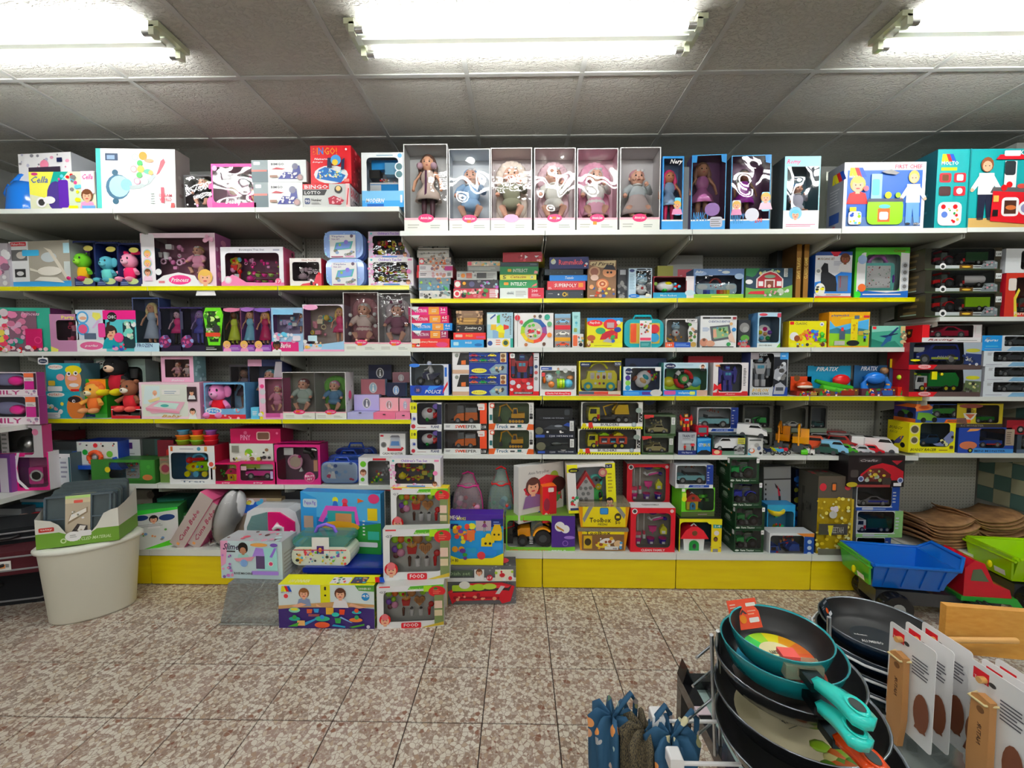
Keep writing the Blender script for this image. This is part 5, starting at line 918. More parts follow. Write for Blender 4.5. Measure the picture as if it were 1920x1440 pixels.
I('L5',431,829,512,866,'toy_box','box','white and green playset box under the magenta carton','d8dcd4 a8b0a0','o 44 64 16 7ab030;d 2 10 94 80 26 6 3a3a3a c0c850 e8e8e8 8a6a50;r 6 66 16 26 8a8a80;r 0 4 70 20 a8b850',dep=.16,back=.05,hgt=.19,on=ROWS['L5'][1]+.1);t1=top()
I('L5',432,804,526,829,'toy_box','box','magenta carton lettered Piny with small window print','b81a58 8a1444','t 20 22 20 36 e8a0c0 PINY;o 30 72 12 d06a90;R 52 22 27 58 e0c0b8;R 54 28 23 46 7a5a4a;o 93 70 8 e07aa0',dep=.17,back=.05,on=t1)
I('L5',396,868,446,912,'doll_house_box','box','small magenta window box with tree house and yellow door','c81e62 a01850','o 12 78 10 c8a070;t 40 2 30 7 w piny',(6,14,94,92),'6a5a4a',('blobs 0 0 50 60 4a9a2a 3a8a2a','cottage 45 0 100 100 e0c030 e0306a d8a030'),dep=.13)
I('L5',447,866,518,914,'toy_car_box','toy car','magenta window box with pink convertible car for dolls','c8266e a01850','r 8 62 14 18 d0b0b8;R 84 24 7 34 b8a8d0;t 40 2 24 8 w piny',(6,16,92,90),'8a4a60',('car 12 4 96 92 d83a9a jeep',),dep=.12)
e=I('L5',516,834,600,913,'vanity_case','toy vanity set','clear magenta vanity case with hair dryer and round mirror, lettered beauty set','c8327e 9a1c5c','o 76 18 14 c84a80;o 76 18 12 e88ab0;o 76 18 11 b82a68;t 66 18 20 6 w BEAUTY;t 70 11 12 5 w SET',(5,12,95,94),'5a3a50',('bag 2 10 98 98',),dep=.13);m=MB();m.tube([(-.1,.05,.31),(0,.05,.325),(.1,.05,.31)],.008,'g:c8327e',8) if False else m.box(-.16,.02,.3,.16,.1,.302,'g:b82a70');m.build('handle',e)
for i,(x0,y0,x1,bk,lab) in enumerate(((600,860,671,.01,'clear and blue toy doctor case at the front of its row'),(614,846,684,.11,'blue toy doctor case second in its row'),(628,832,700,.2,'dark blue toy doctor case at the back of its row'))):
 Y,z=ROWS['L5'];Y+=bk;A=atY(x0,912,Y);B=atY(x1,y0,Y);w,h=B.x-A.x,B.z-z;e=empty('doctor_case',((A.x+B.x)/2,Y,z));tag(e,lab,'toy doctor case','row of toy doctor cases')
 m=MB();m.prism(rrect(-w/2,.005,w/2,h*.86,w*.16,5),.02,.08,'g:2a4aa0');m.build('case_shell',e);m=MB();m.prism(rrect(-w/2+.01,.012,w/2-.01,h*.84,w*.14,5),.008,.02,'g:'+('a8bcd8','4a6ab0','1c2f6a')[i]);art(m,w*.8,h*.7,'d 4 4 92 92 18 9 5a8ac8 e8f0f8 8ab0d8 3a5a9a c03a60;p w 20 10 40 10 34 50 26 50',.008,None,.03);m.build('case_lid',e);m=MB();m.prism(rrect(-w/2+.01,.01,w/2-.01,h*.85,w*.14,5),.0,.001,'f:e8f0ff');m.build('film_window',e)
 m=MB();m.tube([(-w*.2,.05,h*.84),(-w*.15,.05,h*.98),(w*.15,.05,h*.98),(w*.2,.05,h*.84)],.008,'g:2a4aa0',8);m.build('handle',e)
I('L5',673,858,734,920,'cash_register_box','toy till','white and red window box with toy till and vegetables, wide one in front','e2e4e2 c8c8c8','r 0 0 100 13 c02030;t 8 3 86 8 w CASH REGISTER;r 0 13 26 87 eceee8;o 14 80 9 6ab82a;f 14 54 9 s n w;o 12 34 6 6ab82a;r 44 92 40 6 c02030',(28,14,97,90),'5a5a5c',('blobs 0 0 50 60 g r y l','blobs 46 30 96 96 a z w a'),dep=.12)
I('L5',712,813,760,860,'cash_register_box','toy till','small white box with grey toy till, above the tea set box','e6e6e4 b8b8b8','t 10 6 80 10 222 CASH REGISTER;p c02838 30 22 84 22 94 34 90 40 30 38;p b8bcc4 36 34 84 34 78 84 44 84;p 5a80b0 42 46 78 46 75 66 46 66;o 16 50 13 8a8a8a;o 16 50 9 5a5a5a;r 4 86 12 8 c03040;p 7a7a80 40 84 80 84 74 92 48 92',dep=.1,back=.06,on=ROWS['L5'][1]+.2)
# ================================================================ right, second shelf: board games and baby toys
def stack(row,rows,dep=.2,back=.02,group=None,cat='board game',name='board_game_box'):
 t=None
 for x0,y0,x1,y1,col,spec,lab,*rr in rows:
  I(row,x0,y0,x1,y1,name,cat,lab,col,spec,dep=dep,back=back,on=t,group=group,rot=rr[0] if rr else 0);t=top()
 return t
PZ='R 2 10 14 80 d8505a;o 9 50 26 w;d 18 8 80 84 26 17 %s;b 84 20 12 60'
stack('M2',[
(786,545,845,557,'d8d6d0 8a8a88','b 2 20 10 60;d 16 8 80 80 16 16 222 555 8aa0a0 ccc','lowest puzzle box of the puzzle stack at the shelf end'),
(785,533,843,545,'6a8a9a 555','d 4 6 92 88 16 20 3a6a8a d8a070 4a9a5a 8ab8c8','blue-grey puzzle box second from the bottom of the end stack'),
(785,521,845,533,'7a9098 555','d 4 6 92 88 16 20 5a7a8a c88a60 9ac040 667','blue-grey puzzle box third from the bottom of the end stack'),
(781,509,849,520,'e8e2e4 c03a50','r 0 0 6 100 d8303c;l 10 30 20 50 2 445;d 40 5 40 80 10 22 d09a80 c8a0a8;b 84 10 12 80','white puzzle box with red end, lower of two'),
(782,497,849,509,'ece6e8 c03a50','r 0 0 6 100 d8303c;l 8 30 22 50 2 445;d 40 5 40 90 10 22 d09a80 8a6a78;r 78 10 22 70 c0408a','white puzzle box with red end, upper of two'),
(785,483,846,496,'b8aca4 777',PZ%'d07040 5a5a5a d8c8b8','grey puzzle box with round white badge, near the top of the end stack'),
(782,469,842,482,'c4c4be 888','r 4 64 90 20 f4f4f2;d 4 8 90 50 14 14 8a7a6a 9a9a98','shrink-wrapped silver puzzle box under the topmost one, glossy'),
(783,458,843,468,'7f8482 444','r 2 10 96 22 e4e4e0;b 4 50 12 40;d 30 40 60 50 8 16 222 555','dark grey shrink-wrapped puzzle box at the very top of the end stack')],dep=.19)
stack('M2',[
(850,541,935,558,'b84050 8a3040','o 8 50 34 f0e8e0;o 8 50 20 d04050;d 18 8 62 84 24 15 2a2a2a c87a80 4a8a4a e8d0c8;p eee 80 10 98 10 98 90 80 90;l 80 10 18 80 5 c04050;r 94 54 6 30 f4f0f0','dark red puzzle box with round badge at the bottom of its stack'),
(851,525,935,540,'3a3440 8a3040','R 1 5 14 90 c84050;o 8 50 34 f0e8e0;r 17 10 12 70 4a3a2a;o 23 60 20 e8a030;o 40 50 34 5a5a7a;d 54 8 44 80 16 17 b060b0 8ab0b8 444 888','dark puzzle box with orange and violet prints'),
(856,509,932,524,'c0c4c0 888','b 2 20 7 60;o 16 50 26 f09040;r 24 20 14 60 b87060;d 40 10 14 80 6 16 d8d8d8 8a8a8a;r 50 20 24 60 444;l 76 20 20 60 3 999','silver puzzle box with bar code end'),
(876,499,938,508,'8f9490 888','l 4 20 90 60 3 c8ccc8','plain grey thin puzzle box near the top of the middle stack'),
(876,490,938,499,'c8b8a8 888','R 1 10 12 80 d86070;d 16 8 82 84 20 20 8ac0b0 d8b060 5aa0a8 e8e0d0','pale floral puzzle box topmost of the middle stack')],dep=.18)
stack('M2',[
(937,540,1020,558,'dfe6e2 b8c0bc','l 16 36 18 30 1 8a8a8a;t 18 40 14 26 9aa INTE;l 36 20 24 56 4 aaa;r 64 0 36 100 c02a44;t 72 60 14 26 f0d0d8 200;l 72 20 22 30 2 f0d0d8','white and crimson games compendium, bottom of the green game stack'),
(936,525,1008,540,'2a8a54 1f6a40','t 30 28 42 44 e0f0e0 INTELECT;R 12 34 12 36 e09a40;p d87070 84 10 98 30 98 60 90 40','green word game box, lower of the two',1),
(937,515,1006,525,'e8e060 c0b840','t 8 14 10 70 4a5a3a 5;i 28 34 44 44 a04a30 Cetecim;o 88 50 30 f0f0f0;o 88 50 20 9ab060','bright yellow game box between two green ones'),
(937,500,1010,515,'2a8a54 1f6a40','t 34 28 38 44 e0f0e0 INTELECT;R 20 34 10 36 e0b040;p e8a0a0 88 10 98 10 98 40 90 50','green word game box, upper of the two'),
(937,492,1010,500,'2a4048 1a2a38','r 78 30 18 40 5a7070','dark navy game box under the red top one')],dep=.2)
I('M2',942,473,1017,491,'board_game_box','board game','dark red game box tilted on top of the green game stack, yellow side','a02a38 b8a830','d 40 10 56 80 10 14 c84a58 8a1a28 e8b8b8;p f4e8e8 56 30 64 50 56 70;p f4e8e8 84 40 92 60 80 60',on=top(),dep=.2,rot=-8,tilt=1)
stack('M2',[
(1023,544,1094,560,'262c34 1c2028','r 2 12 96 70 343c46;l 6 50 16 20 1 888;o 34 50 10 e0e0d8;o 50 50 26 c8a840;o 50 50 14 262c34;t 54 30 5 40 c8a840 H;o 96 50 6 b0b0b0','black and gold game box at the bottom of its stack'),
(1026,527,1098,543,'c8404a a03038','r 16 18 66 66 d86a6a;r 17 20 64 60 c03a44;t 19 30 58 42 f4e4e0 SUPERPOLY;r 82 30 12 50 e89040;l 2 10 10 24 2 f0e0e0','red game box lettered superpoly'),
(1030,516,1104,526,'2a8ae0 1c6ab8','i 40 30 22 50 dff0ff Tozudo','sky blue game box above the red one'),
(1021,505,1094,515,'2a3844 1c2830','d 4 10 90 80 8 12 3a4a58 445a60','dim dark blue game box second from the top')],dep=.2)
I('M2',1030,482,1104,502,'board_game_box','board game','navy box with red fancy game lettering, topmost of its stack','2a3268 1a2040','o 10 62 22 d8e0d8;p d8d880 4 60 14 80 10 90;t 24 34 62 44 e05a64 Rummikub;d 90 10 8 30 3 10 w r',on=top(),dep=.2,rot=-3)
I('M2',1101,488,1156,561,'board_game_box','board game','upright brown pirate barrel game box','8a6a50 5a4230','p c8b890 10 96 98 100 96 84 50 80 8 88;i 14 86 78 9 4a3020 el Pirata;e 24 70 20 14 c8a080;e 24 70 14 10 a06a58;e 76 68 24 13 d89a70;p 2a2a34 54 76 98 74 90 86 66 88;o 70 68 3 k;o 82 68 3 k;e 52 38 22 14 c87a50;e 52 38 17 10 e8b080;e 52 38 11 7 b05a3a;e 52 38 5 3 e8c0a0;d 8 6 84 24 16 3.4 3a5a9a e8d060 c85030 d8b090;e 24 54 14 8 e8c8b8;l 8 4 16 6 1 w;o 14 30 6 d8a070',dep=.09)
I('M2',1158,504,1177,562,'toy_box','box','narrow dark box with grey fluffy print beside the pirate game','3a3c40 5a5c60','d 10 0 80 60 14 5 7a7a7a 9a9a98;r 20 80 60 16 b8bcc0',dep=.12,back=.05)
I('M2',1178,503,1223,562,'baby_toy_box','baby toy','pale blue window box with smiling stacked hippo toy','c0d8e8 8a9aa8','e 14 92 11 5 3a4a80;r 32 92 64 2 c0d8e8;l 4 30 22 50 10 8ab;e 24 8 24 6 1c7ac8;l 10 5 30 5 1 w;p e0e0d0 70 4 92 4 92 14 76 16',(32,10,97,98),'141c28',('hippo 4 6 96 96',),dep=.12)
I('M2',1224,518,1302,562,'baby_toy_box','baby toy','red-backed box with white and yellow crawling turtle toy','8a2030 6a1424','r 0 0 82 26 2a9ac0;t 18 8 40 9 d8f0f8 Mon Robot;r 82 0 18 80 e8e0e2;o 92 90 8 d84a5a;r 80 80 20 20 e8e2e4;e 90 24 12 13 c8e0e8;o 6 66 8 6a8a30',(2,26,80,96),'5a1c28',('jet 6 0 94 110 y c',),dep=.14,film=False)
I('M2',1250,498,1318,520,'toy_box','box','white box with red name strip far behind the keyboard','9a9c98 6a2a30','r 30 20 70 50 c04a5a;t 34 34 56 24 e8c8c8 fisher',back=.2,hgt=.34,on=ROWS['M2'][1],dep=.08)
I('M2',1232,517,1262,540,'small_box','box','small lime green box behind the turtle toy','a0a040 7a7a30','r 30 40 40 20 5a5a30',back=.18,dep=.06,hgt=.26,on=ROWS['M2'][1])
I('M2',1299,504,1396,561,'keyboard_box','baby toy','blue sky-printed box with light blue toy keyboard and rainbow keys','6a8ab8 5a7aa8','r 0 0 100 14 8ab83a;e 14 84 12 8 9ab4d8;i 4 84 16 10 e0e8f4 Baby;e 64 88 8 5 dfe8f0;e 52 94 4 2 dfe8f0;e 90 74 9 10 a0b8d0;r 36 3 34 5 f0e050',(4,12,96,78),'3a4a68',('keyboard 2 6 98 96',),dep=.13)
I('M2',1397,503,1487,560,'barn_box','baby toy','green and navy box printed with a red toy barn','1c3c50 5a8a4a','p 2a7a48 0 100 30 100 20 76 14 70 0 76;d 20 80 60 18 8 5 d8d080 9ac0a0;p 6aa050 0 0 100 0 100 44 80 34 20 30 0 36;p e8dcd8 22 34 22 64 36 84 52 92 66 84 80 64 80 34;p a82030 25 34 25 64 38 81 52 88 65 81 77 64 77 34;r 40 36 22 26 e8dcd8;r 43 36 16 22 7a4030;r 27 40 10 16 w;r 66 40 10 16 w;e 51 72 12 6 7a9a80;p c83040 4 14 40 12 40 24 10 22;o 50 40 6 f0b8a8;o 74 20 12 b8c8b0;d 40 4 50 20 12 5 e8e8e8 d89aa8 5a8a48;e 6 54 8 8 w;r 80 70 8 28 c8ccc8;l 82 72 6 24 6 555',dep=.13,sides=None)
for x0,x1,s in((1491,1504,'SAVE TRAVIS'),(1505,1518,'CLASSIC GAME')):
 e=I('M2',x0,458,x1,560,'board_game_box','board game','upright dark gold game box showing its lettered spine, '+('nearer the barn box' if x0<1500 else 'nearer the piano box'),'8a6224 5a4020','',dep=.28,back=.0)
 m=MB();art(m,.3,.045,'t 26 22 48 50 d8c070 '+s,0,None,-.02,tr(0,0,.2)@roty(-90));m.build('spine_print',e)
for i,(x0,x1,y0) in enumerate(((1472,1486,462),(1456,1470,470))):
 I('M2',x0,y0,x1,520,'board_game_box','board game','dim dark game box edge standing behind the barn box, '+('paler one' if not i else 'blackest one'),('5a5a50','1c2024')[i]+' 3a3a38','d 20 10 60 80 8 6 222 889',back=.16,on=ROWS['M2'][1],hgt=.36,dep=.1)
I('M2',1526,472,1599,558,'toy_piano_box','box','blue and white carton with black toy grand piano and microphone','e0e2e6 1c4a98','r 0 92 100 8 2a4a8a;p c02a40 40 100 70 100 60 90 50 90;t 6 82 46 5 8a6a50 MUSICIANS SET;l 50 70 40 10 4 aab;p 2a7ac8 0 10 100 10 100 54 70 56 40 40 0 34;p 1c1e24 16 30 16 66 24 76 34 74 36 56 56 46 60 30 60 14 30 14;r 62 14 28 34 6a7080;r 68 22 3 26 8a4a50;f 80 84 10 8a5a42 5a3420 w;o 8 58 7 w;o 8 58 4 a;e 14 18 14 14 e8e8e0;d 4 10 20 16 8 3 k y;r 0 0 100 3 c03030;l 30 5 50 4 1 b08040',dep=.1)
I('M2',1600,464,1707,557,'drawing_board_box','box','bright green and white window box with turquoise magnetic drawing board','5ab83a 2a7a2a','r 4 4 16 86 e8eef0;r 84 4 16 86 e8eef0;r 4 4 92 10 e8eef0;p 2a6ab8 6 0 100 0 100 14 60 10 6 16;l 16 4 76 6 1 w;p 5ab83a 0 100 100 100 100 88 60 92 20 92 12 88 0 60;t 70 90 22 6 8a5a20 Color;o 13 76 9 a8c0e8;o 14 20 8 e8703a;o 6 6 7 3ac83a;o 92 64 7 c8ccd0;o 92 50 7 c8ccd0;o 92 36 7 c8ccd0;o 92 22 7 c8ccd0;o 92 64 4 777;o 92 50 4 777;o 92 36 4 777;o 92 22 4 777',(20,14,84,86),'c8dcdc',('board 0 0 100 100',),dep=.1)
# ---------------------------------------------------------------- end bay, tractors
TRB='r 0 0 100 5 3a4a30;p b8c0c0 14 6 96 6 96 20 14 20;o 24 16 15 e8ecea;o 24 14 8 2a2e2c;R 46 5 18 17 5a4020;e 55 13 6 4 d8b840;e 70 13 7 3 555;p 7a8488 74 4 96 4 96 34 90 42 80 40 76 24;d 78 6 16 28 12 4 444 a0a8a8 c88890;r 92 46 8 54 3a3428;r 92 60 8 24 d8dcdc;t 93 66 6 10 222 1:64'
for i,(y0,y1,tk,lab) in enumerate(((549,590,('r','l'),'lowest long window box with red tractor and green tipping trailer'),(506,548,('r','w'),'long window box with red tractor and white tanker trailer, middle of three'),(465,505,('7a2030','2a4a30'),'topmost long window box with dark red tractor and green trailer'))):
 I('E2',1733,y0,1878,y1,'tractor_box','toy tractor',lab,'2a2a20 3a3426',TRB,(8,22,92,97),'30404a',('tractor 2 0 46 96 '+tk[0],'truck 40 4 96 96 k %s %s'%(tk[1],'tanker' if i==1 else 'box')),dep=.2,on=None if i==0 else t1,group='stack of long tractor boxes',side='l 20 10 60 80 3 6a5a3a;l 10 8 80 12 1 9ab0a0');t1=top()
I('E2',1882,512,1950,591,'tractor_box','toy tractor','red window box with yellow curved trim behind the tractor stack end','c03a2a b02030','p e8d050 30 0 40 0 34 40 44 60 40 66 26 44;t 30 4 40 8 f0e0d0 Farm;R 8 60 24 28 e8e0d8',(30,10,98,90),'6a2a20',('tractor 4 0 96 90 r',),dep=.18);t1=top()
I('E2',1884,466,1960,509,'toy_box','box','white window box with black toy on top of the red tractor box','e0e4e6 b8bcc0','',(40,14,98,90),'2a2e30',('moto 4 0 96 96 k',),dep=.15,on=t1)
I('E2',1700,556,1726,592,'tractor_box','toy tractor','dark green tractor box end in the gap behind the drawing board','28321e 30361e','l 10 10 30 80 3 6a5a3a;r 50 0 50 100 1a201c',back=.22,dep=.1)
# ================================================================ right, third shelf
EC='p f4f4f2 2 100 28 100 20 30;t 8 40 14 36 222 Diset;t 23 30 24 40 f8e0ec ECTRON;r 52 4 27 92 f0963a;l 60 30 14 40 2 f8e8d0;t 83 46 12 40 f8e8f0 %s;t 83 16 12 18 f8e8f0 years'
stack('M3',[
(772,635,843,650,'d83a34 a82a28','t 22 48 46 28 f8e8d0 Letras y Numeros;r 0 46 22 50 e8d8c8;d 2 10 16 40 5 14 222 f0a030 w;e 80 34 16 28 d04a80;r 0 6 60 6 c02a30','red letters and numbers game at the bottom of the quiz game stack'),
(771,620,840,634,'9a2a5a 7a2048',EC%'5-8','dull purple-red quiz game box second from bottom'),
(770,606,848,620,'1c8ad0 1668a0',EC%'4-6','sky blue quiz game box, middle of its stack'),
(766,591,842,605,'c81a58 981444',EC%'4-5','crimson quiz game box second from the top'),
(765,575,839,590,'d01c78 98185c',EC%'3-6','magenta quiz game box topmost of its stack')],dep=.17)
stack('M3',[
(845,637,907,651,'3a9ad0 2a7ab0','R 8 26 16 44 b8dcec;t 44 50 20 24 e8f4f8 INGLES;e 84 34 12 20 1c6aa8','light blue language game, bottom of the mixed stack'),
(850,624,911,636,'d83830 a82a28','R 6 34 22 40 f0b8a8;t 38 40 22 34 f8c060 INGLES;R 70 20 26 30 c84a80','red language game above the light blue one'),
(856,609,908,623,'1c1a1c 141214','i 28 44 46 30 d8d8d0 Zombies;l 30 20 40 14 1 888;o 84 50 22 c8c8c8;o 84 50 14 222;o 6 30 10 e0a080;l 2 70 16 14 1 aaa','black card game box in the middle of the mixed stack'),
(856,596,905,608,'a8844a 8a6a3a','d 2 10 22 80 10 18 c8a060 6a4a2a;d 78 10 20 80 10 18 c8a060 6a4a2a;r 26 40 50 24 c09a5a','golden brown ornate game box below the topmost one'),
(856,583,905,595,'8a6f5a 6a5444','d 2 10 22 80 10 18 c0a080 5a4434;d 78 10 20 80 10 18 c0a080 5a4434;l 28 30 46 30 2 b09878','dull brown ornate game box topmost of the mixed stack')],dep=.15)
I('M3',913,586,962,650,'cube_puzzle_box','baby toy','pale blue card box with printed colour cube puzzle','a8ccd8 4a8a8a','r 0 66 40 30 dce8ea;p e8e038 36 40 52 30 68 40 68 58 52 66 36 58;p c83a30 64 50 84 54 84 62 64 66;p e8b838 14 50 36 50 36 66 16 66;p 5ab040 38 70 50 70 50 94 38 90;p d8c820 40 28 66 28 66 42 40 44;p 3a5a9a 14 80 34 92 32 96 12 84;p 8ab0d0 22 24 44 24 44 46 22 50;d 60 70 30 26 12 2 777;r 0 0 100 26 e8f0ec;o 12 12 7 2a4a8a;l 34 6 20 18 3 d87a50;e 72 13 14 11 d8c030;e 72 13 9 7 3a5a40;r 90 0 10 26 3aa89a;l 88 36 6 54 12 444',dep=.06)
I('M3',964,587,1038,651,'clock_game_box','baby toy','white box with ring of rainbow numbers around a printed clock','e8e8e6 d0d0d0','o 49 48 36 3a9a4a;p 2a6a9a 49 48 49 84 68 80;p 2a5aa0 49 48 68 80 82 62;p 8a4a90 49 48 82 62 84 40;p c03a5a 49 48 84 40 70 18;p e0503a 49 48 70 18 50 12;p f0a030 49 48 50 12 30 18;p e8d030 49 48 30 18 16 40;p 9ac030 49 48 16 40 18 62;o 49 48 26 c8c4b8;d 34 30 30 36 18 4 c8303c 5ab040 e8e0d0 c8a060 444;p c82a3a 30 38 52 46 50 52;o 8 86 8 c83040;o 18 74 5 d06070;o 84 88 8 3aa08a;o 90 68 7 6ab080;o 90 36 7 e08a40;o 30 8 5 b87a50;o 76 10 5 6a4a3a;o 52 90 4 8a6a50;o 66 90 5 4a4a4a;r 8 2 1 96 999',dep=.06)
for i,(y0,y1,c,lab) in enumerate(((632,652,('d8a020','e0502a'),'toy car carton with orange printed cars, lowest of three'),(609,631,('c83040','e8e8e0'),'toy car carton with printed white van, middle of three'),(588,608,('8ab0c8','8ac0e0'),'grey toy car carton topmost of three'))):
 I('M3',1040,y0,1070,y1,'toy_car_box','toy car',lab,'8f8c8a 6a6a68','r 0 60 100 36 %s;c 8 12 84 %s'%c,dep=.12,on=None if i==0 else t1,group='small toy car cartons');t1=top()
I('M3',1073,626,1094,652,'small_box','box','white carton with orange number toy print and black dot','e0dedb b0b0ae','R 6 10 40 80 e07048;d 50 40 44 40 8 9 c0a060 5aa0a0 c04a40;o 76 20 14 k',dep=.1,back=.0);t1=top()
I('M3',1073,585,1088,625,'small_box','box','narrow pale turquoise carton above the orange number toy','a8d8d8 7ab0b0','l 20 70 50 14 2 4a8a90;o 50 50 6 5ab0c0;o 50 38 6 8ad0d8;R 20 8 40 18 8a9a50',on=t1,dep=.09)
I('M3',1100,596,1168,653,'dough_set_box','box','bright yellow and blue modelling dough carton with red printed machine','e8d820 c8a818','p 2a8ac8 0 86 100 86 100 100 0 100;e 22 82 22 11 d8303a;t 8 78 28 9 w Play-Doh;e 66 78 20 18 c8303c;r 56 66 20 18 c0a8a8;p c02a3a 36 26 86 30 86 52 70 60 44 50;p b0b0b0 44 20 76 14 60 34;e 38 56 14 11 3a9a6a;e 12 32 12 10 b05a30;e 86 60 10 9 2a4a9a;d 60 20 34 24 8 5 3a6ab0 e8503a 3aa04a;o 88 84 7 e8e0d8;r 0 0 100 14 f0e428;l 20 4 60 5 1 8a8a20;d 2 2 14 20 4 6 8a4a2a f0d0a0',dep=.1)
Y,z=ROWS['M3'];A=atY(1170,652,Y+.02);B=atY(1245,590,Y+.02);w_,h_=B.x-A.x,B.z-z
e=empty('play_case',((A.x+B.x)/2,Y+.02,z+.0004));tag(e,'turquoise plastic carry case with handle and dough tools inside','baby toy')
m=MB();m.prism(rrect(-w_/2,0,w_/2,h_*.86,w_*.18,5),0,.07,'g:12a0ac');m.build('case_shell',e)
m=MB();m.tube([(-w_*.26,.035,h_*.82),(-w_*.2,.035,h_*.98),(w_*.2,.035,h_*.98),(w_*.26,.035,h_*.82)],.009,'g:12a0ac',8);m.build('handle',e)
m=MB();m.prism(rrect(-w_*.36,h_*.12,w_*.4,h_*.74,.01),-.003,.0,'c8b040');m.prism(rrect(-w_*.34,h_*.16,-w_*.2,h_*.72,.004),-.008,-.003,'g:e8582a');
for q,c in((.56,'c8303c'),(.3,'3a9ac8')):m.cyl((w_*.26,-.009,h_*q),(w_*.26,-.003,h_*q),w_*.12,w_*.12,'g:'+c,16)
m.build('case_insert',e)
m=MB();m.box(-w_*.12,-.012,0,w_*.18,-.009,h_*.82,'eef0ee');art(m,w_*.3,h_*.82,'d 6 44 88 50 16 4 c83a4a 6a9a50 e0a040 555;r 4 26 90 10 e05070;r 4 0 92 22 2a8a8a;l 14 6 70 10 2 8ad0d0',-.012,-w_*.12);m.build('paper_sleeve',e)
I('M3',1247,598,1308,654,'baby_toy_box','baby toy','grey window box with blue owl toy on orange nest, white corner reading TOMY','c8c6c2 a0a09c','r 0 0 28 18 e0603a;t 6 4 16 9 w 18+;r 28 0 52 18 1c50a8;l 32 4 44 10 2 8ab0e0;R 62 88 36 11 f4f4f4;t 66 90 28 7 222 TOMY;p e0e2e0 74 18 100 18 100 86 82 86 70 60;d 76 20 22 60 12 5 555 c8a080 4a7a3a;e 88 10 9 9 b89850',(3,18,74,97),'8a8a88',('blobs 6 0 90 46 f0a030 f28a20 e8c040','hippo 26 26 76 96'),dep=.1)
I('M3',1312,592,1382,653,'story_tablet_box','box','white carton with printed story tablet and piglets, lettered cuentacuentos','e6eaee a0a8b0','r 6 90 78 6 222;t 26 91 36 4 889 INTERACTIVE TOUCH;t 22 78 60 7 4a5a8a CUENTACUENTOS;l 6 50 20 14 4 8aa0c8;p 5a5e64 32 18 88 28 80 72 26 66;p 8ab08a 38 26 80 34 75 66 34 60;p d8a890 36 30 46 32 43 58 35 56;d 44 34 30 28 10 4 3a6a3a d8c878 5a9ab0;p e8c8b8 80 20 98 14 86 50 76 36;e 10 16 12 13 c8907a;e 28 12 12 10 d0a088;o 10 24 5 6a4a3a;R 88 88 10 8 8a3038;o 84 74 5 d8b080;e 92 56 6 6 3a8ac8;r 4 0 88 3 444;e 78 10 6 6 3a9a5a',dep=.09)
I('M3',1383,600,1408,652,'toy_box','box','dark box with grey elephant and green turtle print','2c3034 1c2022','e 50 72 40 18 8a8a88;e 60 66 24 10 a0a0a0;e 56 34 36 12 5a9a40;d 0 0 100 26 10 7 a08a80 6a8ab0 c03a44;t 30 14 50 9 c03a44 60',back=.05,dep=.09)
I('M3',1419,586,1465,653,'baby_toy_box','baby toy','pale blue window box with white teether toy ring of coloured pads','a8cce0 5a8ab8','r 0 90 100 10 b8d4e4;e 24 94 18 4 c84a5a;r 0 0 100 12 e0eae8;t 8 3 56 5 4a5a4a DISCOVER RING;p 6ab040 84 0 100 0 100 14;R 84 86 16 12 c04a60',(6,14,94,88),'5a7890',('toywheel 4 4 96 98',),dep=.12)
I('M3',1478,602,1550,652,'brick_box','box','bright yellow box of mixed building bricks lettered classic','f0d810 b89a10','R 2 86 11 12 d8202c;t 16 86 32 9 4a4a3a CLASSIC;o 88 88 8 e8eef4;p 5a6aa8 84 84 92 84 88 92;e 14 42 12 16 e8e8e8;e 22 34 8 12 8a4a2a;d 30 26 20 40 8 6 f28a20 f0a030 e8602a;d 44 26 16 40 8 6 e0407a c83060;d 60 26 18 36 9 6 2a6ac8 3a9ae0 7a4ab0;d 78 24 18 30 9 6 2a9a3a 5ac03a;r 0 0 100 16 f4e030;d 4 2 90 12 9 4 8ac0e0 6a4a2a c8303c e8a0a0;o 48 10 6 3a3a3a;p 6a3a2a 84 4 94 4 94 14 89 20 84 14',dep=.07)
I('M3',1552,585,1632,650,'brick_box','box','orange-yellow carton with printed yellow toy crane','f0a81c c88a18','r 0 0 6 100 e89a18;t 6 86 42 7 2a4a8a playmobil;t 30 80 22 5 4a7ab0 1.2.3;p 5ab0e0 2 76 16 58 98 80 98 6 2 6;p 3a7a8a 2 50 20 56 40 48 60 56 98 50 98 30 2 30;p 8ac030 2 40 98 36 98 4 2 4;p e8c820 26 78 80 84 80 88 30 84;r 62 80 12 10 5a6a7a;r 54 20 17 60 e8cc20;d 56 24 13 50 6 3 c8a010;p c8303a 84 84 98 84 98 90 84 90;e 60 12 16 8 1c2024;r 26 22 14 28 4a5a6a;r 30 46 6 10 d8303a;r 14 6 26 12 b8b8b0;e 92 44 8 5 b0b870;r 72 34 12 12 b8a040;F 88 16 22 s k 2a6ac8 k',dep=.1)
I('M3',1633,611,1698,650,'brick_box','box','teal sea-printed brick set box with dark blue plane model','4aa08a 3a7a6a','p 8ac8b8 0 70 80 80 80 100 0 100;p 2a7a6a 0 0 90 0 70 30 40 20 0 40;R 2 84 11 13 d8303a;p 1c3a6a 22 52 50 58 76 94 80 90 60 56 44 44;p 2a5a8a 44 46 62 60 58 30 48 24 34 4 28 6;p 14284a 50 60 78 66 78 62 54 52;r 86 76 14 22 d8c088;d 86 2 14 72 10 9 c8b890 8a7a60 e8d8b0',dep=.08)
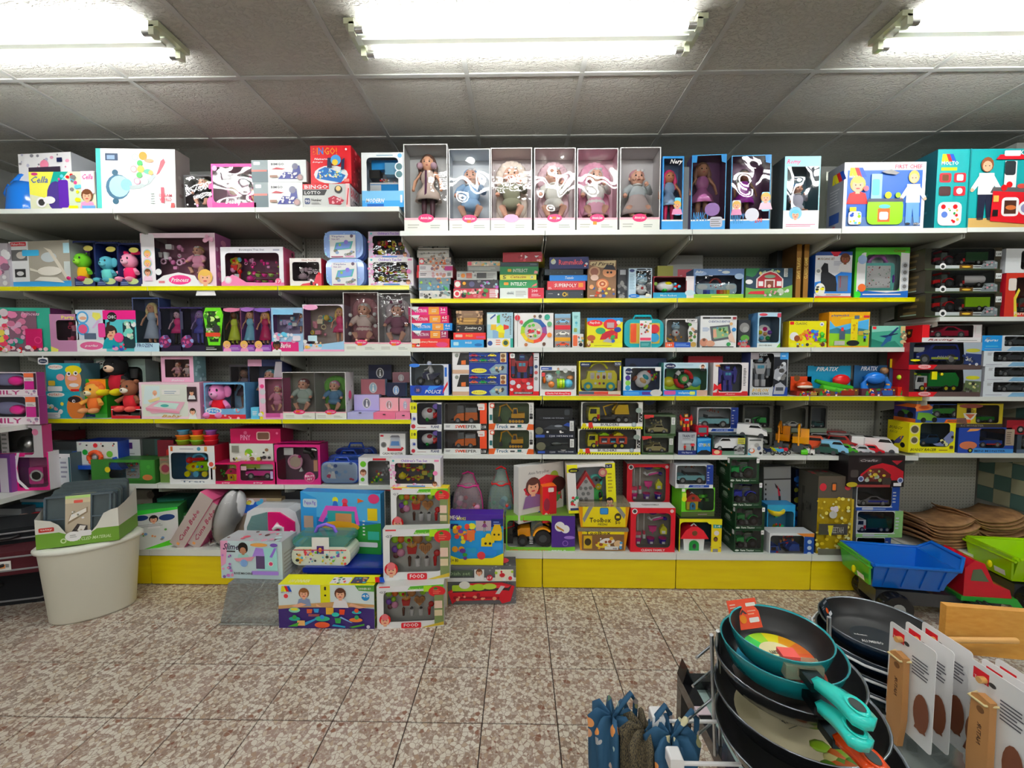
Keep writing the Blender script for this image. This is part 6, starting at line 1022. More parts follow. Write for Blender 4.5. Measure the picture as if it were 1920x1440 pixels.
# ================================================================ right, fourth shelf
I('M4',769,683,841,741,'motorbike_box','toy motorcycle','blue window box with police motorcycle and silver rider','d0d8e4 3a6ab8','r 0 0 88 32 1c4ab0;p 3a8ae0 40 8 80 30 50 30;o 20 18 13 2a3a7a;t 16 12 8 9 d8a080 33;i 38 6 44 12 e8f0fa POLICE;r 88 0 12 100 d8dce8;p c82838 84 4 98 34 98 46 86 20;r 90 60 6 30 2a6ac0;e 12 96 14 6 3a7ad0',(3,30,88,98),'5a6a74',('moto 2 0 98 100 d d0d4d8',),dep=.13)
CARS=''
CP='r 0 0 30 18 c8a890;p f4f4f2 0 18 34 18 34 22 22 60 34 100 0 100;p 222 8 40 30 40 34 96 14 96;p d8743a 16 42 24 42 24 62 16 60;o 8 84 9 8a9088;r 30 0 70 100 1c3a8c;p 8aa0b0 70 0 98 0 98 44 78 44 66 20;d 72 6 24 34 10 7 444 8ab8c0 d8c8a0;e 48 14 14 11 e8e060;i 37 10 22 8 c8a020 RACERS;r 86 52 11 44 d8c8a8;e 91 82 4 9 7a5a3a;e 91 62 4 9 9a5a30;r 32 52 50 2 8ab;r 32 96 50 3 8ab'
def carpack(y0,y1,on,lab):
 e=I('M4',848,y0,953,y1,'car_set_box','toy car',lab,'e8eaea 8a94a8',CP,dep=.13,on=on,group='boxed sets of small racing cars');k=e.dimensions.x;h=e.dimensions.z
 for i,c in enumerate(('b02848','1c4a9a','e8d048','e0684a','1c9a4a','8a8e94')):
  P=Parts(tr(-k/2+k*(.385+.165*(i%3)),-.012,h*(.77 if i<3 else .55)));t_car(P,k*.15,h*.3,.012,[c,'sedan'])
  b=None
  for nm,q in P.d.items():o=q.build(nm if b else 'small_car',b or e);b=b or o
carpack(701,741,None,'lower of two car set boxes with six little cars');t1=top();carpack(660,700,t1,'upper of two car set boxes with six little cars, on its twin')
I('M4',955,662,1011,742,'robot_box','toy robot','window box with red and blue toy robot, red bottom strip','b8202c 2a3060','r 82 8 18 92 d8dade;r 0 0 100 10 c81c28;R 14 3 66 6 3a3a3a;t 18 4 58 4 w DEFORMATION ROBOT;R 2 88 16 11 w;o 10 94 3 a;l 84 82 12 10 2 555;o 90 68 4 3a4a6a;o 90 54 4 c05a5a;o 90 40 4 8a8a8a;d 4 12 70 26 12 5 c8303a 8a1c28 c8ccd8 e8e0e0',(4,40,82,100),'242a48',('robot 0 -30 100 100 c02034 2a3f98',),dep=.12)
I('M4',1012,686,1081,744,'baby_toy_box','baby toy','white box with blue, lime and orange pull-along dog toy','e4e6e6 b8bcbc','r 3 86 30 10 3a5aa0;l 6 88 20 5 1 w;r 5 64 9 13 d04a50;r 0 0 100 20 ece8e8;R 14 1 72 12 d8303c;t 18 3 64 7 f8e8e8 Charlie Pull Along Dog;F 50 58 36 s n 6a9a80 777;o 70 84 8 c8ccc8;o 90 86 6 d0d0d0',(4,20,96,84),'d0d4d4',('dog 2 2 98 98',),dep=.1,film=False)
I('M4',1085,677,1165,744,'baby_toy_box','baby toy','cream and yellow window box with smiling yellow toy bus','e8d830 c8b828','r 0 2 100 11 d8d0c0;r 0 0 100 3 c84a30;R 2 84 25 13 1c2a4a;t 5 88 19 5 w chicco;R 84 86 16 12 4a5060;t 86 89 12 5 w 9-36;r 0 4 36 8 4a5a70;r 36 4 34 8 c84a38;r 70 4 30 8 d8c8b8;r 92 14 8 30 7a6a60',(3,13,97,97),'a89c88',('bus 2 0 98 96',),dep=.12)
I('M4',1172,671,1250,690,'toy_box','box','dim navy box with purple arc behind the rocket toy','1c2e50 16243c','e 18 60 14 26 141c30;e 60 20 22 50 3a4a8a;e 60 10 17 40 1c2e50;e 92 60 8 20 141c30',back=.12,on=ROWS['M4'][1],hgt=.265,dep=.09)
I('M4',1168,688,1240,747,'baby_toy_box','baby toy','blue window box with white rocket toy and red fins','d8e4ec 1c6aa8','r 0 0 100 18 2a8ad8;l 4 4 40 9 2 8ac8f0;R 50 3 26 11 5a3a8a;e 88 10 16 12 c8c8c8;o 14 84 12 1c2a50;t 5 80 18 7 w vtech;o 12 62 9 4a3a8a;o 12 44 9 8ac85a;o 12 27 9 3a9ac8;R 84 86 15 13 w',(20,18,97,96),'24507a',('rocket 2 0 98 100','blobs 60 40 100 90 r l'),dep=.11)
I('M4',1290,662,1356,684,'toy_box','box','dull red carton behind the racing wheel toy','a81c2c 8a1624','e 50 50 26 20 5a1420;r 30 0 60 8 e8e0e0',back=.14,on=ROWS['M4'][1],hgt=.28,dep=.09)
I('M4',1243,680,1328,747,'baby_toy_box','baby toy','pale blue window box with red chequered toy steering wheel','b8d8e8 5a9a90','r 0 0 100 17 2a8ad0;r 76 0 24 17 c8a898;R 2 3 26 12 c85a98;t 34 5 26 8 d8f0ff volante;R 60 3 12 10 d8e070;r 0 83 100 17 c0dcea;e 15 90 12 8 1c2a50;t 6 87 18 6 w vtech;o 88 88 10 e8e8e8;f 88 88 5 s n k;l 30 92 40 3 1 8ab',(2,17,98,84),'2a7a50',('wheeltoy 2 0 98 100 r 3aa04a',),dep=.12)
I('M4',1336,680,1404,746,'robot_box','toy robot','white window box with violet toy robot and red bow print','e6e2e4 c8b8bc','r 0 0 100 10 c83038;i 34 3 30 5 d8b0b0 Auto;l 86 30 8 54 12 333;t 4 88 16 6 e0904a a;p c8202c 0 14 12 22 24 16 22 38 12 30 2 38;p b8202c 8 4 18 4 14 22;p c83038 74 4 98 4 98 14 84 14',(14,12,82,96),'6a7078',('robot 0 0 100 98 4a4aa0 5a52b0',),dep=.11)
I('M4',1405,661,1479,745,'robot_box','toy robot','large blue-black box with white and grey toy robot and robot drawings','b8bcc0 3a4470','r 0 84 22 16 8a8488;r 62 20 36 70 1c2028;t 24 92 20 5 b8c0c0 MEGA;r 78 84 22 16 4a9ad8;l 82 90 14 4 1 w;r 0 0 60 18 c8ccd0;i 6 9 44 8 c8a020 BOBLON;t 6 2 44 6 333 KING KONG;p 2a4a9a 60 0 100 0 100 20 64 22;p a8acb4 62 40 76 34 84 46 96 58 94 72 84 78 76 66 64 60;d 64 40 28 34 10 4 444 d8dce0 777;p b0b4bc 62 4 90 4 94 22 80 32 66 26;r 68 12 20 8 4a4e58',(6,20,62,98),'14181e',('robot 0 0 100 100 d8dade 9aa0a8',),dep=.12)
PX=[(1481,1522,'brown and red treasure-mouth play card pack lowest beside the robot box','c84a20',('b8481c','e8e0d0','8a2a20'),706),(1512,1596,'card pack lettered Piratix with green crocodile and red barrel toy','1c8ab0',('3a9a2a','c82428','5ab83a'),686),(1599,1664,'card pack lettered Piratix with big blue ape toy','2a5a80',('2a7ad0','d8a040','8a2a34'),685),(1665,1721,'yellow-topped card pack with navy helmeted figure','3a4a70',('1c2a7a','c82434','2a3a8a'),673)]
for i,(x0,x1,lab,c,(k1,k2,k3),y0) in enumerate(PX):
 e=I('M4',x0,y0,x1,745,'figure_pack','toy figure',lab,c+' 3a3a40',('i 20 82 52 14 w PIRATIX;r 14 98 60 2 k' if i in(1,2) else 'r 0 76 100 24 e8c820;i 20 82 56 10 8a2a1c SUPER' if i==3 else 'o 30 90 16 6a4a2a'),dep=.012,back=.09)
 m=MB();k=e.dimensions.x;h=e.dimensions.z;rn=random.Random(i)
 if i==1:
  m.ball((k*.2,-.035,h*.52),(k*.2,.03,h*.2),'g:'+k2,12,8);m.tube([(-k*.4,-.04,h*.5),(-k*.1,-.05,h*.36),(k*.1,-.05,h*.3),(k*.42,-.04,h*.24)],[h*.06,h*.1,h*.12,h*.1],'g:'+k1,8);m.tube([(-k*.3,-.06,h*.28),(k*.4,-.06,h*.1)],h*.1,'g:'+k3,8)
 elif i==2:
  m.ball((0,-.04,h*.58),(k*.3,.04,h*.2),'g:'+k1,12,8);m.ball((k*.3,-.03,h*.82),h*.12,'g:8a6a4a',9,7)
  for s in(-1,1):m.tube([(s*k*.28,-.04,h*.6),(s*k*.36,-.05,h*.4),(s*k*.33,-.05,h*.2)],[h*.1,h*.09,h*.11],'g:'+k1,8);m.ball((s*k*.34,-.055,h*.36),h*.07,'g:'+k2,8,6)
 elif i==3:
  m.ball((0,-.04,h*.62),(k*.2,.04,h*.12),'g:9aa0a8',10,7);m.ball((0,-.07,h*.6),(k*.15,.02,h*.04),'g:c8d838',8,6);m.ball((0,-.04,h*.4),(k*.26,.04,h*.16),'g:'+k1,10,7)
  for s in(-1,1):m.ball((s*k*.34,-.05,h*.5),k*.1,'g:b8d830',8,6);m.ball((s*k*.26,-.05,h*.26),k*.12,'g:'+k2,8,6)
 else:
  m.ball((0,-.03,h*.56),(k*.42,.03,h*.22),'g:'+k1,10,7);m.ball((0,-.045,h*.46),(k*.38,.03,h*.1),'g:'+k2,10,7)
 m.build('toy_figure',e)
 m=MB(tr(0,-.075,0));m.box(-k/2,0,0,k/2,.074,h*.24,('8a2a1c','6a4a2a','5a3040','c83420')[i]);art(m,k,h*.24,'d 4 10 92 80 26 16 c83030 e8c040 3a8a3a e8e0d8 2a4a9a;R 60 10 30 70 %s'%('a08040','8a2a1c','3a5a9a','8a3a3a')[i]);m.build('blister_base',e)
# ---------------------------------------------------------------- end bay, boxed police car etc
DK='r 0 0 100 17 5a4a48;p c81c28 0 0 34 0 40 17 0 17;e 22 10 9 8 e8b0b4;t 17 7 10 6 c81c28 DICKIE;p a8b4c0 76 50 100 50 100 100 74 100;p %s 76 20 100 16 100 56 78 60;e 88 70 10 7 %s;d 74 18 24 34 12 5 %s'
I('E3',1703,693,1841,743,'garbage_truck_box','toy truck','long red-ended window box with green and white garbage truck','2a2420 a01c2a',DK%('5a6a4a','c8c830','3a3a34 c8c890 777'),(6,18,76,98),'241c18',('truck 4 0 98 96 e4e8ea 1c8a3a garbage',),dep=.17);t1=top()
I('E3',1703,642,1842,692,'police_car_box','toy car','long red-ended window box with navy police off-road car','1c2430 a01c2a',DK%('2a3a6a','b8b848','1c2a50 c8ccd0 888')+';e 8 34 7 4 e0e020',(6,18,76,98),'16222e',('car 6 0 98 98 2a3a8a suv c8d850',),dep=.17,on=t1)
e=LAST[0][0];m=MB();art(m,.12,.02,'i 10 10 80 80 e8ecf4 POLICE',.008,-.06,.075);m.build('car_lettering',e);t1=top()
I('E3',1728,609,1842,640,'sports_car_box','toy car','red and white window box with dark red racing car, topmost of the car stack','e8e8ea c81c24','r 0 26 12 74 d8202c;r 88 26 12 74 e0d8da;i 10 6 44 14 8a1c24 Racing;l 60 6 34 8 1 999;r 90 50 8 44 e8ecee;r 0 24 100 3 e8e8ea',(12,24,86,99),'4a1420',('car 6 0 94 110 a01c3a sport',),dep=.19,on=t1,side='r 0 0 100 100 c01822;p 3a1c10 36 80 64 80 60 36 50 26 40 36;o 50 58 9 c8a030')
for i,(y0,y1,x0) in enumerate(((715,742,1842),(687,714,1845),(658,686,1843),(629,657,1840))):
 I('E3',x0,y0,1960,y1,'sports_car_box','toy car','white window box with silver sports car, %s of its stack of four'%('lowest','second from the bottom','third from the bottom','topmost, bright blue end'[:7])[i],'d8e0e6 a8b0b8',('r 0 0 32 100 2a94d8;i 4 56 22 22 e8f4fa figuras;l 6 24 20 12 1 c;' if i==3 else '')+'p 8ab8d8 40 0 100 0 100 26 48 26;e 84 18 12 16 c8d0d4;l 6 70 8 20 3 888;l 4 8 30 8 1 aab',(36 if i==3 else 16,30,92,94),'2a3438',('car 2 0 98 110 m:b8c0c8 sport',),dep=.15,on=None if i==0 else t1,group='stack of silver sports car boxes');t1=top()
# ================================================================ right, fifth shelf
t1=None
for k_,(y0,y1) in enumerate(((806,851),(755,804))):
 wd=('lower','upper')[k_]
 t0=t1
 I('M5',769,y0,828,y1,'plane_toy_box','baby toy',wd+' white window box with round white toy plane and red propeller','e8eae8 c8ccc8','r 0 62 22 38 e8e020;t 5 74 14 14 222 18;o 12 40 9 c0c4d0;o 13 40 5 3a4a9a;o 10 12 8 c83a4a;l 22 6 40 5 1 a88;t 66 6 26 10 2a3a6a PLANE;e 84 86 12 10 5a4a8a;r 86 20 14 74 14183a',(22,18,90,99),'141a38',('jet 0 0 100 100 a02030 r',),dep=.16,on=t0,group='pair of toy plane boxes');ta=top()
 I('M5',832,y0+1,913,y1,'sweeper_box','toy truck',wd+' window box with orange toy road sweeper','3a3a3a 8a8a88','r 0 0 86 23 dfe2e0;t 26 6 50 12 4a4a48 SWEEPER;t 26 6 26 12 e0502a SWE;l 4 8 12 10 2 555;r 86 0 14 23 222;t 88 5 10 12 w 1:18;r 84 23 16 77 f0502a;R 80 74 15 16 w;R 78 88 17 10 e0dcd8;l 82 78 11 8 2 c04a30',(3,23,84,98),'55504c',('sweeper 10 0 98 92',),dep=.15,on=t0,group='pair of sweeper boxes')
 I('M5',916,y0,1001,y1,'excavator_box','toy excavator',wd+' white and orange window box with yellow tracked excavator','e8e8e4 c8c8c0','p d0602a 0 0 12 0 16 24 0 22;p d0602a 84 0 100 0 100 20 88 22;t 16 6 28 14 1c5a7a Truck;r 48 8 10 7 555;r 64 7 9 12 2a6a6a;l 60 6 20 6 1 aaa;R 3 80 10 18 d0604a;o 8 89 6 e8e8e0;r 2 36 6 20 2a6a6a;l 92 60 5 34 6 777;R 91 40 7 11 222;R 91 52 7 8 444',(9,22,90,99),'4a6a3a',('excavator 4 0 98 98 e8a81c',),dep=.14,on=t0,group='pair of excavator boxes')
 t1=ta
I('M5',1005,822,1081,854,'battle_tank_box','toy tank','black box with dark tank, lowest at the shelf front','14181c 101418','r 4 4 96 22 1c2438;t 34 8 14 12 c8ccd4 1200;r 4 6 18 14 3a5ab0;t 54 12 40 8 d8dce0 TITAN HI-TANK;e 12 50 12 26 6a6a58;d 30 36 44 10 6 5 w;r 84 44 10 52 dfe2e0;l 86 50 6 40 6 777;e 68 30 7 7 e8e8e8',dep=.14,group='black tank boxes');t1=top()
e=LAST[0][0];m=MB();m.prism([(-.07,.035),(-.08,.05),(-.04,.065),(.07,.065),(.09,.05),(.08,.035)],-.012,-.0,'g:23282a');m.ball((0,-.004,.075),(.04,.012,.015),'g:2c3230',10,6);m.tube([(0,-.008,.078),(.08,-.008,.082)],.004,'g:2c3230',6);m.build('tank_model',e)
I('M5',1003,787,1079,820,'battle_tank_box','toy tank','black tank box with silver details, second of the dark stack','16191e 101418','r 0 4 96 18 1c2438;t 36 6 14 11 c8ccd4 1200;r 2 4 22 14 3a5ab0;t 54 8 40 8 d8dce0 HITAN HI;p 3a3e44 20 50 80 46 70 66 40 72;e 58 66 10 6 8a9098;p 2a4a9a 70 70 90 60 94 80 80 84;d 26 30 44 10 6 5 w;e 10 40 10 20 6a6a58;r 86 40 10 54 dfe2e0;l 88 46 6 40 6 777',dep=.13,on=t1,group='black tank boxes');t1=top()
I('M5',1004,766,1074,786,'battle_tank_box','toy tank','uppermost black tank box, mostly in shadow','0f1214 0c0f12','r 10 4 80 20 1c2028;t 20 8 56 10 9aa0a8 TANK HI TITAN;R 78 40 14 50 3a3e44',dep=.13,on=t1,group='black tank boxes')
BD='r 0 0 100 22 e8eae8;r 0 0 100 10 e8dc18;t 32 12 30 9 2a2a30 BUILDERS;o 86 17 9 8a9aa0;o 86 17 6 b8c4c8;p c8342a 12 4 20 4 18 26 12 24;o 5 14 8 d8cc20;'+';'.join('p 3a3210 %d 0 %d 0 %d 5 %d 5'%(q,q+2,q+3,q+1) for q in range(2,98,4))+';r 94 28 5 34 2a2a2a;d 95 30 3 30 5 3 w;e 93 70 5 10 8a9890'
I('M5',1083,805,1202,855,'builder_truck_box','toy truck','lower long window box with orange car-carrier truck and little cars','c8c8c4 6a6a60',BD,(2,20,93,99),'565a58',('truck 4 2 96 96 y e8502a carrier',),dep=.15,group='pair of builder truck boxes');t1=top()
I('M5',1089,754,1206,804,'builder_truck_box','toy truck','upper long window box with yellow truck carrying an excavator','c8c8c4 6a6a60',BD,(2,20,93,99),'4a4e4c',('truck 2 2 98 98 y e8b820 crane',),dep=.15,on=t1,group='pair of builder truck boxes')
AR='r 0 0 100 12 2f4a28;r 0 88 30 12 c83a3a;p b83a3a 2 80 18 84 18 94 2 94;r 84 12 14 76 6a7a68;r 86 54 11 34 dfe2e0;l 88 58 7 26 5 777;l 20 4 60 4 1 8a9a7a'
for k_,(x0,x1,y0,y1) in enumerate(((1203,1264,818,854),(1207,1268,778,816))):
 I('M5',x0,y0,x1,y1,'army_truck_box','toy truck',('lower','upper')[k_]+' green-edged window box with sand-coloured army vehicle','4a5a44 3a4a34',AR,(3,12,84,92),'4a5048',('car 14 0 92 100 b0a878 old','blobs 30 40 80 80 a8a070 b8b088'),dep=.13,on=None if k_==0 else t1,group='pair of army vehicle boxes');t1=top()
JP='r 0 0 100 17 e2e6ea;p 1c4aa0 34 3 90 3 90 14 38 14;t 46 6 30 5 c8d8f0 OFF-ROAD SERIES;R 8 2 16 13 b8bcc4;r 82 16 18 84 1c3a88;l 86 84 8 8 1 c8d8f0;l 84 30 6 44 4 aab'
def jeepbox(row,x0,y0,x1,y1,lab,on=None,**k):
 return I(row,x0,y0,x1,y1,'jeep_box','toy car',lab,'d8dce0 a8acb0',JP,(3,16,82,97),'8a9092',('car 4 0 98 76 8ac4cc jeep','blobs 30 70 80 100 8a3a28 b85a38'),dep=.12,on=on,group='sky blue jeep boxes',**k)
I('M5',1302,808,1388,820,'jeep_box','toy car','dark box lid edge with blue corner under the upper jeep box','1c2428 14181c','r 80 20 20 80 1c4aa0;r 20 70 56 14 c8ccd0',back=.12,on=ROWS['M5'][1],hgt=.145,dep=.13);t1=top()
jeepbox('M5',1306,764,1385,806,'upper jeep box with sky blue convertible and surfboard, on the fifth shelf',on=t1,back=.11)
I('M5',1271,811,1306,856,'train_set_box','box','grey and navy train set carton with printed red guards','b0b6bc 3a3440','t 22 78 70 12 2a3048 TRAIN SET;l 24 70 60 4 1 555;r 0 0 100 20 1c2f70;t 20 5 60 9 c8d0e8 City Express;F 80 20 46 s k c8303c 222;F 36 20 30 s k c83a30 8a2a28;r 20 52 66 12 c0c8cc;r 44 22 24 18 a0a8a8',dep=.12);t1=top()
p=atY(1287,810,YS+.05);e=empty('toy_robot',(p.x,YS+.06,t1));tag(e,'glossy red and gold toy robot figure on the train set carton','toy robot');P=Parts(tr(0,-.02,0));t_robot(P,.1,.13,.05,['b81420','m:d8a040']) if False else t_robot(P,.12,.13,.05,['b81420','d8a040']);P.d['robot'].build('figure_body',e)
I('M5',1307,822,1333,856,'city_bus_box','toy bus','bright blue carton lettered city bus','1c8ad8 1462a0','p 14181c 0 0 100 0 100 18 70 30 30 28 0 12;t 8 50 36 20 e8f0f4 CITY;t 46 50 50 20 d8c840 BUS;p 5ab0e8 0 80 100 90 100 100 0 100',dep=.12);t1=top()
p=atY(1315,821,YS+.05);e=empty('toy_bus',(p.x,YS+.04,t1+.001));tag(e,'glossy dark red toy bus on the blue city bus carton','toy bus')
m=MB(tr(-.045,0,0));m.bbox(0,0,.008,.09,.1,.085,'g:a8142c',.012);m.build('bus_body',e);m=MB(tr(-.045,0,0));m.box(.02,-.002,.035,.075,0,.07,'g:5a7a80');m.box(.09,.02,.04,.092,.09,.07,'g:5a7a80');m.build('window',e);m=MB(tr(-.045,0,0));wheels(m,(.02,.07),.012,.1,'k');m.build('wheel',e)
I('M5',1335,816,1399,852,'van_box','toy car','crimson and green window box with white and black estate car','2a4a44 2a3a3a','p c8283c 0 0 28 0 30 22 0 30;e 14 14 9 10 e8c8a0;r 30 0 50 20 6a8a78;r 76 56 22 30 c8c850;l 78 60 18 20 3 555;p b0b4b4 66 4 96 4 96 50 80 56 66 30;d 68 6 26 34 8 8 222 777',(3,20,97,99),'22383c',('car 6 0 92 100 e4e6ea van',),dep=.12,film=False)
I('M5',1402,821,1431,852,'small_box','box','white carton with printed orange and white trucks','dcdedc b8bab8','r 8 82 80 8 5a5e5c;d 8 24 80 44 10 11 e07030 e8e8e8 6a7a9a aaa;p 4ab0c8 0 0 24 0 0 18;o 84 12 8 k',dep=.12);t1=top()
p=atY(1408,818,YS+.06);e=empty('toy_van',(p.x,YS+.05,t1+.001),150);tag(e,'large white toy van standing on the white carton','toy car');P=Parts(tr(0,-.04,0));t_car(P,.19,.11,.085,['e8eaee','van','2a3a6a']);mn=None
for nm,q in P.d.items():o=q.build(nm,mn or e);mn=mn or o
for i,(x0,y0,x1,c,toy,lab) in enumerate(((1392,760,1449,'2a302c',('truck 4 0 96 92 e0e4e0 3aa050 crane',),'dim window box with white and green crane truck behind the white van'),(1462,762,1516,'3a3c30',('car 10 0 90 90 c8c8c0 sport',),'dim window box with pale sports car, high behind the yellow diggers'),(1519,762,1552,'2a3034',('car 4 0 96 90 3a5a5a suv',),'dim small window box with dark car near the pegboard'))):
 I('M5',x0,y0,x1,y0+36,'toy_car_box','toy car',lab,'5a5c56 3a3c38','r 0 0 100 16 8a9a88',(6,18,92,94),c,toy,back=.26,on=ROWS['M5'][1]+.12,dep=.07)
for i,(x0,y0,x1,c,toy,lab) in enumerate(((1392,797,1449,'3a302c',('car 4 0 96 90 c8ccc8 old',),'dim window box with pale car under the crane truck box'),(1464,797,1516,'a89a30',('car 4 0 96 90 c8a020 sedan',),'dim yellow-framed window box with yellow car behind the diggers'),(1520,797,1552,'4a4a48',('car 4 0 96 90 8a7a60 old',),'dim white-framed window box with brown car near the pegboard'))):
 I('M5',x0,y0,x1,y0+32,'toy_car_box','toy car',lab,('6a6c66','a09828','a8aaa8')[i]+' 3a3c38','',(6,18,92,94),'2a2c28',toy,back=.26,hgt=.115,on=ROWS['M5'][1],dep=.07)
# loose toys on the fifth shelf
zs5=ROWS['M5'][1]
def loose(fn,px,Y,name,label,cat,s,cols,rz=0,group=None,d=.05,h=None,py=None):
 p=atY(px,850,Y);e=empty(name,(p.x,Y,zs5+.0005),rz);tag(e,label,cat,group);P=Parts(tr(0,-d/2,0));fn(P,s,h or s,d,cols);mn=None
 for nm,q in P.d.items():o=q.build(nm,mn or e);mn=mn or o
 return e
for px,c,lab in((1441,'1c2f5a','small dark blue toy motorbike at the shelf edge'),(1454,'c8d030','small lime yellow toy scooter between two others'),(1463,'5ab0e0','small sky blue toy scooter at the shelf edge'),(1471,'d83048','small red toy scooter behind the sky blue one')):
 loose(t_moto,px,YS+.03+(.03 if px in(1454,1471) else 0),'toy_motorbike',lab,'toy motorcycle',.085,[c],120,'small toy motorbikes',.03)
loose(t_excavator,1500,YS+.13,'toy_excavator','amber yellow toy digger with raised arm among the loose vehicles','toy excavator',.24,['e89a18'],55,'amber toy diggers',.1,.25).scale=(1,1,1.25)
loose(t_excavator,1466,YS+.22,'toy_excavator','amber yellow toy digger farther back behind the motorbikes','toy excavator',.24,['d88a14'],50,'amber toy diggers',.09,.24).scale=(1,1,1.3)
loose(t_truck,1503,YS+.06,'toy_truck','bright green toy tipper with yellow window beside the digger','toy truck',.1,['5ac020','3a9a18','box'],70,None,.05)
LC=[(1512,.03,.1,'w','truck','white toy truck cab nearest the green tipper',140),(1531,.12,.13,'f0582a','suv','bright orange toy car',150),(1547,.035,.1,'1c4a40','old','dark green vintage toy car at the shelf edge',150),(1563,.03,.11,'8ac4e8','van','sky blue toy minibus at the shelf edge',150),(1583,.04,.1,'4aa828','sedan','grass green toy car at the shelf edge',150),(1599,.04,.09,'f0d8dc','sport','pale pink toy sports car at the shelf edge',150),(1617,.025,.09,'c8ccd0','sedan','silver toy car low at the shelf edge',150),(1632,.03,.1,'c81c2c','sedan','red toy car at the shelf edge',150),(1649,.05,.13,'eef0f0','van','long white toy van near the yellow box',150),(1622,.1,.13,'e8ecec','van','white toy bus behind the silver car',155),
(1556,.2,.11,'8a1c24','sedan','dark red toy car in the second line',155),(1575,.16,.13,'9a2020','suv','maroon toy car behind the sky blue minibus',155),(1541,.26,.13,'b8bcc0','suv','silver toy off-roader near the back panel',155),(1567,.3,.14,'8a1420','van','dark crimson toy van against the back panel',160),(1580,.22,.13,'a8b0b4','van','grey toy bus in the middle of the loose cars',155),(1597,.2,.13,'c0c8cc','sport','pale grey toy car in the middle of the loose cars',150),(1594,.3,.13,'2a1c1c','old','black vintage toy car near the back panel',155),(1612,.26,.12,'3a1c20','old','dark brown vintage toy car near the back panel',155),(1628,.2,.1,'5a2420','sedan','brown-red toy car behind the white bus',155),(1644,.22,.11,'3a2a24','old','dark vintage toy car beside the yellow box back',155),(1545,.16,.1,'2a7a2a','sedan','green toy car peeping behind the orange one',150)]
for px,dy,s,c,kd,lab,rz in LC:
 if kd=='truck':loose(t_truck,px,YS+dy+.02,'toy_car',lab,'toy car',s,['eef0f0','e0e4e4','box'],rz,'loose toy cars on the shelf',s*.4)
 else:loose(t_car,px,YS+dy+.02,'toy_car',lab,'toy car',s*1.45,[c,kd],rz,'loose toy cars on the shelf',s*.6).scale=(1,1.1,1.3)
p=atY(1676,850,YS+.03);e=empty('toy_figure',(p.x,YS+.04,zs5));tag(e,'small silver and green toy figure beside the yellow box','toy figure');P=Parts(tr(0,-.015,0));t_robot(P,.05,.06,.03,['c8ccd0','7aa060']);P.d['robot'].build('figure_body',e)
I('E5',1702,793,1793,851,'buggy_box','toy car','bright yellow window box with blue racing buggy','e8dc1c d8cc18','o 12 78 16 d8d0a0;o 12 78 12 5a5240;o 12 42 14 d8d0a0;o 12 42 10 5a5240;i 4 6 56 9 5a5210 BUGGY RACER;l 66 6 20 6 1 8a6a20;p 7a86b0 52 30 66 34 90 74 96 70 96 40 80 22 60 24;d 70 26 26 30 7 6 222 d8d8a0;R 88 14 8 10 5a4a20',(24,20,88,99),'1c3a44',('car 0 4 90 90 2a4a6a old',),dep=.17,side='i 8 72 64 10 5a5210 BUGGY;i 10 58 40 8 a09a20 RACE;p 4a4a80 20 20 60 26 80 54 60 50 40 34;o 26 24 9 k;o 74 22 9 k;p e8a030 60 44 74 60 66 40');t1=top()
I('E5',1716,758,1822,793,'monster_car_box','toy car','blue and orange box with green monster car on the yellow box','3a5a9a 2a3468','p e0703a 0 60 26 70 24 100 0 100;e 14 82 16 16 f0884a;e 14 82 10 9 c85a30;p d8642a 52 0 100 0 100 18 56 18;p 6aa03a 2 18 30 10 38 30 24 52 4 56;o 14 14 14 k;o 34 16 14 k;t 58 5 30 8 3a6a3a MONSTER',(30,26,92,97),'1c3430',('car 0 0 90 90 3f8a3a jeep',),dep=.17,on=t1,side='r 0 40 60 60 4a3a78;p d06a30 0 80 60 100 100 100 100 80;p 4a8a3a 24 40 80 40 70 60 40 66;o 34 34 22 k;o 76 38 18 k;r 0 0 100 20 c86830')
I('E5',1795,802,1903,852,'monster_car_box','toy car','dark blue window box lettered mini monster with red-wheeled car','2a4aa0 1c3470','p 4a90d0 20 0 100 0 100 16 30 20;t 30 4 56 8 1c2f5a MINI MONSTER;p e8a060 14 84 34 88 40 96 20 96;e 18 30 16 16 c87a5a;o 22 10 10 1c2028;o 22 10 5 a8b030;r 84 30 16 64 a89a8a;l 86 36 10 50 6 6a5a50',(38,20,84,97),'22305a',('car 2 0 98 84 2a4aa0 jeep c83a2a',),dep=.17);t1=top()
I('E5',1792,757,1882,801,'monster_car_box','toy car','yellow and black window box with green monster truck, white arrow logo','c0b030 3a3020','p e0e0d8 14 60 44 60 36 36 28 26 18 40;p c86a40 18 56 40 56 30 36;l 20 60 20 20 3 4a3a30;r 0 0 100 16 3a3430;t 10 3 50 9 8a8478 RC MONSTER;p 7a5a50 0 20 24 14 20 40 0 40;e 30 90 26 9 8a4a40',(42,18,92,94),'4a3a20',('car 0 0 90 80 2a7a2a jeep',),dep=.17,on=t1)
I('E5',1905,815,1990,852,'toy_car_box','toy car','dark window box with grey car at the picture edge, below the red car','3a4450 2a2e34','r 0 0 100 20 5a6a80',(10,20,96,96),'22282e',('car 0 0 96 90 8a9098 suv',),dep=.15);t1=top()
I('E5',1886,788,1990,814,'toy_car_box','toy car','dull red printed car box at the picture edge, above the dark one','8a1c2a 5a3a3c','c 10 16 80 a02434;d 30 20 40 40 8 8 d0a0a0 6a1420',dep=.15,on=t1)
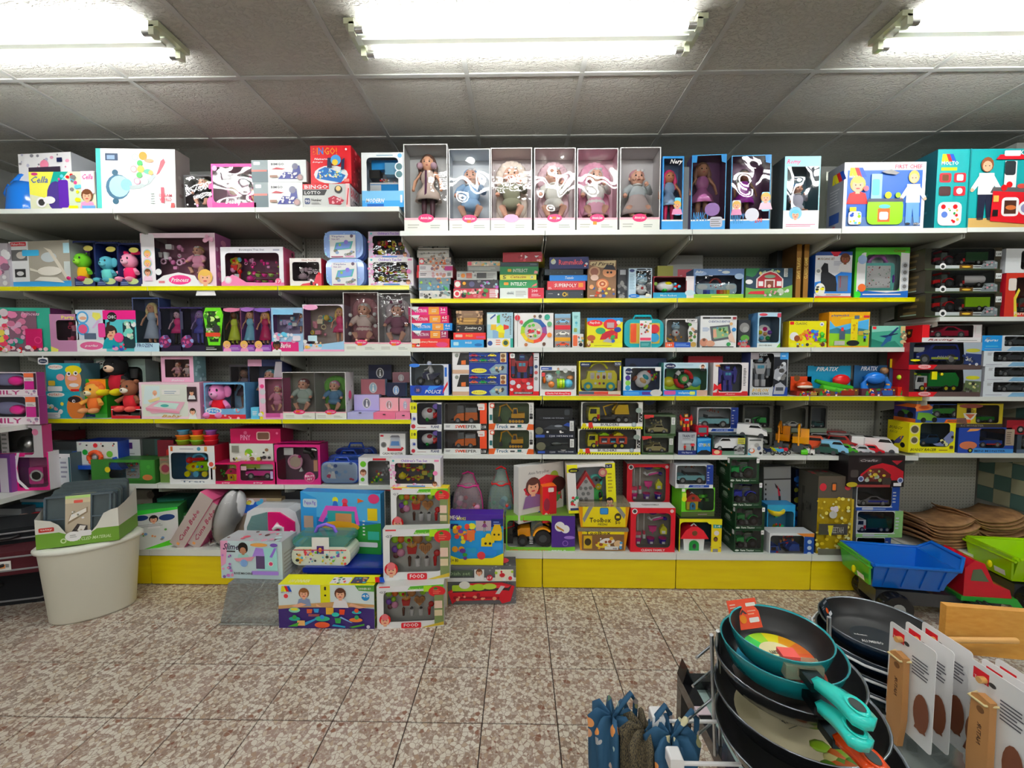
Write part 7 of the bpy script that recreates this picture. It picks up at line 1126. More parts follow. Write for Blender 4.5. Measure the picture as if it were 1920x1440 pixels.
# ================================================================ base shelf, right
YB6,zb=ROWS['M6']
I('M6',845,868,858,930,'toy_box','box','dark navy carton with silver bottle print beside the pink zip bag','1c2238 14182a','R 20 30 60 40 8a9098;r 10 50 60 18 c8ccd0',y=YB6+.3,dep=.1,hgt=.3,on=zb)
I('M6',972,870,1060,978,'pillow_box','box','tall white and red carton turned sideways, printed with long-haired child','d8d6d2 e4e4e2','i 20 82 46 7 8a8a88 Annie Party pillow;o 78 76 9 9ab040;p c83040 10 60 60 80 90 74 96 30 60 50 30 30;d 14 46 50 20 30 1.6 d85060;f 30 62 14 s 5a3a34 8a6a98;e 70 40 22 15 4a8a50;d 54 30 34 20 12 3 c8e0c0 e04050 3a7a40;e 86 60 16 14 3a1c18;R 8 4 12 9 c04050;R 24 6 12 9 e8c8b0;R 40 8 12 9 2a5aa0;R 56 10 12 9 3a4a9a',rot=30,y=YB6+.12,dep=.07,on=zb+.19,lean=0)
I('M6',1017,912,1044,970,'cone_box','box','bright red upright carton with orange side in front of the party box','d01c2c e0702a','p b01424 40 0 100 0 100 100 50 100;R 40 84 40 12 e8e0d8;e 30 50 22 18 8a2a40;p f0a030 20 14 50 26 56 10;t 60 8 30 6 f0c0b0 xs;e 26 18 14 10 f4d8c0',y=YB6+.06,dep=.12,on=zb+.19,rot=14)
I('M6',948,967,1079,1044,'digger_box','toy excavator','purple and green open box with big amber toy loader, lettered retroexcavadora','7ab83a 6a8a3a','r 66 18 34 82 4a2a80;p 7ab83a 0 0 100 0 100 26 70 22 0 24;t 6 10 56 8 d8302a RETROEXCAVADORA;t 66 12 22 8 w +PALA;o 78 74 12 f0f0f0;o 86 68 10 f0f0f0;p b08030 74 70 84 62 84 66 72 78;e 92 48 8 4 9a7ac8;r 62 18 38 6 7ab83a;o 86 34 7 8a6ab8;o 86 34 5 4a2a80',(2,24,66,88),'1c1814',('tractor 20 0 100 116 f09820','blobs 0 4 20 60 k x'),y=YB6+.03,dep=.22,film=False);t1=top()
I('M6',1066,870,1158,955,'activity_house_box','baby toy','yellow and white window box with beehive house toy and bee, slightly tilted','e8e6e4 d8d4c8','r 0 84 22 16 e8dc20;e 14 88 11 5 1c2028;t 7 86 14 4 e8e020 chicco;r 80 6 20 94 e8dc28;r 80 90 14 8 1c2a50;t 82 92 10 4 w 2-5;l 84 40 10 42 6 a89a30;r 0 0 100 7 e8dc20;r 4 6 50 5 2a3460;r 54 7 30 3 e0705a;R 2 14 20 22 dfe4e0;d 4 16 16 18 8 3 3a8a5a c8303c;f 86 22 7 s k r;e 74 82 9 9 b06a6a;e 74 82 5 5 c8a890',(18,12,82,94),'a8b4bc',('beehouse 0 0 98 96',),y=YB6+.06,dep=.13,tilt=-3,on=zb+.265)
def toolbox(x0,y0,x1,y1,lab,on,full):
 Y=YB6+.04;A=atY(x0,y1,Y);B=atY(x1,y0,Y);w,h=B.x-A.x,B.z-A.z;z0=on;e=empty('toolbox',((A.x+B.x)/2,Y,z0));tag(e,lab,'toy toolbox','pair of toolboxes')
 m=MB();V=[(-w*.45,.0,0),(w*.45,0,0),(w*.45,.15,0),(-w*.45,.15,0),(-w*.5,-.008,h*.85),(w*.5,-.008,h*.85),(w*.5,.158,h*.85),(-w*.5,.158,h*.85)]
 for c,f in(('g:f09a1c',(0,1,5,4)),('g:f09a1c',(1,2,6,5)),('g:f09a1c',(2,3,7,6)),('g:f09a1c',(3,0,4,7)),('g:d08418',(3,2,1,0))):m.add([V[i] for i in f],[(0,1,2,3)],c)
 m.build('tub',e);m=MB();m.prism(rrect(-w*.51,h*.85,w*.51,h,.008),-.012,.16,'x:e8dcc0');m.build('lid',e)
 m=MB();art(m,w*.84,h*.8,('r 0 0 100 100 e8cc18;p 888 0 40 14 100 24 100 4 20;p 888 76 100 86 100 100 60 96 40;R 40 62 20 34 2a6a9a;R 42 66 16 26 3a8ac8;t 16 22 50 24 2a2418 Toolbox;t 36 8 22 10 4a4018 PIEZAS;e 82 50 8 20 3a3018;t 76 14 12 16 3a3018 50;p e8cc18 78 44 86 44 86 56 78 56' if full else 'r 0 0 100 100 7a5a3a;r 0 86 100 14 e8cc18;t 8 84 60 18 2a2418 Toolbox;r 4 8 20 70 c8a828;e 14 44 8 20 3a3018;e 50 30 18 18 e8c840;e 62 50 16 16 e8e4e0;e 86 34 10 20 d8b890;d 34 10 60 60 14 8 8a4a2a e8e8e8 5a9ac8 d8b030;r 54 4 32 18 e0e2e0;b 72 4 12 12'),-.012,-w*.42,h*.05);m.build('front_print',e);return z0+h
t1=toolbox(1083,1003,1177,1045,'lower orange toolbox with pieces showing through',zb,False);toolbox(1084,955,1180,1001,'upper orange toolbox with yellow label, under the beehive house box',t1+.001,True)
CF='o 9 92 6 f0f0ee;o 9 92 4 3a3a3a;o 92 93 4 e8c8c8;t 24 2 54 5 f4e8e8 CLEAN FAMILY'
I('M6',1181,962,1267,1047,'cleaning_set_box','toy cleaning set','lower red window box with toy brooms, brushes and three buckets','c81c30 9a1424',CF,(12,10,90,88),'8f8a80',('clean 0 0 100 100 0',),y=YB6+.02,dep=.12,hgt=.315,on=zb,top='r 0 0 100 100 e8e8e8;t 30 40 40 26 444 CLEAN FAMILY')
I('M6',1173,887,1257,1045,'cleaning_set_box','toy cleaning set','upper red window box with toy brooms and lime brush, set farther back','c81c30 9a1424',CF,(12,8,90,92),'8f8a80',('clean 0 0 100 100 1',),y=YB6+.2,dep=.12,hgt=.31,on=zb+.27,top='r 0 0 100 100 e8e8e8;t 30 40 40 26 444 CLEAN FAMILY')
m=MB();
I('M6',1176,1000,1254,1040,'toy_box','box','plain white carton hidden behind the lower red cleaning set box','d8d8d4',y=YB6+.19,dep=.14,hgt=.266,on=zb)
I('M6',1272,973,1354,1050,'cottage_box','box','yellow open box with white toy cottage, red roof and green door','e8d820 2a2c24','r 0 0 80 14 d8d828;t 6 4 14 5 e8f4f0 clip;r 0 0 24 16 2a8a8a;i 28 4 42 8 c8882a Casita;r 76 0 24 100 e8c820;r 80 78 20 9 3a9a9a;t 84 80 12 5 w 1-4;o 88 66 6 e8e0d8;F 86 8 50 8a5a42 k e8d030 888;p e8d820 56 100 100 100 100 86 70 88',(2,12,76,92),'1c3a40',('cottage 2 2 98 100 e4e8e6 d82a3a 1c8a3a',),y=YB6+.03,dep=.17,film=False);t1=top()
I('M6',1276,915,1342,976,'farm_set_box','box','bright green box with red-roofed toy garden house','6ac82a 5ab028','R 2 60 12 24 c8e850;o 8 62 9 d8d830;r 0 0 100 18 5a6a3a;l 50 4 34 8 1 a08a90;R 0 88 10 10 e8e8e0',(12,20,98,98),'2a5a48',('cottage 0 0 60 100 e8c830 d8402a 3a9ac8','blobs 50 10 98 70 3a8a2a 5ac03a e8e040'),y=YB6+.07,dep=.16,on=t1,rot=4);t1=top()
jeepbox('M6',1266,872,1338,914,'lower jeep box with sky blue convertible, on the green garden house box',on=t1,y=YB6+.06)
TC='r 0 0 100 16 163a22;t 22 4 46 9 e0e8e0 Farm Tractor;l 72 6 22 4 1 8aa090;e 10 8 7 4 c8d0c8;r 0 16 4 84 163a22;R 90 80 10 20 f0f2f0;l 92 88 6 5 1 444'
t1=zb
for i,(y0,y1,c,dx) in enumerate(((1013,1056,'1c9a4c',2),(969,1012,'1c8a40',4),(919,967,'2a3ab8',-1),(870,918,'1ca050',-6))):
 I('M6',1373+dx,y0,1430+dx,y1,'tractor_box','toy tractor','dark green window box with %s farm tractor, %s in its stack'%('blue' if i==2 else 'green',('lowest','second lowest','second from top','topmost')[i]),'163a22 16381f',TC,(4,16,92,96),'8a9490',('tractor 2 0 98 96 '+c,),y=YB6+.03+.008*i,dep=.2,on=t1,hgt=.158+(.012 if i>1 else 0),group='stack of farm tractor boxes',side='R 84 78 14 20 f0f2f0;i 20 60 56 12 b8c8b8 Tractor;e 50 38 18 10 8a9a8a;l 26 20 50 12 3 8a9a8a;p e07a3a 72 64 80 60 76 70');t1=top()
I('M6',1431,875,1488,1040,'scooter_box','scooter','tall pale grey carton printed with red and black kick scooter','9a9c9c 5a5c5c','r 0 84 100 16 8a8c8c;r 0 82 100 2 3a3a3a;p 2a2428 40 78 62 68 60 66 44 72;p d02a40 50 76 60 64 62 58 54 60;p 1c1a1c 54 60 62 60 70 4 62 4;d 56 30 10 20 4 1 c8c8c8;e 38 18 7 4 a8a020;l 4 40 6 40 6 222',y=YB6+.24,dep=.08,on=zb,tilt=-2)
I('M6',1486,880,1502,1040,'toy_box','box','dark navy carton edge beside the scooter carton','14203a 101828','d 20 10 60 80 12 4 2a5a9a 8a8a30',y=YB6+.26,dep=.08,on=zb)
I('M6',1437,966,1491,1000,'helmet_box','box','light blue open box with yellow bowl-shaped toy','3aa0d0 2a80b0','',(4,6,96,84),'2a6a88',('blobs 40 10 100 90 2a8a5a c83a2a 3ac07a',),y=YB6+.14,dep=.1,film=False,on=zb,hgt=.3)
e=LAST[0][0];m=MB();m.lathe([(0,.22),(.03,.225),(.055,.25),(.06,.27),(.055,.27),(0,.23)],'g:e8c81c',14,tr(-.04,.0,0));m.build('toy_bowl',e)
I('M6',1441,1000,1527,1056,'crane_truck_box','toy truck','white and blue window box with blue toy crane truck','dfe4e8 c8ccd0','r 0 0 100 18 e4e8ea;p 1c50a8 40 3 84 3 84 13 44 13;l 50 6 26 4 1 c8d8f0;R 6 3 20 12 b8bcc4;p d0a070 30 3 36 3 40 15 34 15;r 78 16 22 74 1c4a98;o 90 72 7 b8c8dc;o 90 52 7 b8c8dc;o 90 32 7 b8c8dc;p d88a40 60 100 100 100 100 88 76 90',(2,17,78,92),'3a4448',('truck 2 0 98 90 1c50b0 1c50b0 crane','blobs 40 50 90 96 c8303c e8a070 c03a30'),y=YB6+.015,dep=.11)
GD='r 0 72 100 28 5a5248;e 14 86 10 5 c83040;e 86 86 9 4 d0404a;R 38 80 16 12 3a342c;R 41 82 10 8 d87a3a;d 0 4 100 68 90 2 e8d870 c8b030 a08a18 f4ecb0;r 0 26 84 14 4a463c;t 26 28 46 8 a8a498 CHEETAH;p d8cc30 26 38 42 38 36 24 30 26;o 40 52 5 c8c8c0;d 34 50 18 12 4 2.4 e0d8e0;r 0 0 100 8 6a6860;r 92 8 6 64 c8b030'
I('M6',1528,893,1600,1058,'statue_box','box','tall dark and gold glitter-printed carton lettered cheetah','a89018 3a382e',GD,y=YB6+.02,on=zb,dep=.2,side='r 0 0 100 100 46443c;t 20 20 14 60 2a2822 F;t 40 50 30 12 2a2822 COM',top='d 4 4 90 90 10 8 8a2030 5a5a58 6a6a66')
t1=zb
for i,(x0,y0,x1,y1,toy,lab,nm) in enumerate(((1604,1008,1671,1040,'car 4 0 96 90 m:8a9aa8 sport','blue-ended window box with grey-blue sports car, lowest in its stack','1c3a80'),(1604,958,1694,1012,'truck 2 0 98 92 e4e8e4 16402c box','pale green window box with white and dark green lorry','8ab878'),(1604,911,1688,961,'car 4 0 98 90 m:b8bcc0 sport 1c2f9a','blue and white window box with silver and blue police car','1c4a98'))):
 I('M6',x0,y0,x1,y1,'toy_car_box','toy car',lab,'c8ccce 8a8e90','r 0 0 100 16 %s;l 40 4 40 6 1 c8d8f0;R 14 3 26 9 b8bcc4;r 82 16 18 84 %s;r 0 14 84 3 e8ecee;l 84 30 8 50 4 c8ccd0'%(nm,nm),(2,17,82,97),'1c2022',(toy,),y=YB6+.03,dep=.15,on=t1);t1=top()
I('M6',1589,854,1698,910,'cartoon_car_box','toy car','black and dark red tinted window box with red car shape, top of the car stack','1c1416 141012','r 18 78 40 14 3a3436;i 20 80 32 8 b8b0b0 Crafts;p a02030 76 84 96 84 86 70;R 4 30 14 24 4a4440;p b01c2c 20 20 22 40 40 66 60 76 80 68 98 50 98 22;p 5a2420 24 18 26 38 40 58 60 60 76 40 74 16;d 28 22 46 30 16 5 8a9a60 c8b040 7a4a40 a8b0a8;o 22 26 9 b8c0d8;o 22 26 6 4a5a8a;o 92 22 9 b8c0d8;o 92 22 6 4a5a8a;R 60 8 16 22 3a3430;r 80 4 14 10 e0e0e0;r 14 0 60 8 8a3a38;e 6 8 10 8 b8a830',y=YB6+.0,dep=.18,on=t1)
# pink pouch and mesh backpack
def bag(px0,py0,px1,py1,Y,name,label,cols,mesh=False,on=None):
 A=atY(px0,py1,Y);B=atY(px1,py0,Y);w,h=B.x-A.x,B.z-A.z;e=empty(name,((A.x+B.x)/2,Y,A.z if on is None else on));h=B.z-e.location.z;tag(e,label,'bag')
 m=MB();N=18;prof=[];L=[]
 for j in range(9):
  t=j/8;s=(.92+.08*sin(t*6))*(1-.6*max(0,t-.6)/.4);L.append([(w/2*s*cos(a_),.06*s*sin(a_)*(1+.2*sin(3*a_+j))+.06,h*t*(1+.02*sin(5*a_))) for a_ in[2*pi*i/N for i in range(N)]])
 V=[v for r_ in L for v in r_];m.add(V,[(j*N+i,j*N+(i+1)%N,(j+1)*N+(i+1)%N,(j+1)*N+i) for j in range(8) for i in range(N)],cols[0],True);m.add(L[0],[tuple(range(N))[::-1]],cols[0]);m.add(L[-1],[tuple(range(N))],cols[0]);m.build('bag_body',e)
 m=MB();rn=random.Random(int(px0))
 for i in range(16):m.ball((rn.uniform(-.3,.3)*w,.05+rn.uniform(-.03,.03),h*rn.uniform(.08,.55)),rn.uniform(.012,.028),'g:'+cols[2+i%(len(cols)-2)],8,6)
 m.build('contents',e)
 m=MB();r6=[L[6][i] for i in range(N)]+[L[6][0]];m.tube(r6,.006,cols[1],6);m.tube([L[0][i] for i in range(N)]+[L[0][0]],.005,cols[1],6);m.tube([L[j][N-1] for j in range(9)],.004,cols[1],6);m.tube([L[8][N//2],(0,.06,h*1.05),L[8][0]],.006,cols[1],6);m.build('piping',e)
bag(846,893,906,970,YB6+.14,'zip_pouch','clear pink-piped zip bag of toy food',['x:e8d0d8','c:d03a8a','r','p','g','a03050','w','e8b8c8'],on=zb+.16)
bag(912,884,966,985,YB6+.12,'mesh_backpack','clear backpack with red piping beside the pink bag',['x:c8dcd4','c:d82a30','3a8a5a','8ab8d0','d83a3a','4a6a9a'],on=zb+.12)
I('M6',850,965,962,1040,'toy_box','box','plain dark carton under the two clear bags','3a3634',y=YB6+.14,dep=.2,hgt=.118,on=zb)
# ================================================================ corner shelves on the left wall
Xa=XL+.01;e=empty('shelving_unit',(Xa,2.0,0));tag(e,'white corner shelves running along the side wall behind the luggage','shelf','bays of the long shelving run');M=tr(-Xa,-2.0,0)
for r in('L1','L2','L3'):
 Y,z=ROWS[r];m=MB(M);m.box(Xa,Y,z-.032,XJ[-4]-.002,YB-.02,z,SHW);m.build('shelf',e)
 if r=='L2':m=MB(M);m.box(Xa,Y-.008,z-.03,XJ[-4]-.003,Y-.0005,z-.001,YEL);m.build('price_rail',e)
for r,dz in(('L4',-.02),('L5',-.012)):
 Y,z=ROWS[r];m=MB(M);m.box(Xa,2.0,z-.034+dz,-3.40,Y-.012,z+dz,SHW);m.build('shelf',e);m=MB(M);m.box(Xa,Y-.01,z-.034+dz,XJ[-4]-.002,YB-.02,z+dz,SHW);m.build('shelf',e)
m=MB(M);m.box(Xa,2.0,.3,-3.42,2.85,.34,SHW);m.build('shelf',e);m=MB(M);m.box(Xa,YB-.04,.05,XJ[-4]-.002,YB-.03,2.5,PEG);m.build('back_panel',e)
z4=ROWS['L4'][1]-.0195;z5=ROWS['L5'][1]-.0115;t1=z4
FM='r 0 0 100 26 eadfe4;t 2 4 70 18 b03a78 FAMILY;d 76 4 20 16 6 5 8a7a9a c8a0b8;r 80 26 17 36 c0288a;r 80 62 17 14 e8e0e0;l 82 64 13 9 2 777;r 80 78 17 18 e87048;r 96 26 4 70 3a2030'
for i,(y0,y1) in enumerate(((742,788),(698,741))):
 I('L4',-44,y0,72-4*i,y1,'iron_set_box','box','white and magenta family toy iron box, %s of two'%('lower','upper')[i],'e0d8e0 8a3a78',FM,(2,26,79,96),'2c2638',('blobs 0 0 4 4 m',),y=2.78,dep=.05,on=t1,group='family iron boxes');t1=top();e=LAST[0][0]
 m=MB();m.ball((-.02,.026,.11),(.14,.02,.045),'g:b0b0d8',14,8);m.ball((.06,.012,.1),(.06,.02,.035),'g:d02a88',12,7);m.build('toy_iron',e)
I('L5',3,797,78,846,'toy_box','box','grey and pink window box with round silver toy, above the pink appliance box','c0bcc0 b0487a','l 2 10 12 80 6 777;o 84 78 10 c87a98',(18,8,78,92),'2c2a2c',('teaset 0 0 10 10 a a',),y=2.8,dep=.06,on=z5+.235);e=LAST[0][0];m=MB();m.lathe([(0,.0),(.055,.01),(.06,.03),(0,.04)],'m:c8c8c8',16,tr(0,.05,.085)@rotx(90));m.build('silver_dial',e)
I('L5',-30,852,18,918,'toy_box','box','violet carton at the picture edge beside the pink appliance box','6a3a80 8a4a90','r 60 0 30 90 c8c0cc',y=2.76,dep=.12,on=z5)
I('L5',12,849,84,915,'appliance_box','box','magenta and white window box with pink toy washing machine','c81a78 e0dce0','p c81a78 0 0 40 0 30 20 26 60 34 100 0 100;R 6 14 18 66 c8b8c0;e 14 62 6 8 6a3a4a;r 10 26 8 14 7a3a4a;p f0e8ee 34 100 40 100 32 60 36 30 56 4 48 4 32 24 27 60;R 24 84 10 9 f0e0e8',(34,8,97,90),'8a3a6a',('blobs 0 0 6 6 p',),y=2.8,dep=.08,on=z5,rot=8);e=LAST[0][0]
m=MB();m.bbox(.0,.02,.04,.09,.08,.16,'g:d84a9a',.01);ring(m,.05,.1,.035,.007,.018,'g:w',16);m.cyl((.05,.016,.1),(.05,.02,.1),.032,.032,'k',14);m.build('toy_washer',e)
I('L5',84,851,131,905,'toy_box','box','white carton with small printed doll views beside the pink appliance box','d8d8dc 4a5a60','l 6 84 80 8 1 777;d 10 10 40 60 5 9 8a7a84 a8a0a4;r 60 6 36 80 c8ccd0;l 64 20 26 60 4 889;r 94 0 6 90 2a5a60',y=2.9,dep=.12,on=ROWS['L5'][1])
# ================================================================ base shelf and floor, left
zb6=ROWS['L6'][1]
def box(x0,y0,x1,y1,Y,on,name,cat,lab,col,spec='',win=None,inner='x',toys=(),**k):return I('L6',x0,y0,x1,y1,name,cat,lab,col,spec,win,inner,toys,y=Y,on=on,**k)
for i,(x0,x1,yy,c,lab) in enumerate(((38,102,956,'b8304a','grey and red flat lunch box under the blue one'),(40,104,934,'2a90b0','blue flat lunch box on top of the red one in the corner'))):
 p=atY((x0+x1)/2,yy,2.95);e=empty('lunch_box',(p.x,3.05,zb6+.19+.07*i));tag(e,lab,'lunch box','pair of lunch boxes');m=MB(tr(0,-.1,0));m.bbox(-.13,0,0,.13,.2,.04,'g:'+c,.012);m.build('tub',e);m=MB(tr(0,-.1,0));m.bbox(-.135,-.004,.04,.135,.204,.062,'g:b8c0c8',.008);m.build('lid',e)
box(40,975,108,1020,2.93,zb6,'toy_box','box','dull grey carton carrying the two lunch boxes','5a5c60 44464a',dep=.26,hgt=.188)
box(0,958,40,990,2.86,zb6+.001,'toy_box','box','grey window box in the dark left corner above the suitcases','8a8e96 5a5e64','e 60 40 20 20 3a3e44;r 0 84 100 16 b8bcc0',dep=.18,hgt=.28)
p=atY(82,974,2.9);e=empty('toy_ball',(p.x,2.85,zb6+.16));tag(e,'shiny red and green toy apple among the dark luggage','toy ball');m=MB();m.ball((0,0,.05),.05,'g:c81c28',14,9);m.ball((.085,0,.045),.04,'g:7aa020',12,8);m.ball((-.09,0,.045),.045,'g:d8b8b0',12,8);m.build('ball_shell',e);m=MB();m.box(-.14,-.06,-.159,.13,.07,0,'3a2a2c');m.build('support_tray',e)
def suitcase(px,py,z,L,W,H,M,c,lab):
 p=atZ(px,py,z);e=empty('suitcase',p);tag(e,lab,'suitcase','dark suitcases piled in the corner');e.rotation_euler=M
 m=MB();m.bbox(-L/2,-W/2,0,L/2,W/2,H,'c:'+c,.05);m.build('suitcase_body',e);m=MB();m.tube([(x,-W/2-.002,z_) for x,z_ in rrect(-L/2+.03,.03,L/2-.03,H-.03,.05,4)]+[(L/2-.03,-W/2-.002,H-.08)],.006,'c:8a8a8c',6);m.build('zip_piping',e)
 m=MB();m.tube([(-.1,-W/2-.01,H*.5),(-.08,-W/2-.04,H*.5),(.08,-W/2-.04,H*.5),(.1,-W/2-.01,H*.5)],.01,'k',6);m.build('handle',e);return e
e=suitcase(20,1112,.0,.72,.36,.3,(0,0,radians(16)),'1a1c20','black suitcase with grey piping lying on the floor')
e2=suitcase(12,1060,.302,.68,.34,.14,(0,0,radians(20)),'4a1822','dark burgundy suitcase lying across the black one')
m=MB();m.box(-.02,-.175,.03,.13,-.172,.09,'e4e4e0');art(m,.15,.06,'l 6 20 50 60 4 666;r 60 30 24 40 e89a60;b 84 30 14 50',-.175,-.02,.03);m.build('price_label',e2)
suitcase(26,1006,.443,.6,.3,.1,(0,0,radians(26)),'14181c','flat black case highest on the luggage pile')
# white bin
p=atZ(178,1146,0);e=empty('waste_bin',p,38);tag(e,'tall off-white oval plastic bin on the floor under the tray display','bin')
def oval(m,prof,c,n=32):
 V=[]
 for a_,b_,z in prof:V+=[(a_*cos(2*pi*i/n),b_*sin(2*pi*i/n),z) for i in range(n)]
 m.add(V,[(j*n+i,j*n+(i+1)%n,(j+1)*n+(i+1)%n,(j+1)*n+i) for j in range(len(prof)-1) for i in range(n)],c,True)
m=MB();oval(m,[(0.001,0.001,0),(.19,.11,.0),(.2,.12,.015),(.232,.15,.44),(.236,.155,.45)],'dcdcd0');m.build('bin_body',e)
m=MB();oval(m,[(.236,.155,.45),(.25,.168,.452),(.253,.171,.468),(.24,.158,.48),(.21,.13,.484),(.2,.12,.478),(.001,.001,.476)],'e4e6dc');m.build('lid',e)
bz=.485;bx,by=e.location.x,e.location.y
e=empty('tray_display',(bx+.0,by-.0,bz+.0005),22);e.scale=(.84,.8,.9);tag(e,'white and green open card display box of grey cutlery trays on the bin','display box')
w_,d_=.46,.3
m=MB(tr(0,-d_/2,0));G_,W_='6f9a3a','dcdcd4'
def wall(x0,y0,x1,y1,hs): # card wall whose top edge follows the heights hs
 n=len(hs);V=[(x0+(x1-x0)*i/(n-1),y0+(y1-y0)*i/(n-1),0) for i in range(n)]
 for lo,c in((0,G_),(1,W_)):
  P0=[(v[0],v[1],0 if lo==0 else min(.1,h)) for v,h in zip(V,hs)];P1=[(v[0],v[1],min(.1,h) if lo==0 else h) for v,h in zip(V,hs)]
  m.add(P0+P1,[(i,i+1,n+i+1,n+i) for i in range(n-1)],c)
wall(-w_/2,0,w_/2,0,[.2,.19,.18,.15,.08,.06,.06,.07,.12,.2,.22,.23]);wall(w_/2,0,w_/2,d_,[.23,.24,.26,.3]);wall(w_/2,d_,-w_/2,d_,[.3,.3]);wall(-w_/2,d_,-w_/2,0,[.3,.29,.25,.2]);m.box(-w_/2,0,0,w_/2,d_,.002,G_);m.build('card_box',e)
m=MB(tr(0,-d_/2,0));art(m,w_,.24,'i 40 12 50 9 c8d8b0 RECYCLED MATERIAL;o 32 16 7 c8d8b0;o 32 16 4 6f9a3a;R 4 46 18 12 b83a34;t 6 49 14 6 f0d8d0 tatay;e 44 26 10 14 f0f0ee;R 50 24 16 16 f0f0ee;l 40 22 8 10 2 aaa',0,None,0);m.build('front_print',e)
tp=None
for i in range(5):
 y=-d_/2+.025+i*.05;x=-.01+.012*(i%2);tY=e.matrix_basis
 t=empty('cutlery_tray',(0,0,0));t.matrix_basis=Matrix.Translation(e.location)@rotz(22)@sc(.84,.8,.86)@tr(x,y,.008)@rotx(-6);tag(t,'dark grey plastic cutlery tray %s in the card display box'%('standing foremost','standing second from the front','standing in the middle','standing second from the back','standing rearmost')[i],'cutlery tray','grey cutlery trays in the display box')
 m=MB();m.prism(rrect(-.2,0,.2,.34+.012*i,.03,4),.012,.03,'4a5558')
 for xx in(-.195,-.08,.06,.17):m.box(xx,-.004,.01,xx+.012,.014,.33,'g:55626a')
 for zz_ in(.01,.17,.325):m.box(-.19,-.004,zz_,.19,.014,zz_+.012,'g:55626a')
 m.build('tray_body',t)
 m=MB();m.box(-.075,-.008,.004,.065,-.005,.335,'b8ac98');art(m,.14,.33,'r 0 84 100 16 d0c4a8;r 0 94 100 6 b8d88a;R 34 84 36 6 d05a50;p 8a7a64 10 40 90 62 90 74 20 60;p e8e4dc 14 46 84 64 84 72 24 60;d 24 50 56 16 8 2 w 8a8a7a;p 3a3432 0 6 90 6 90 34 50 40;p e8e4dc 30 8 60 8 84 34 60 36;d 40 12 30 20 6 2 b0a088 5a5048',-.008,-.075,.004);m.build('paper_sleeve',t)
# boxes on the low base shelf
box(253,955,322,1040,2.86,zb6,'baby_toy_box','baby toy','green and white angular carton with smiling man print beside the bin','d8dcda 3a8a4a','p 3ac040 0 86 100 94 100 100 0 100;p 5ac82a 30 0 100 22 100 6 60 0;e 28 80 14 7 1c3a70;e 78 76 16 8 1c3a70;f 52 74 9 s k w;d 20 20 60 30 10 3 7aa0c8 e0a070 5aa050 888;l 20 56 60 8 2 aaa',dep=.16,rot=20)
box(297,935,345,1000,3.05,zb6,'toy_case','box','dim teal green plastic case behind the leaning pink boxes','2a6a5a 1f5044','R 4 80 90 16 3a8a70;d 10 20 70 40 8 5 3a8a9a 5a4a8a',dep=.14)
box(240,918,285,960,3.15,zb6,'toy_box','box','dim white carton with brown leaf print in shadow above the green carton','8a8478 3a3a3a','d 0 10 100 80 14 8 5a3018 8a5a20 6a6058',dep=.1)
box(336,962,360,1000,3.0,zb6,'toy_box','box','narrow green and white carton next to the teal case','4a8a50 2a6a40','r 0 0 50 90 b8c0b8;e 74 60 20 10 1c2f6a',dep=.14)
for i,(x0,lab) in enumerate(((316,'grey and pink thin carton leaning, nearer the bin'),(346,'grey and pink thin carton leaning, nearer the bagged pillow'))):
 box(x0,940,x0+24,1038,2.87+.01*i,zb6+.01,'doll_bed_box','box',lab,'b8aca8 d0608a','',dep=.3,tilt=33,hgt=.44-.08*i,group='pair of leaning cartons');e=LAST[0][0]
 m=MB();art(m,.44,.07,'i 12 26 60 46 a0405a Cuna Bebe;r 4 30 4 30 f0a060',0,.0,-.035,roty(-90));m.build('spine_print',e)
p=atY(428,1030,2.9);e=empty('bagged_pillow',(p.x,2.93,zb6));tag(e,'white pillow in a clear plastic bag slumped on the base shelf','pillow')
m=MB();M=tr(0,0,.2)@roty(14);m.ball((-.02,0,0),(.065,.1,.2),'c:w',18,12,M);m.ball((.01,.02,.06),(.06,.09,.14),'c:w',14,10,M);m.build('pillow_body',e);m=MB();m.ball((-.015,0,0),(.085,.11,.215),'f:ffffff',16,10,M);m.tube([(-.06,-.02,.04),(-.12,-.04,.02),(-.14,-.02,.05)],.012,'f:ffffff',6);m.build('plastic_bag',e)
box(436,934,528,1010,3.0,zb6,'baby_toy_box','baby toy','brown window box with blue and white round toy above the pet carrier','a8988a 8a7a60','r 0 60 100 40 c0a8a8;e 40 78 36 14 2a6ac8;d 16 78 50 18 8 6 w f0a050 5ab8e0 e8e060;r 70 60 30 40 a89878',dep=.2)
box(530,920,562,1010,3.05,zb6,'toy_box','box','black carton edge with green print behind the playhouse box','1c1e20 202a20','p 3a8a3a 0 30 100 60 100 70 0 40',dep=.12)
# pet carrier
p=atY(506,1020,2.83);e=empty('toy_pet_carrier',(p.x,2.84,zb6+.0005));tag(e,'white toy pet carrier with magenta door and white dog logo','toy pet carrier');hw=.2;H=.3
m=MB();m.prism([(-hw,0),(hw,0),(hw,.17),(hw*.86,.27),(hw*.6,H),(-hw*.6,H),(-hw*.86,.27),(-hw,.17)],.02,.2,'g:e0e4e8');m.build('carrier_shell',e)
m=MB();m.prism([(-hw*.88,.02),(-.03,.02),(-.03,.27),(-hw*.7,.24),(-hw*.88,.16)],.015,.02,'x:a8d8d8');m.build('clear_side',e)
m=MB();m.prism([(-.02,.02),(hw*.86,.02),(hw*.84,.2),(.06,.27),(-.02,.27)],.008,.02,'g:d01870');m.build('door',e)
m=MB();D=[(.02,.15),(.05,.18),(.08,.16),(.09,.09),(.14,.06),(.15,.14)];m.tube([(x,.004,z) for x,z in D],[.012,.022,.016,.012,.012,.01],'w',8);m.tube([(.09,.004,.1),(.08,.004,.03)],.01,'w',6);m.tube([(.14,.004,.07),(.15,.004,.03)],.01,'w',6);m.build('dog_logo',e)
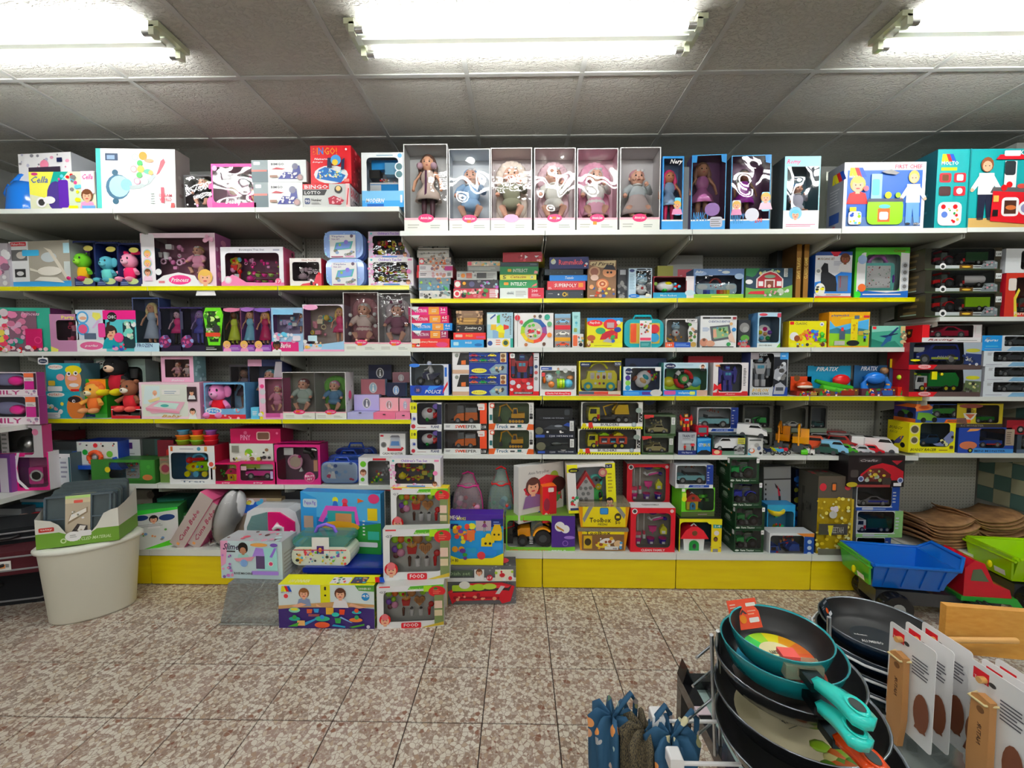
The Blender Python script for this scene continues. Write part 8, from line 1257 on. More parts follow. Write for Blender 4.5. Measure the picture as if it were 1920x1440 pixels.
m=MB();m.tube([(-.08,.05,.28),(-.04,.03,.255),(.03,.02,.255),(.09,.05,.29)],.006,'w',6);m.build('handle',e)
# floor group
e=empty('storage_tub',(-1.6,2.6,0));tag(e,'clear frosted plastic tub upside down on the floor','storage box')
m=MB();a0,b0,a1,b1,h=.21,.2,.185,.15,.235
V=[(-a0,-b0,0),(a0,-b0,0),(a0,b0,0),(-a0,b0,0),(-a1,-b1,h),(a1,-b1,h),(a1,b1,h),(-a1,b1,h)];m.add(V,[(0,1,5,4),(1,2,6,5),(2,3,7,6),(3,0,4,7),(4,5,6,7)],'x:d8dcd8');m.build('tub_body',e)
m=MB();r_=[(-a0,-b0,.008),(a0,-b0,.008),(a0,b0,.008),(-a0,b0,.008),(-a0,-b0,.008)];m.tube(r_,.009,'x:c8ccc8',6);m.build('rim',e)
box(414,1015,530,1096,2.5,.2365,'slime_box','box','pastel slime kit carton with curly-haired girl and mint dispenser','c8dce0 b8bcc0','p e8a8c8 0 100 12 100 8 40 0 30;r 10 70 14 4 3a3a3a;i 4 76 26 18 3a2a4a Slime;f 37 78 12 b8866a 1c1414 a8d8d0;o 37 84 13 1c1414;o 37 76 8 b8866a;p e0a0b0 22 54 56 60 50 48 26 46;o 38 42 10 8ab0e0;p a8e0dc 60 24 92 24 92 86 60 82;p b090e0 52 60 72 62 70 82 58 84;r 58 28 14 34 5a4a70;p 9a78d8 80 60 88 84 92 84 84 58;R 50 12 44 10 b090e0;o 82 42 7 e8f0f0;o 82 42 5 e0507a;t 22 12 30 6 2a2a2a ROSE MACHINE;d 2 4 18 60 12 4 c880c8 e8a0c0 8a6ab0;e 64 92 14 5 f0a860;e 88 92 6 5 7a5ab0',dep=.16,rot=-2,side='l 10 10 70 60 6 999',top='d 4 4 90 90 16 10 e0a0b8 5a3a3a c8e0e0 e06a7a')
p=atY(621,1062,2.56);e=empty('storage_box',(-1.11,2.7,0));tag(e,'blue-lidded plastic storage box behind the dinner set carton','storage box');m=MB();m.bbox(-.25,-.13,0,.25,.12,.25,'x:5a7ab0',.02);m.build('tub_body',e);m=MB();m.bbox(-.27,-.145,.25,.27,.135,.285,'g:1c2f88',.012);m.build('lid',e);zl=.2855
box(562,924,716,1033,2.76,zl,'play_house_box','box','large blue and green open box with printed pink-roofed play house','2a78b8 3a8ac8','p 5ab0e8 0 100 100 100 100 52 0 60;p 2a8a3a 0 30 100 52 100 0 0 0;p 3a9ad8 0 30 20 34 20 90 0 100;R 3 74 18 14 c8dcf0;t 5 77 14 8 7a5ac0 Peppa Pig;o 44 88 5 e8e040;p 3a70c8 40 76 48 76 46 86 42 86;o 56 86 5 e85070;p d02a40 52 74 61 74 58 84 54 84;p d860c0 22 52 32 78 70 78 74 48 70 48 66 70 36 70 28 50;r 34 36 34 34 3aa0a0;r 44 50 20 16 c89060;e 50 44 24 9 e8a830;r 36 30 32 8 8a5a30;r 84 56 12 20 e8c820;r 84 24 14 14 3ab0a0;p e87030 72 84 80 88 72 92;e 92 92 7 8 d0407a;r 4 40 12 20 b8a090;r 4 14 12 20 8a7a8a;R 70 12 26 8 e0e4f0;l 78 30 3 28 5 w',dep=.08,side='r 80 0 20 100 e8eef0',rot=-5)
e=empty('vanity_case',(atY(605,1055,2.6).x,2.655,zl+.0005));tag(e,'rounded sticker-covered craft case with violet handle, on the blue lid','toy case')
m=MB();m.bbox(-.19,-.075,0,.19,.075,.12,'e4ecdc',.045);m.build('case_shell',e);m=MB();art(m,.34,.1,'d 2 4 96 92 60 8 e04a5a e8c840 5ab8d0 8a5ab0 7ac040 f0a050 3a3a3a w;r 0 92 100 6 c0304a',-.0752,None,.012);m.build('front_print',e);m=MB();m.bbox(-.185,-.07,.12,.185,.07,.19,'x:8ad8d0',.03);m.build('lid',e);m=MB();m.box(-.055,-.08,.07,.055,-.076,.185,'w');m.box(-.022,-.084,.08,.022,-.08,.13,'4a2a70');m.ball((0,-.085,.105),(.012,.003,.016),'e8a040',8,6);m.build('paper_sleeve',e)
m=MB();m.tube([(-.07,0,.185),(-.05,0,.225),(0,0,.24),(.05,0,.225),(.07,0,.185)],.011,'g:8a6ad0',8);m.build('handle',e)
box(524,1097,702,1200,2.385,0,'dinner_set_box','box','yellow-topped carton with boy and girl at a purple table of toy dishes','d8e4ec 5a7a2a','r 0 50 100 50 dce8ee;r 44 56 10 44 e8dc18;r 48 88 2 8 222;r 48 74 2 4 222;s 3 84 13;t 3 80 12 4 b0b8c0 MOLTO;o 8 74 5 d8404a;p 5a9a3a 80 100 100 100 100 86 84 88;t 84 90 13 5 e8f4e0 DINNER SET;o 91 74 9 2a8ac8;t 87 73 8 6 w 45;p c8a070 0 44 100 50 100 56 60 62 0 52;p 3f2a70 0 0 100 0 100 46 80 50 20 48 0 44;f 27 80 11 s 8a5a30 8a9ab8;f 65 80 12 s 5a3422 f4e8ec;p e8b193 14 52 24 60 30 56 20 48;p e8b193 40 52 46 50 40 58;p e8b193 76 60 92 50 84 48 74 54;e 17 43 6 6 8ad0b0;e 17 45 4 3 e8d840;e 17 23 6 5 2aa090;o 17 27 5 3aa050;p e86a40 30 36 35 36 36 46 30 46;p 3a9ad0 38 38 42 38 43 47 37 47;r 50 34 8 16 f0b040;e 46 24 8 6 3ab088;o 46 28 5 3a8ad0;e 60 34 4 5 3ac0b0;p e8502a 64 34 69 34 70 46 64 46;p 3aa050 60 14 65 14 66 26 59 26;e 81 22 7 5 f08040;o 82 28 5 3aa060;e 82 40 5 4 3ab0b8;o 82 44 5 e8582a;e 46 10 8 7 e8603a;p 3a9ac8 24 12 40 26 40 22 28 8;r 20 8 8 12 e0b070;p 4aa83a 10 6 22 16 20 6;p 2a9ac0 56 8 70 4 70 8 58 12;p 4a9a3a 74 6 90 14 90 10 78 4;p 8ab0e0 66 30 78 16 76 16 64 28;o 94 7 4 d0d0e0;l 32 30 12 6 2 e07a50',dep=.12,top='r 0 0 100 100 f0e018;t 8 20 22 30 f8f0c0 130 DINNER;r 52 14 20 60 e8e8e8;d 53 16 18 56 12 6 444 e04a3a 3a8a4a;r 74 14 16 60 4a4260;d 75 16 14 50 10 6 e89a60 5ab0b0;s 90 20 50',side='r 0 0 100 100 5a7a2a;d 10 10 80 80 12 3 c8b040 e07a3a')
FD='p 5ab02a 46 90 100 92 100 100 50 98;r 70 84 12 14 a8d828;t 48 88 22 6 c8e8a0 Super Set;e 90 84 13 13 c82a30;e 88 90 3 4 3a7a2a;l 84 78 12 12 3 e8806a;R 4 97 16 3 d0404a;t 4 84 10 5 7a7a80 G7;r 86 6 14 70 7a8a5a;r 86 44 12 18 e8c8b8;r 86 26 12 14 d8c8a8;p c8b040 66 0 100 12 100 4 76 0;f 12 20 12 s r w;o 12 28 8 e07a80;R 36 0 30 13 d02a3a;t 40 3 22 8 w FOOD'
FT=('food 0 0 100 100',)
box(709,1098,831,1193,2.4,0,'play_food_box','toy food','white window box of toy food standing on the floor','e6e8ea c8ccc8',FD,(10,15,88,86),'c8cac4',FT,dep=.07,rot=5,group='white toy food boxes');t1=top()
box(720,992,842,1085,2.47,t1,'play_food_box','toy food','white window box of toy food, middle one with pink macaron','e6e8ea c8ccc8',FD,(10,15,88,86),'c8cac4',FT,dep=.07,rot=4,group='white toy food boxes')
box(735,1040,838,1180,2.62,0,'toy_box','box','plain yellow-edged carton hidden behind the toy food boxes','d8d4c8 e0c820',dep=.13,hgt=.5);t1=top()
box(733,922,840,988,2.6,t1,'play_food_box','toy food','white window box of toy food, highest and set back behind the middle one','e6e8ea e0c820',FD,(10,15,88,86),'c8cac4',FT,dep=.08,hgt=.285,group='white toy food boxes');t1=top()
box(731,860,826,919,2.62,t1,'tea_set_box','toy tea set',"children's tea set box standing on the stack of toy food boxes",'f0e6f0 d8d8e4',TEA,TW,'3a3438',TT,dep=.1)
box(838,1062,968,1143,2.65,0,'dish_rack_box','box','grey dotted carton with printed red dish rack full of green plates','6a6c6e 55575a','d 0 0 100 100 50 1.6 9a9c9e;r 0 62 100 10 d8dad8;R 2 76 36 16 4a5a4a;t 4 79 30 9 8aa080 Dish set;r 40 70 14 24 e0e0dc;f 47 86 8 s n w;o 62 72 8 c83040;t 59 69 6 6 w 17;r 70 64 26 30 e8e4d0;d 71 66 24 26 8 5 c8303c a8c840 w;p c02030 2 36 20 58 80 60 98 50 92 10 80 4 76 14 14 12 8 4;p d83a44 4 34 20 52 80 54 94 48;p 3a2a2c 8 34 90 40 88 46 12 42;R 8 38 30 16 a8c838;e 46 48 10 9 a8c838;e 62 50 10 8 b8d050;e 26 54 8 10 e8e8e0;p c8c8c8 70 30 78 52 84 50 76 30;p 333 84 40 94 54 90 38;l 10 14 70 14 1 8a1424;d 12 16 64 14 14 4 e8a080 8a1424',dep=.13,top='d 4 4 90 90 30 6 9a9c9e;e 80 50 10 30 d04a5a',rot=2);t1=top()
box(841,965,944,1056,2.67,t1,'brick_box','box','violet, blue and yellow carton with smiling building-block train','2a9ad8 c8b820','r 0 88 100 12 4a2a90;t 3 90 20 8 e8e8f8 MEGA;t 16 89 16 6 e8e040 BLOKS;r 50 68 28 20 b8a8b0;F 66 66 22 8a5a42 k 8a4a80 a;p 1c2a70 78 76 100 78 100 92 78 92;l 82 80 14 8 2 8aa0d8;p f0d820 0 0 100 0 100 24 80 14 20 12 0 20;t 4 5 14 8 4a4030 1+ 80;r 4 72 14 10 1c2a6a;d 12 46 34 32 22 5 e84a3a f0a030 8a4ab0 e8e040;r 34 50 14 20 e87a40;r 14 28 30 4 8a5ac0;o 12 32 6 f0a030;o 24 32 6 f0a030;o 36 30 6 2a9ac8;o 46 30 6 2a9ac8;R 60 34 24 22 f0c820;R 56 20 32 18 2a8ad8;o 68 44 2.5 k;o 76 44 2.5 k;o 60 20 8 d0404a;p f0c820 66 54 80 54 76 64 70 64;R 78 50 20 20 f0c020;o 84 62 2 k;o 92 62 2 k;p f0b820 80 70 98 70 94 82 84 82;R 80 32 18 14 3a9ae0;d 26 14 16 16 4 4 3a9a3a 6a3a8a',dep=.1,top='r 0 0 100 100 4a2a90')
# ================================================================ end bay: curved boards, checked tiles on the right wall
WOOD=nodemat('board_veneer',lambda nt,b:nt.links.new(ramp(nt,nd(nt,'TexNoise',i_Scale=6.0,i_Detail=4.0).outputs[0],[(.3,'7a5a40'),(.7,'a8845e')]),b.inputs['Base Color']),.5)
bm_=MB();NX,NY=14,6;V=[];
for s_ in(0,1):
 for j in range(NY+1):
  for i in range(NX+1):
   u=i/NX*2-1;v=j/NY;x=.2*u*(1-.12*(abs(v*2-1)**4));y=.3*v;V.append((x,y,.05*abs(u)**3+.012*sin(v*5)+s_*.009))
K=(NX+1)*(NY+1);fs=[]
for j in range(NY):
 for i in range(NX):a_=j*(NX+1)+i;fs+=[(a_,a_+NX+1,a_+NX+2,a_+1),(K+a_,K+a_+1,K+a_+NX+2,K+a_+NX+1)]
for i in range(NX):fs+=[(i,i+1,K+i+1,K+i)];a_=NY*(NX+1)+i;fs+=[(a_+1,a_,K+a_,K+a_+1)]
for j in range(NY):a_=j*(NX+1);fs+=[(a_+NX+1,a_,K+a_,K+a_+NX+1)];a_+=NX;fs+=[(a_,a_+NX+1,K+a_+NX+1,K+a_)]
bm_.add(V,fs,WOOD,True);b0_=None;zE=ROWS['E6'][1];rn=random.Random(5);bx0=atY(1745,1030,3.0).x
for k_,(xc,n,dy) in enumerate(((bx0+.07,8,.0),(bx0+.44,9,.02))):
 for i in range(n):
  o=bm_.build('wooden_board') if b0_ is None else b0_.copy()
  if b0_ is None:b0_=o
  else:COL.objects.link(o)
  o.location=(xc+rn.uniform(-.02,.02)-.004*i,YB-.43+dy+rn.uniform(-.01,.01),zE+.008+i*.022);o.rotation_euler=(0,0,radians(rn.uniform(-3,3)))
  tag(o,('topmost ' if i==n-1 else 'bottom ' if i==0 else '')+'curved brown wooden board in the %s stacked pile on the end bay'%('lower','higher')[k_],'wooden board','curved wooden boards, %s pile'%('lower','higher')[k_])
wt=MB();wt.box(0,0,0,.012,.108,.108,'8f8f78');wt2=MB();wt2.box(0,0,0,.012,.108,.108,'46605a');pr={}
for j in range(8):
 for i in range(4):
  k_=(i+j)%2
  if k_ in pr:o=pr[k_].copy();COL.objects.link(o)
  else:o=(wt,wt2)[k_].build('wall_tile',wr);pr[k_]=o
  o.location=(XP-.0125,2.85+.11*i,.52+.11*j)
# ================================================================ two big plastic dump trucks on the floor
def dumptruck(px,py,rz,bed,cab,gate,lab,k=1.):
 p=atZ(px,py,0);e=empty('dump_truck',p,rz);tag(e,lab,'toy truck','big plastic dump trucks');e.scale=(k,k,k)
 m=MB();m.box(-.3,-.1,.1,.5,.1,.2,'g:x');m.build('chassis',e)
 for x in(-.2,.34):
  for s in(-1,1):
   w=MB(tr(x,0,.1));w.cyl((0,s*.1,0),(0,s*.19,0),.098,.098,'k',20);w.cyl((0,s*.186,0),(0,s*.194,0),.045,.042,'a',14)
   for i in range(14):q=2*pi*i/14;w.ball((.094*cos(q),s*.145,.094*sin(q)),(.013,.04,.013),'k',5,4)
   w.build('wheel',e)
 UP=tr(0,0,.07)
 m=MB(UP);c='g:'+bed;Lb,Lt=(-.36,.1),(-.4,.2);t=.01
 def tub(a,b,z0,z1,fl):return[(a[0],-b[0],z0),(a[1],-b[0],z0),(a[1],b[0],z0),(a[0],b[0],z0),(fl[0],-b[1],z1),(fl[1],-b[1],z1),(fl[1],b[1],z1),(fl[0],b[1],z1)]
 V=tub((-.34,.1),(.12,.2),.16,.36,(-.38,.16))+tub((-.33,.09),(.11,.19),.175,.36,(-.368,.15))
 m.add(V,[(3,2,1,0),(0,1,5,4),(1,2,6,5),(2,3,7,6),(3,0,4,7),(8,9,10,11),(12,13,9,8),(13,14,10,9),(14,15,11,10),(15,12,8,11),(4,5,13,12),(5,6,14,13),(6,7,15,14),(7,4,12,15)],c)
 m.tube([(-.38,-.2,.36),(.16,-.2,.36),(.22,-.14,.43),(.22,.14,.43),(.16,.2,.36),(-.38,.2,.36),(-.38,-.2,.36)],.014,c,8);m.add([(.16,-.2,.36),(.22,-.14,.43),(.22,.14,.43),(.16,.2,.36)],[(0,1,2,3)],c)
 for i in range(4):
  x=-.28+.12*i
  for s in(-1,1):m.prism([(x,.18),(x+.03,.18),(x+.035,.35),(x-.005,.35)],0,.012,c,tr(0,s*.165-.006+s*.0,0)@Matrix(((1,0,0,0),(0,1,s*.4,-s*.105),(0,0,1,0),(0,0,0,1))))
 m.build('dump_bed',e)
 m=MB(UP);m.add([(-.385,-.16,.19),(-.385,.16,.19),(-.405,.18,.37),(-.405,-.18,.37),(-.37,-.16,.19),(-.37,.16,.19),(-.39,.18,.37),(-.39,-.18,.37)],[(3,2,1,0),(4,5,6,7),(0,1,5,4),(1,2,6,5),(2,3,7,6),(3,0,4,7)],'g:'+gate)
 m.tube([(-.4,-.2,.34),(-.4,.2,.34)],.01,'g:'+gate,6);m.ball((-.42,-.04,.25),(.012,.02,.03),'g:y',8,6);m.build('tailgate',e)
 m=MB(UP);m.add([(-.402,-.14,.21),(-.402,-.06,.21),(-.41,-.06,.25),(-.41,-.14,.25)],[(3,2,1,0)],'w');m.build('price_label',e)
 m=MB(UP);m.prism([(.24,.14),(.24,.36),(.3,.42),(.36,.4),(.42,.26),(.52,.22),(.54,.14)],-.13,.13,'g:'+cab);m.tube([(.27,-.05,.42),(.27,.05,.42)],.02,'g:'+cab,8);m.build('cab',e)
 for s in(-1,1):m=MB(UP);m.prism([(.28,.27),(.29,.35),(.34,.36),(.39,.27)],s*.131-.001,s*.131+.001,'5a6a50');m.build('window',e)
 m=MB(UP);m.prism([(.22,.12),(.22,.15),(.56,.16),(.6,.1),(.58,.06),(.52,.12)],-.14,.14,'g:'+('2f9a3c' if cab != 'd8d820' else 'c8d020'));m.build('fender',e)
 return e
dumptruck(1706,1146,-9,'1668c0','c01c30','4aa83a','large blue plastic dump truck with red cab and green tailgate',.83)
dumptruck(1956,1134,-6,'a8d818','d8d820','9ac818','large lime green plastic dump truck cut off by the picture edge',.85)
# ================================================================ foreground stand, pans, cards, umbrellas
BK='g:1a1a1c';p=atZ(1270,1262,.72);X0,Y1=p.x,p.y;e=empty('display_table',(X0,.1,0));tag(e,'black metal display table with glass top and grey inlay, carrying the pans','table');M=tr(-X0,-.1,0)
m=MB(M);m.box(X0,.12,.685,X0+.03,Y1,.72,BK);m.box(X0+.03,Y1-.03,.685,1.9,Y1,.72,BK);m.box(X0+.065,.12,.685,X0+.09,Y1-.03,.71,BK);m.build('rail',e)
m=MB(M);m.box(X0+.03,.12,.69,X0+.065,Y1-.03,.696,'9ab0ac');m.box(X0+.09,.12,.69,1.9,Y1-.03,.696,'a8b8b4');m.build('shelf_inlay',e)
m=MB(M);m.box(X0+.09,.12,.697,1.9,Y1-.03,.703,'x:d8e8e4');m.build('glass_top',e)
for x,y in((X0,Y1-.03),(1.87,Y1-.03),(X0,.12),(1.87,.12)):m=MB(M);m.box(x,y,0,x+.03,y+.03,.686,BK);m.build('leg',e)
m=MB(M);m.prism([(X0-.001,.72),(X0+.012,.765),(X0+.03,.72)],Y1-.04,Y1,BK);m.box(X0-.001,Y1-.14,.685,X0+.031,Y1-.115,.722,'d8c8d0');m.build('corner_cap',e)
tz=.7035
def pan(cx,cy,z,D,out,inn,lab,hcol=None,hdir=None,L=.1,H=.048,grp='stacked frying pans'):
 e=empty('frying_pan',(cx,cy,z));tag(e,lab,'frying pan',grp);r=D/2
 m=MB();m.lathe([(.0,-H),(r*.74,-H),(r*.86,-H*.8),(r*.96,-H*.3),(r,0)],'g:'+out,40);m.lathe([(r,0),(r*1.012,.0015),(r,.003),(r*.975,0)],'m:8a9096' if out != '1c7a80' else 'g:2a8a90',40);m.build('pan_body',e)
 m=MB();m.lathe([(r*.975,0),(r*.93,-H*.3),(r*.83,-H*.75),(r*.7,-H*.93),(0,-H*.93)],inn,40);m.build('nonstick_coating',e)
 if hdir:
  M=rotz(hdir);m=MB();m.box(r*.98,-.014,-.022,r+.035,.014,-.008,'m:3a4448',M);m.build('bracket',e)
  m=MB();pts=[];N=14
  top_,bot_=[],[]
  for i in range(N+1):
   t=i/N;x=r+.025+L*t;wv=.009+.006*min(1,t*3)+.003*t;
   if t>.9:wv *= sqrt(max(0,1-((t-.9)/.1)**2))*.6+.4
   zc=-.012+.026*sin(t*1.8);top_.append((x,wv,zc))
  hx,hw_=r+.025+L*.8,.009;V=[]
  for x,wv,zc in top_:V+=[(x,-wv,zc+.004),(x,0,zc+.01),(x,wv,zc+.004),(x,wv*.9,zc-.008),(x,-wv*.9,zc-.008)]
  fs=[];
  for i in range(N):
   for q in range(5):
    if q in(0,1,3) and 11<=i<=12 and q != 3 and False:continue
    fs.append((i*5+q,(i+1)*5+q,(i+1)*5+(q+1)%5,i*5+(q+1)%5))
  fs+=[(0,1,2,3,4),tuple(N*5+q for q in(4,3,2,1,0))];m.add(V,fs,'g:'+hcol,True,M);zc=top_[12][2]
  h=m.build('handle',e);m=MB();m.lathe([(.010,.0),(.0145,.0015),(.0145,-.0005),(.0,-.001)],'g:'+hcol,16,M@tr(hx,0,zc+.0095)@sc(1.35,.85,1));m.lathe([(0,.0105),(.0098,.0105)],'20302e',16,M@tr(hx,0,zc)@sc(1.35,.85,1));m.build('hanging_hole',h)
 return e
c1=atZ(1462,1184,1.085);c2=atZ(1464,1208,1.055);bx_,by_=c2.x,c2.y
TL='1c7a80'
P5=pan(bx_+.03,by_-.03,.90,.3,'17191b','1f2022','lowest black frying pan of the teal-topped stack')
P4=pan(bx_+.02,by_-.015,.96,.275,'17191b','1f2022','black frying pan with cream bar code sleeve, second from the bottom')
P3=pan(bx_+.01,by_-.0,1.018,.245,'1c1e20','222325','dark frying pan with orange handle right under the two teal ones','e0501c',-94,.085)
P2=pan(bx_,by_,1.055,.208,TL,'1e1f21','teal frying pan under the topmost one','3ccfc4',-97,.1)
P1=pan(c1.x,c1.y,1.085,.17,TL,'1e1f21','topmost small teal frying pan with rainbow card disc, turquoise handle','3ccfc4',-94,.11)
def disc(P_,R_,z,cols,txt,cx=0,cy=0,c0='e8e0b0',ang=180):
 m=MB();n=len(cols)
 for i,c in enumerate(cols):m.add([(0,0,z)]+[(R_*cos(radians(a_)),R_*sin(radians(a_)),z) for a_ in[360*i/n+j*360/n/4 for j in range(5)]],[(0,1,2,3,4,5)],c)
 m.lathe([(0,z+.0006),(R_*.55,z+.0006)],c0,20,None,False);vs,fs,asp=textgeo(txt);W_=R_*.5
 m.add([((v[0]-.5)*W_,(v[1]-.5)*W_*.45,z+.0012) for v in vs],fs,'3a3a34',False,rotz(ang));m.add([(x,y,z+.0012) for x,y in((-.03,.012),(.03,.012),(.03,.014),(-.03,.014))],[(0,1,2,3)],'8a8a70',False,rotz(ang));m.build('card_disc',P_)
disc(P1,.06,-.0435,['f07a3a','f0a02a','e8d830','9ad038','3ac05a','2aa8c8','3a78d0','5a6ad8','c868b0','f0608a','f05a5a','f0683a'],'18 cm')
disc(P2,.075,-.0435,['2a6ad0','3a8ad8','2aa8c8','3a6ac0','f05a6a','e86a50'],'22 cm')
disc(P4,.11,-.0425,['d8d0b0','d0c8a4','d8d0b0','d0c8a4'],'Cookware',c0='d8d0b0',ang=200)
m=MB(rotz(150));m.add([(x*.05-.02,y*.025-.05,-.0405) for x,y in((-1,-1),(1,-1),(1,1),(-1,1))],[(0,1,2,3)],'w')
for i in range(12):m.add([(x-.066+.0075*i,y-.05,-.04) for x,y in((0,-.018),(.003+.002*(i%3),-.018),(.003+.002*(i%3),.02),(0,.02))],[(0,1,2,3)],'k')
m.build('bar_code',P4)
m=MB();rn=random.Random(2)
for i in range(16):m.ball((rn.uniform(-.04,.09),rn.uniform(-.1,-.05),-.042),(.018,.014,.002),('8ab030','c86a30','d8d090','5a8a28')[i%4],8,5)
m.build('printed_food_photo',P4)
disc(P3,.09,-.042,['4a4442','5a5450','4a4442'],'Titan',c0='5a5450',ang=200)
m=MB(rotz(12));M_=tr(-.012,.064,-.036)@rotx(-26)
m.box(-.034,0,0,.034,.0012,.055,'e8583c',M_);art(m,.068,.055,'l 6 60 26 30 3 f8c0b0;R 60 74 34 12 f8e8e0;R 60 20 34 16 f8f0e8;l 60 44 30 20 2 f8a890;o 40 34 14 f08a2a;p 4a3a3a 30 50 44 66 58 50 50 50 44 58 38 50',0,None,0,M_);m.build('orange_tag',P1)
m=MB(rotz(-97)@tr(-.012,0,0));m.box(.075,-.03,-.028,.1,.03,-.004,'x:d8d8b8');m.box(.06,-.028,-.006,.085,.0,.0015,'f0605a');m.build('sleeve_strap',P1)
e=empty('pan_rack',(bx_,by_,tz));tag(e,'chrome wire rack holding the stack of pans','rack');m=MB(tr(-bx_,-by_,-tz))
q0,q1=atY(1356,1188,by_+.05),None
r0,r1=atZ(1306,1345,tz),atZ(1334,1190,1.06)
for dx,dy in((0,0),(.018,.012)):m.tube([(r0.x+dx,r0.y+dy-.1,tz),(r1.x+dx,r1.y+dy,1.06)],.004,'m:c0c4c8',8)
m.tube([(bx_+.18,by_+.1,tz),(bx_+.15,by_+.08,1.06)],.004,'m:c0c4c8',8)
for z in(.812,.87,.94,1.0):m.tube([(bx_-.165+(z-.8)*.1,by_+.035,z),(bx_,by_+.15,z),(bx_+.17,by_+.1,z)],.003,'m:c0c4c8',6)
m.build('wire_frame',e)
NV='14283c';n1=atZ(1648,1172,.875);PN=[]
for i,(z,D,lab) in enumerate(((.762,.30,'lowest dark frying pan of the navy stack'),(.80,.295,'dark navy frying pan third from the top'),(.838,.285,'navy frying pan second from the top of its stack'),(.876,.27,'topmost navy frying pan with white-printed black disc'))):
 PN.append(pan(n1.x+.003*(3-i),n1.y,z,D,NV,'1c1e20',lab,grp='stacked navy frying pans'))
m=MB(rotz(-15));m.lathe([(0,-.0435),(.062,-.0435)],'1a222a',24);
for s_,x,y,w_,h_ in(('ALUMINIO',-.045,-.02,.05,.012),('A',.025,-.04,.03,.035),('induction',-.05,.01,.03,.007)):
 vs,fs,asp=textgeo(s_);m.add([(x+v[0]*w_,y+v[1]*h_,-.043) for v in vs],fs,'e8e8e8')
m.build('card_disc',PN[3]);m=MB(rotz(40));M_=tr(0,.107,-.036)@rotx(-26);m.box(-.028,0,0,.028,.001,.05,'1c2830',M_);art(m,.056,.05,'l 6 60 30 20 2 8a9098;o 50 44 16 e8602a;R 50 10 40 20 e0e4e8;R 40 80 50 10 8a9098',0,None,0,M_);m.build('card_tag',PN[3])
e=empty('pan_rack',(n1.x,n1.y,tz));tag(e,'white wire rack carrying the navy pans','rack');m=MB(tr(-n1.x,-n1.y,-tz))
for z in(.72,.757,.795,.83):m.tube([(n1.x+.148*cos(radians(a_)),n1.y+.148*sin(radians(a_)),z) for a_ in range(0,361,20)],.0035,'g:dfe2e4',6)
for a_ in(60,150,250):m.tube([(n1.x+.155*cos(radians(a_)),n1.y+.155*sin(radians(a_)),z) for z in(tz,.85)],.004,'g:dfe2e4',6)
m.build('wire_frame',e)
# cards with wooden spatulas on wooden pegs
WD_='b98a5a';pb=atY(1775,1136,1.0);e=empty('peg_board',(pb.x,1.0,tz));tag(e,'plain golden plywood panel with two wooden pegs','display panel');m=MB();m.box(0,0,.885-tz,.5,.018,pb.z-tz,nodemat('golden_ply',lambda nt,b:nt.links.new(ramp(nt,nd(nt,'TexNoise',i_Scale=14.0,i_Detail=3.0).outputs[0],[(.3,'c08a40'),(.7,'cc9a50')]),b.inputs['Base Color']),.5),rotz(-8));m.build('plywood_panel',e);m=MB(rotz(-8));m.box(.36,.02,0,.39,.04,.25,WD_);m.build('post',e)
WD='b98a5a'
def card(X,yf,zt,i,n,grp):
 Wc,Hc=.112,.205;e=empty('spatula_card',(X,yf,tz));zt-=tz;tag(e,'white hanging card with %s, %s'%(grp,n),'kitchen utensil','white utensil cards on the pegs')
 MM=Matrix(((0,1,0,0),(-1,0,0,0),(0,0,1,0),(0,0,0,1)));z0=zt-Hc+.012
 m=MB();Pc=rrect(0,max(.002,zt-.235),Wc,zt,.007,3);m.prism(Pc,0,.0012,'eceef2',MM);m.build('card_sheet',e)
 if i==0 or True:
  m=MB();art(m,Wc,.2,'r 8 82 26 12 c81c2c;t 10 83 22 3 f0d8d8 TALLER;e 40 86 6 2.4 %s;l 54 58 36 22 6 5a5a60;e 78 20 16 22 7a4a34;e 16 24 14 18 8a5a40;p 6a3c28 0 0 44 0 30 22 10 20;p 7a4a34 66 0 90 0 84 14 72 14;l 8 50 12 6 1 889'%('3a3a3a'),0,0,zt-.2,MM);m.build('front_print',e)
 if i==0:
  m=MB();m.prism([(.022,0.0),(.018,.09),(.022,zt-.06),(.034,zt-.052),(.056,zt-.056),(.058,.07),(.05,0.0)],-.016,-.002,WD,MM);m.cyl((.04,-.0165,zt-.082),(.04,-.016,zt-.082),.007,.007,'7a5432',14,True,MM)
  vs,fs,asp=textgeo('NATUR');m.add([(-(.0-0)+.036+v[1]*.008,-.0163,zt-.155+v[0]*.045) for v in vs],fs,'4a2e1a',False,MM);s=m.build('wooden_spatula',e)
  m=MB();m.tube([(.018,-.0,zt-.062),(.02,-.019,zt-.066),(.05,-.019,zt-.066),(.058,-.0,zt-.062)],.0025,'e0d0a0',6,MM);m.build('rubber_band',s)
for i,X in enumerate((.88,.917,.956)):card(X+.015,.985,.975,i,('foremost on the far peg','middle one on the far peg','rearmost on the far peg')[i],'a wooden spatula' if i==0 else 'printed spoons')
for i,X in enumerate((.937,.963,.991)):card(X+.015,.862,.975,i,('foremost on the near peg','middle one on the near peg','rearmost on the near peg')[i],'a wooden spatula' if i==0 else 'printed spoons')
PE=[o for o in COL.objects if o.name=='peg_board'][0]
for(y,z,xa) in((.955,.948,.868),(.832,.948,.925)):m=MB(tr(-PE.location.x,-PE.location.y,-tz));m.cyl((xa+.015,y,z),(1.16,y,z),.0065,.0065,'d0a468',12);m.build('peg',PE)
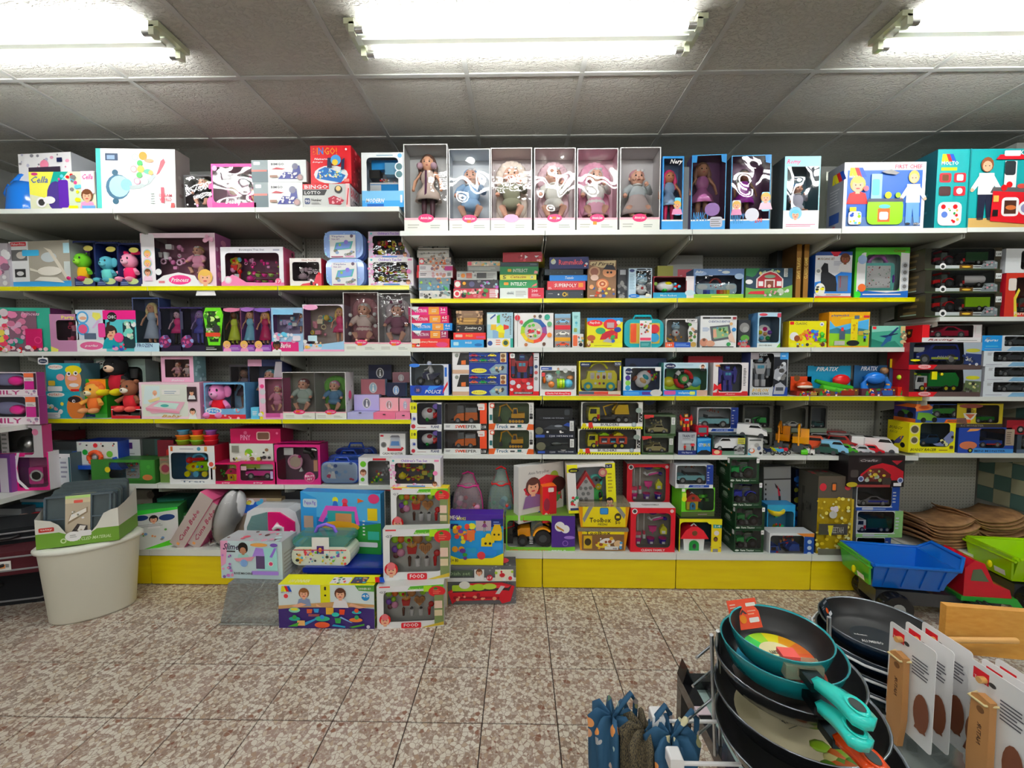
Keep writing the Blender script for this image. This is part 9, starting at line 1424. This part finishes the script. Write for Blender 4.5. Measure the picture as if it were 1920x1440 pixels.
# folded umbrellas on white hooks at the table side
def f_umb(nt,b):
 tc=nd(nt,'TexCoord');v=nd(nt,'TexVoronoi',i_Scale=26.0);nt.links.new(tc.outputs['Object'],v.inputs['Vector']);sp=nd(nt,'SeparateColor');nt.links.new(v.outputs['Color'],sp.inputs[0])
 d_=nd(nt,'Math',operation='LESS_THAN',n1=.30);nt.links.new(v.outputs['Distance'],d_.inputs[0]);g_=nd(nt,'Math',operation='GREATER_THAN',n1=.45);nt.links.new(sp.outputs[0],g_.inputs[0]);mu=nd(nt,'Math',operation='MULTIPLY');nt.links.new(d_.outputs[0],mu.inputs[0]);nt.links.new(g_.outputs[0],mu.inputs[1])
 mx=nd(nt,'Mix',data_type='RGBA');mx.inputs[6].default_value=rgb('28506c');nt.links.new(mu.outputs[0],mx.inputs[0]);nt.links.new(ramp(nt,sp.outputs[1],[(0,'d8904a'),(.4,'8ab0c0'),(.7,'d8c890'),(1,'3a6a5a')]),mx.inputs[7]);nt.links.new(mx.outputs[2],b.inputs['Base Color'])
UM=nodemat('floral_umbrella_cloth',f_umb,.8)
UK=nodemat('dark_umbrella_cloth',lambda nt,b:nt.links.new(ramp(nt,nd(nt,'TexNoise',i_Scale=90.0).outputs[0],[(.4,'1c1c1e'),(.6,'6a6048')]),b.inputs['Base Color']),.8)
u0=atZ(1190,1350,.80)
for i,(dx,dy,mt,zt,lab) in enumerate(((-.045,.02,UM,.80,'blue floral folded umbrella hanging farthest from the table'),(.015,-.03,UK,.815,'dark speckled folded umbrella hanging between two floral ones'),(.06,-.06,UM,.83,'blue floral folded umbrella with looped strap next to the table rail'))):
 e=empty('folded_umbrella',(u0.x+dx,u0.y+dy,0));tag(e,lab,'umbrella','folded umbrellas on hooks');m=MB();N=40;pf=[(.012,zt-.42),(.03,zt-.3),(.042,zt-.12),(.046,zt-.02),(.03,zt),(.006,zt-.015)];V=[]
 for r_,z in pf:V+=[((r_*(1+.28*cos(8*2*pi*k_/N+z*9)))*cos(2*pi*k_/N),(r_*(1+.28*cos(8*2*pi*k_/N+z*9)))*sin(2*pi*k_/N),z+(.012*cos(8*2*pi*k_/N) if z>zt-.03 else 0)) for k_ in range(N)]
 m.add(V,[(j*N+k_,j*N+(k_+1)%N,(j+1)*N+(k_+1)%N,(j+1)*N+k_) for j in range(5) for k_ in range(N)],mt,True);m.build('canopy',e)
 m=MB();m.tube([(0,0,zt-.02),(.02,-.01,zt+.03),(.04,-.0,zt+.045),(.055,.01,zt+.02),(.05,0,zt-.03)],.006,UM,6);m.build('wrist_strap',e)
for i,(px,py) in enumerate(((1232,1352),(1266,1432))):
 p=atZ(px,py,.83);e=empty('hook',p);tag(e,'small white plastic hook above the floral umbrellas, farther one','hook','white umbrella hooks') if i==0 else tag(e,'small white plastic hook nearer the picture bottom beside the table','hook','white umbrella hooks');m=MB();m.bbox(-.012,-.008,-.012,.014,.02,.016,'g:w',.004);m.box(.01,.0,-.004,X0-p.x-.002,.006,.0,'g:w');m.build('hook_body',e)
e=empty('shelf_sign',(atY(82,675,YS).x,YS-.004,ROWS['L3'][1]-.032));tag(e,'small white and navy oval sign hanging under the third shelf edge','sign');m=MB();m.prism(rrect(-.036,-.06,.036,-.012,.008),-.002,0,'w');m.box(-.004,-.002,-.012,.004,0,0,'w');m.build('sign_card',e);m=MB();art(m,.072,.048,'e 50 50 44 34 1c2a4a;t 18 38 64 24 w chicco',-.002,None,-.06);m.build('sign_print',e)
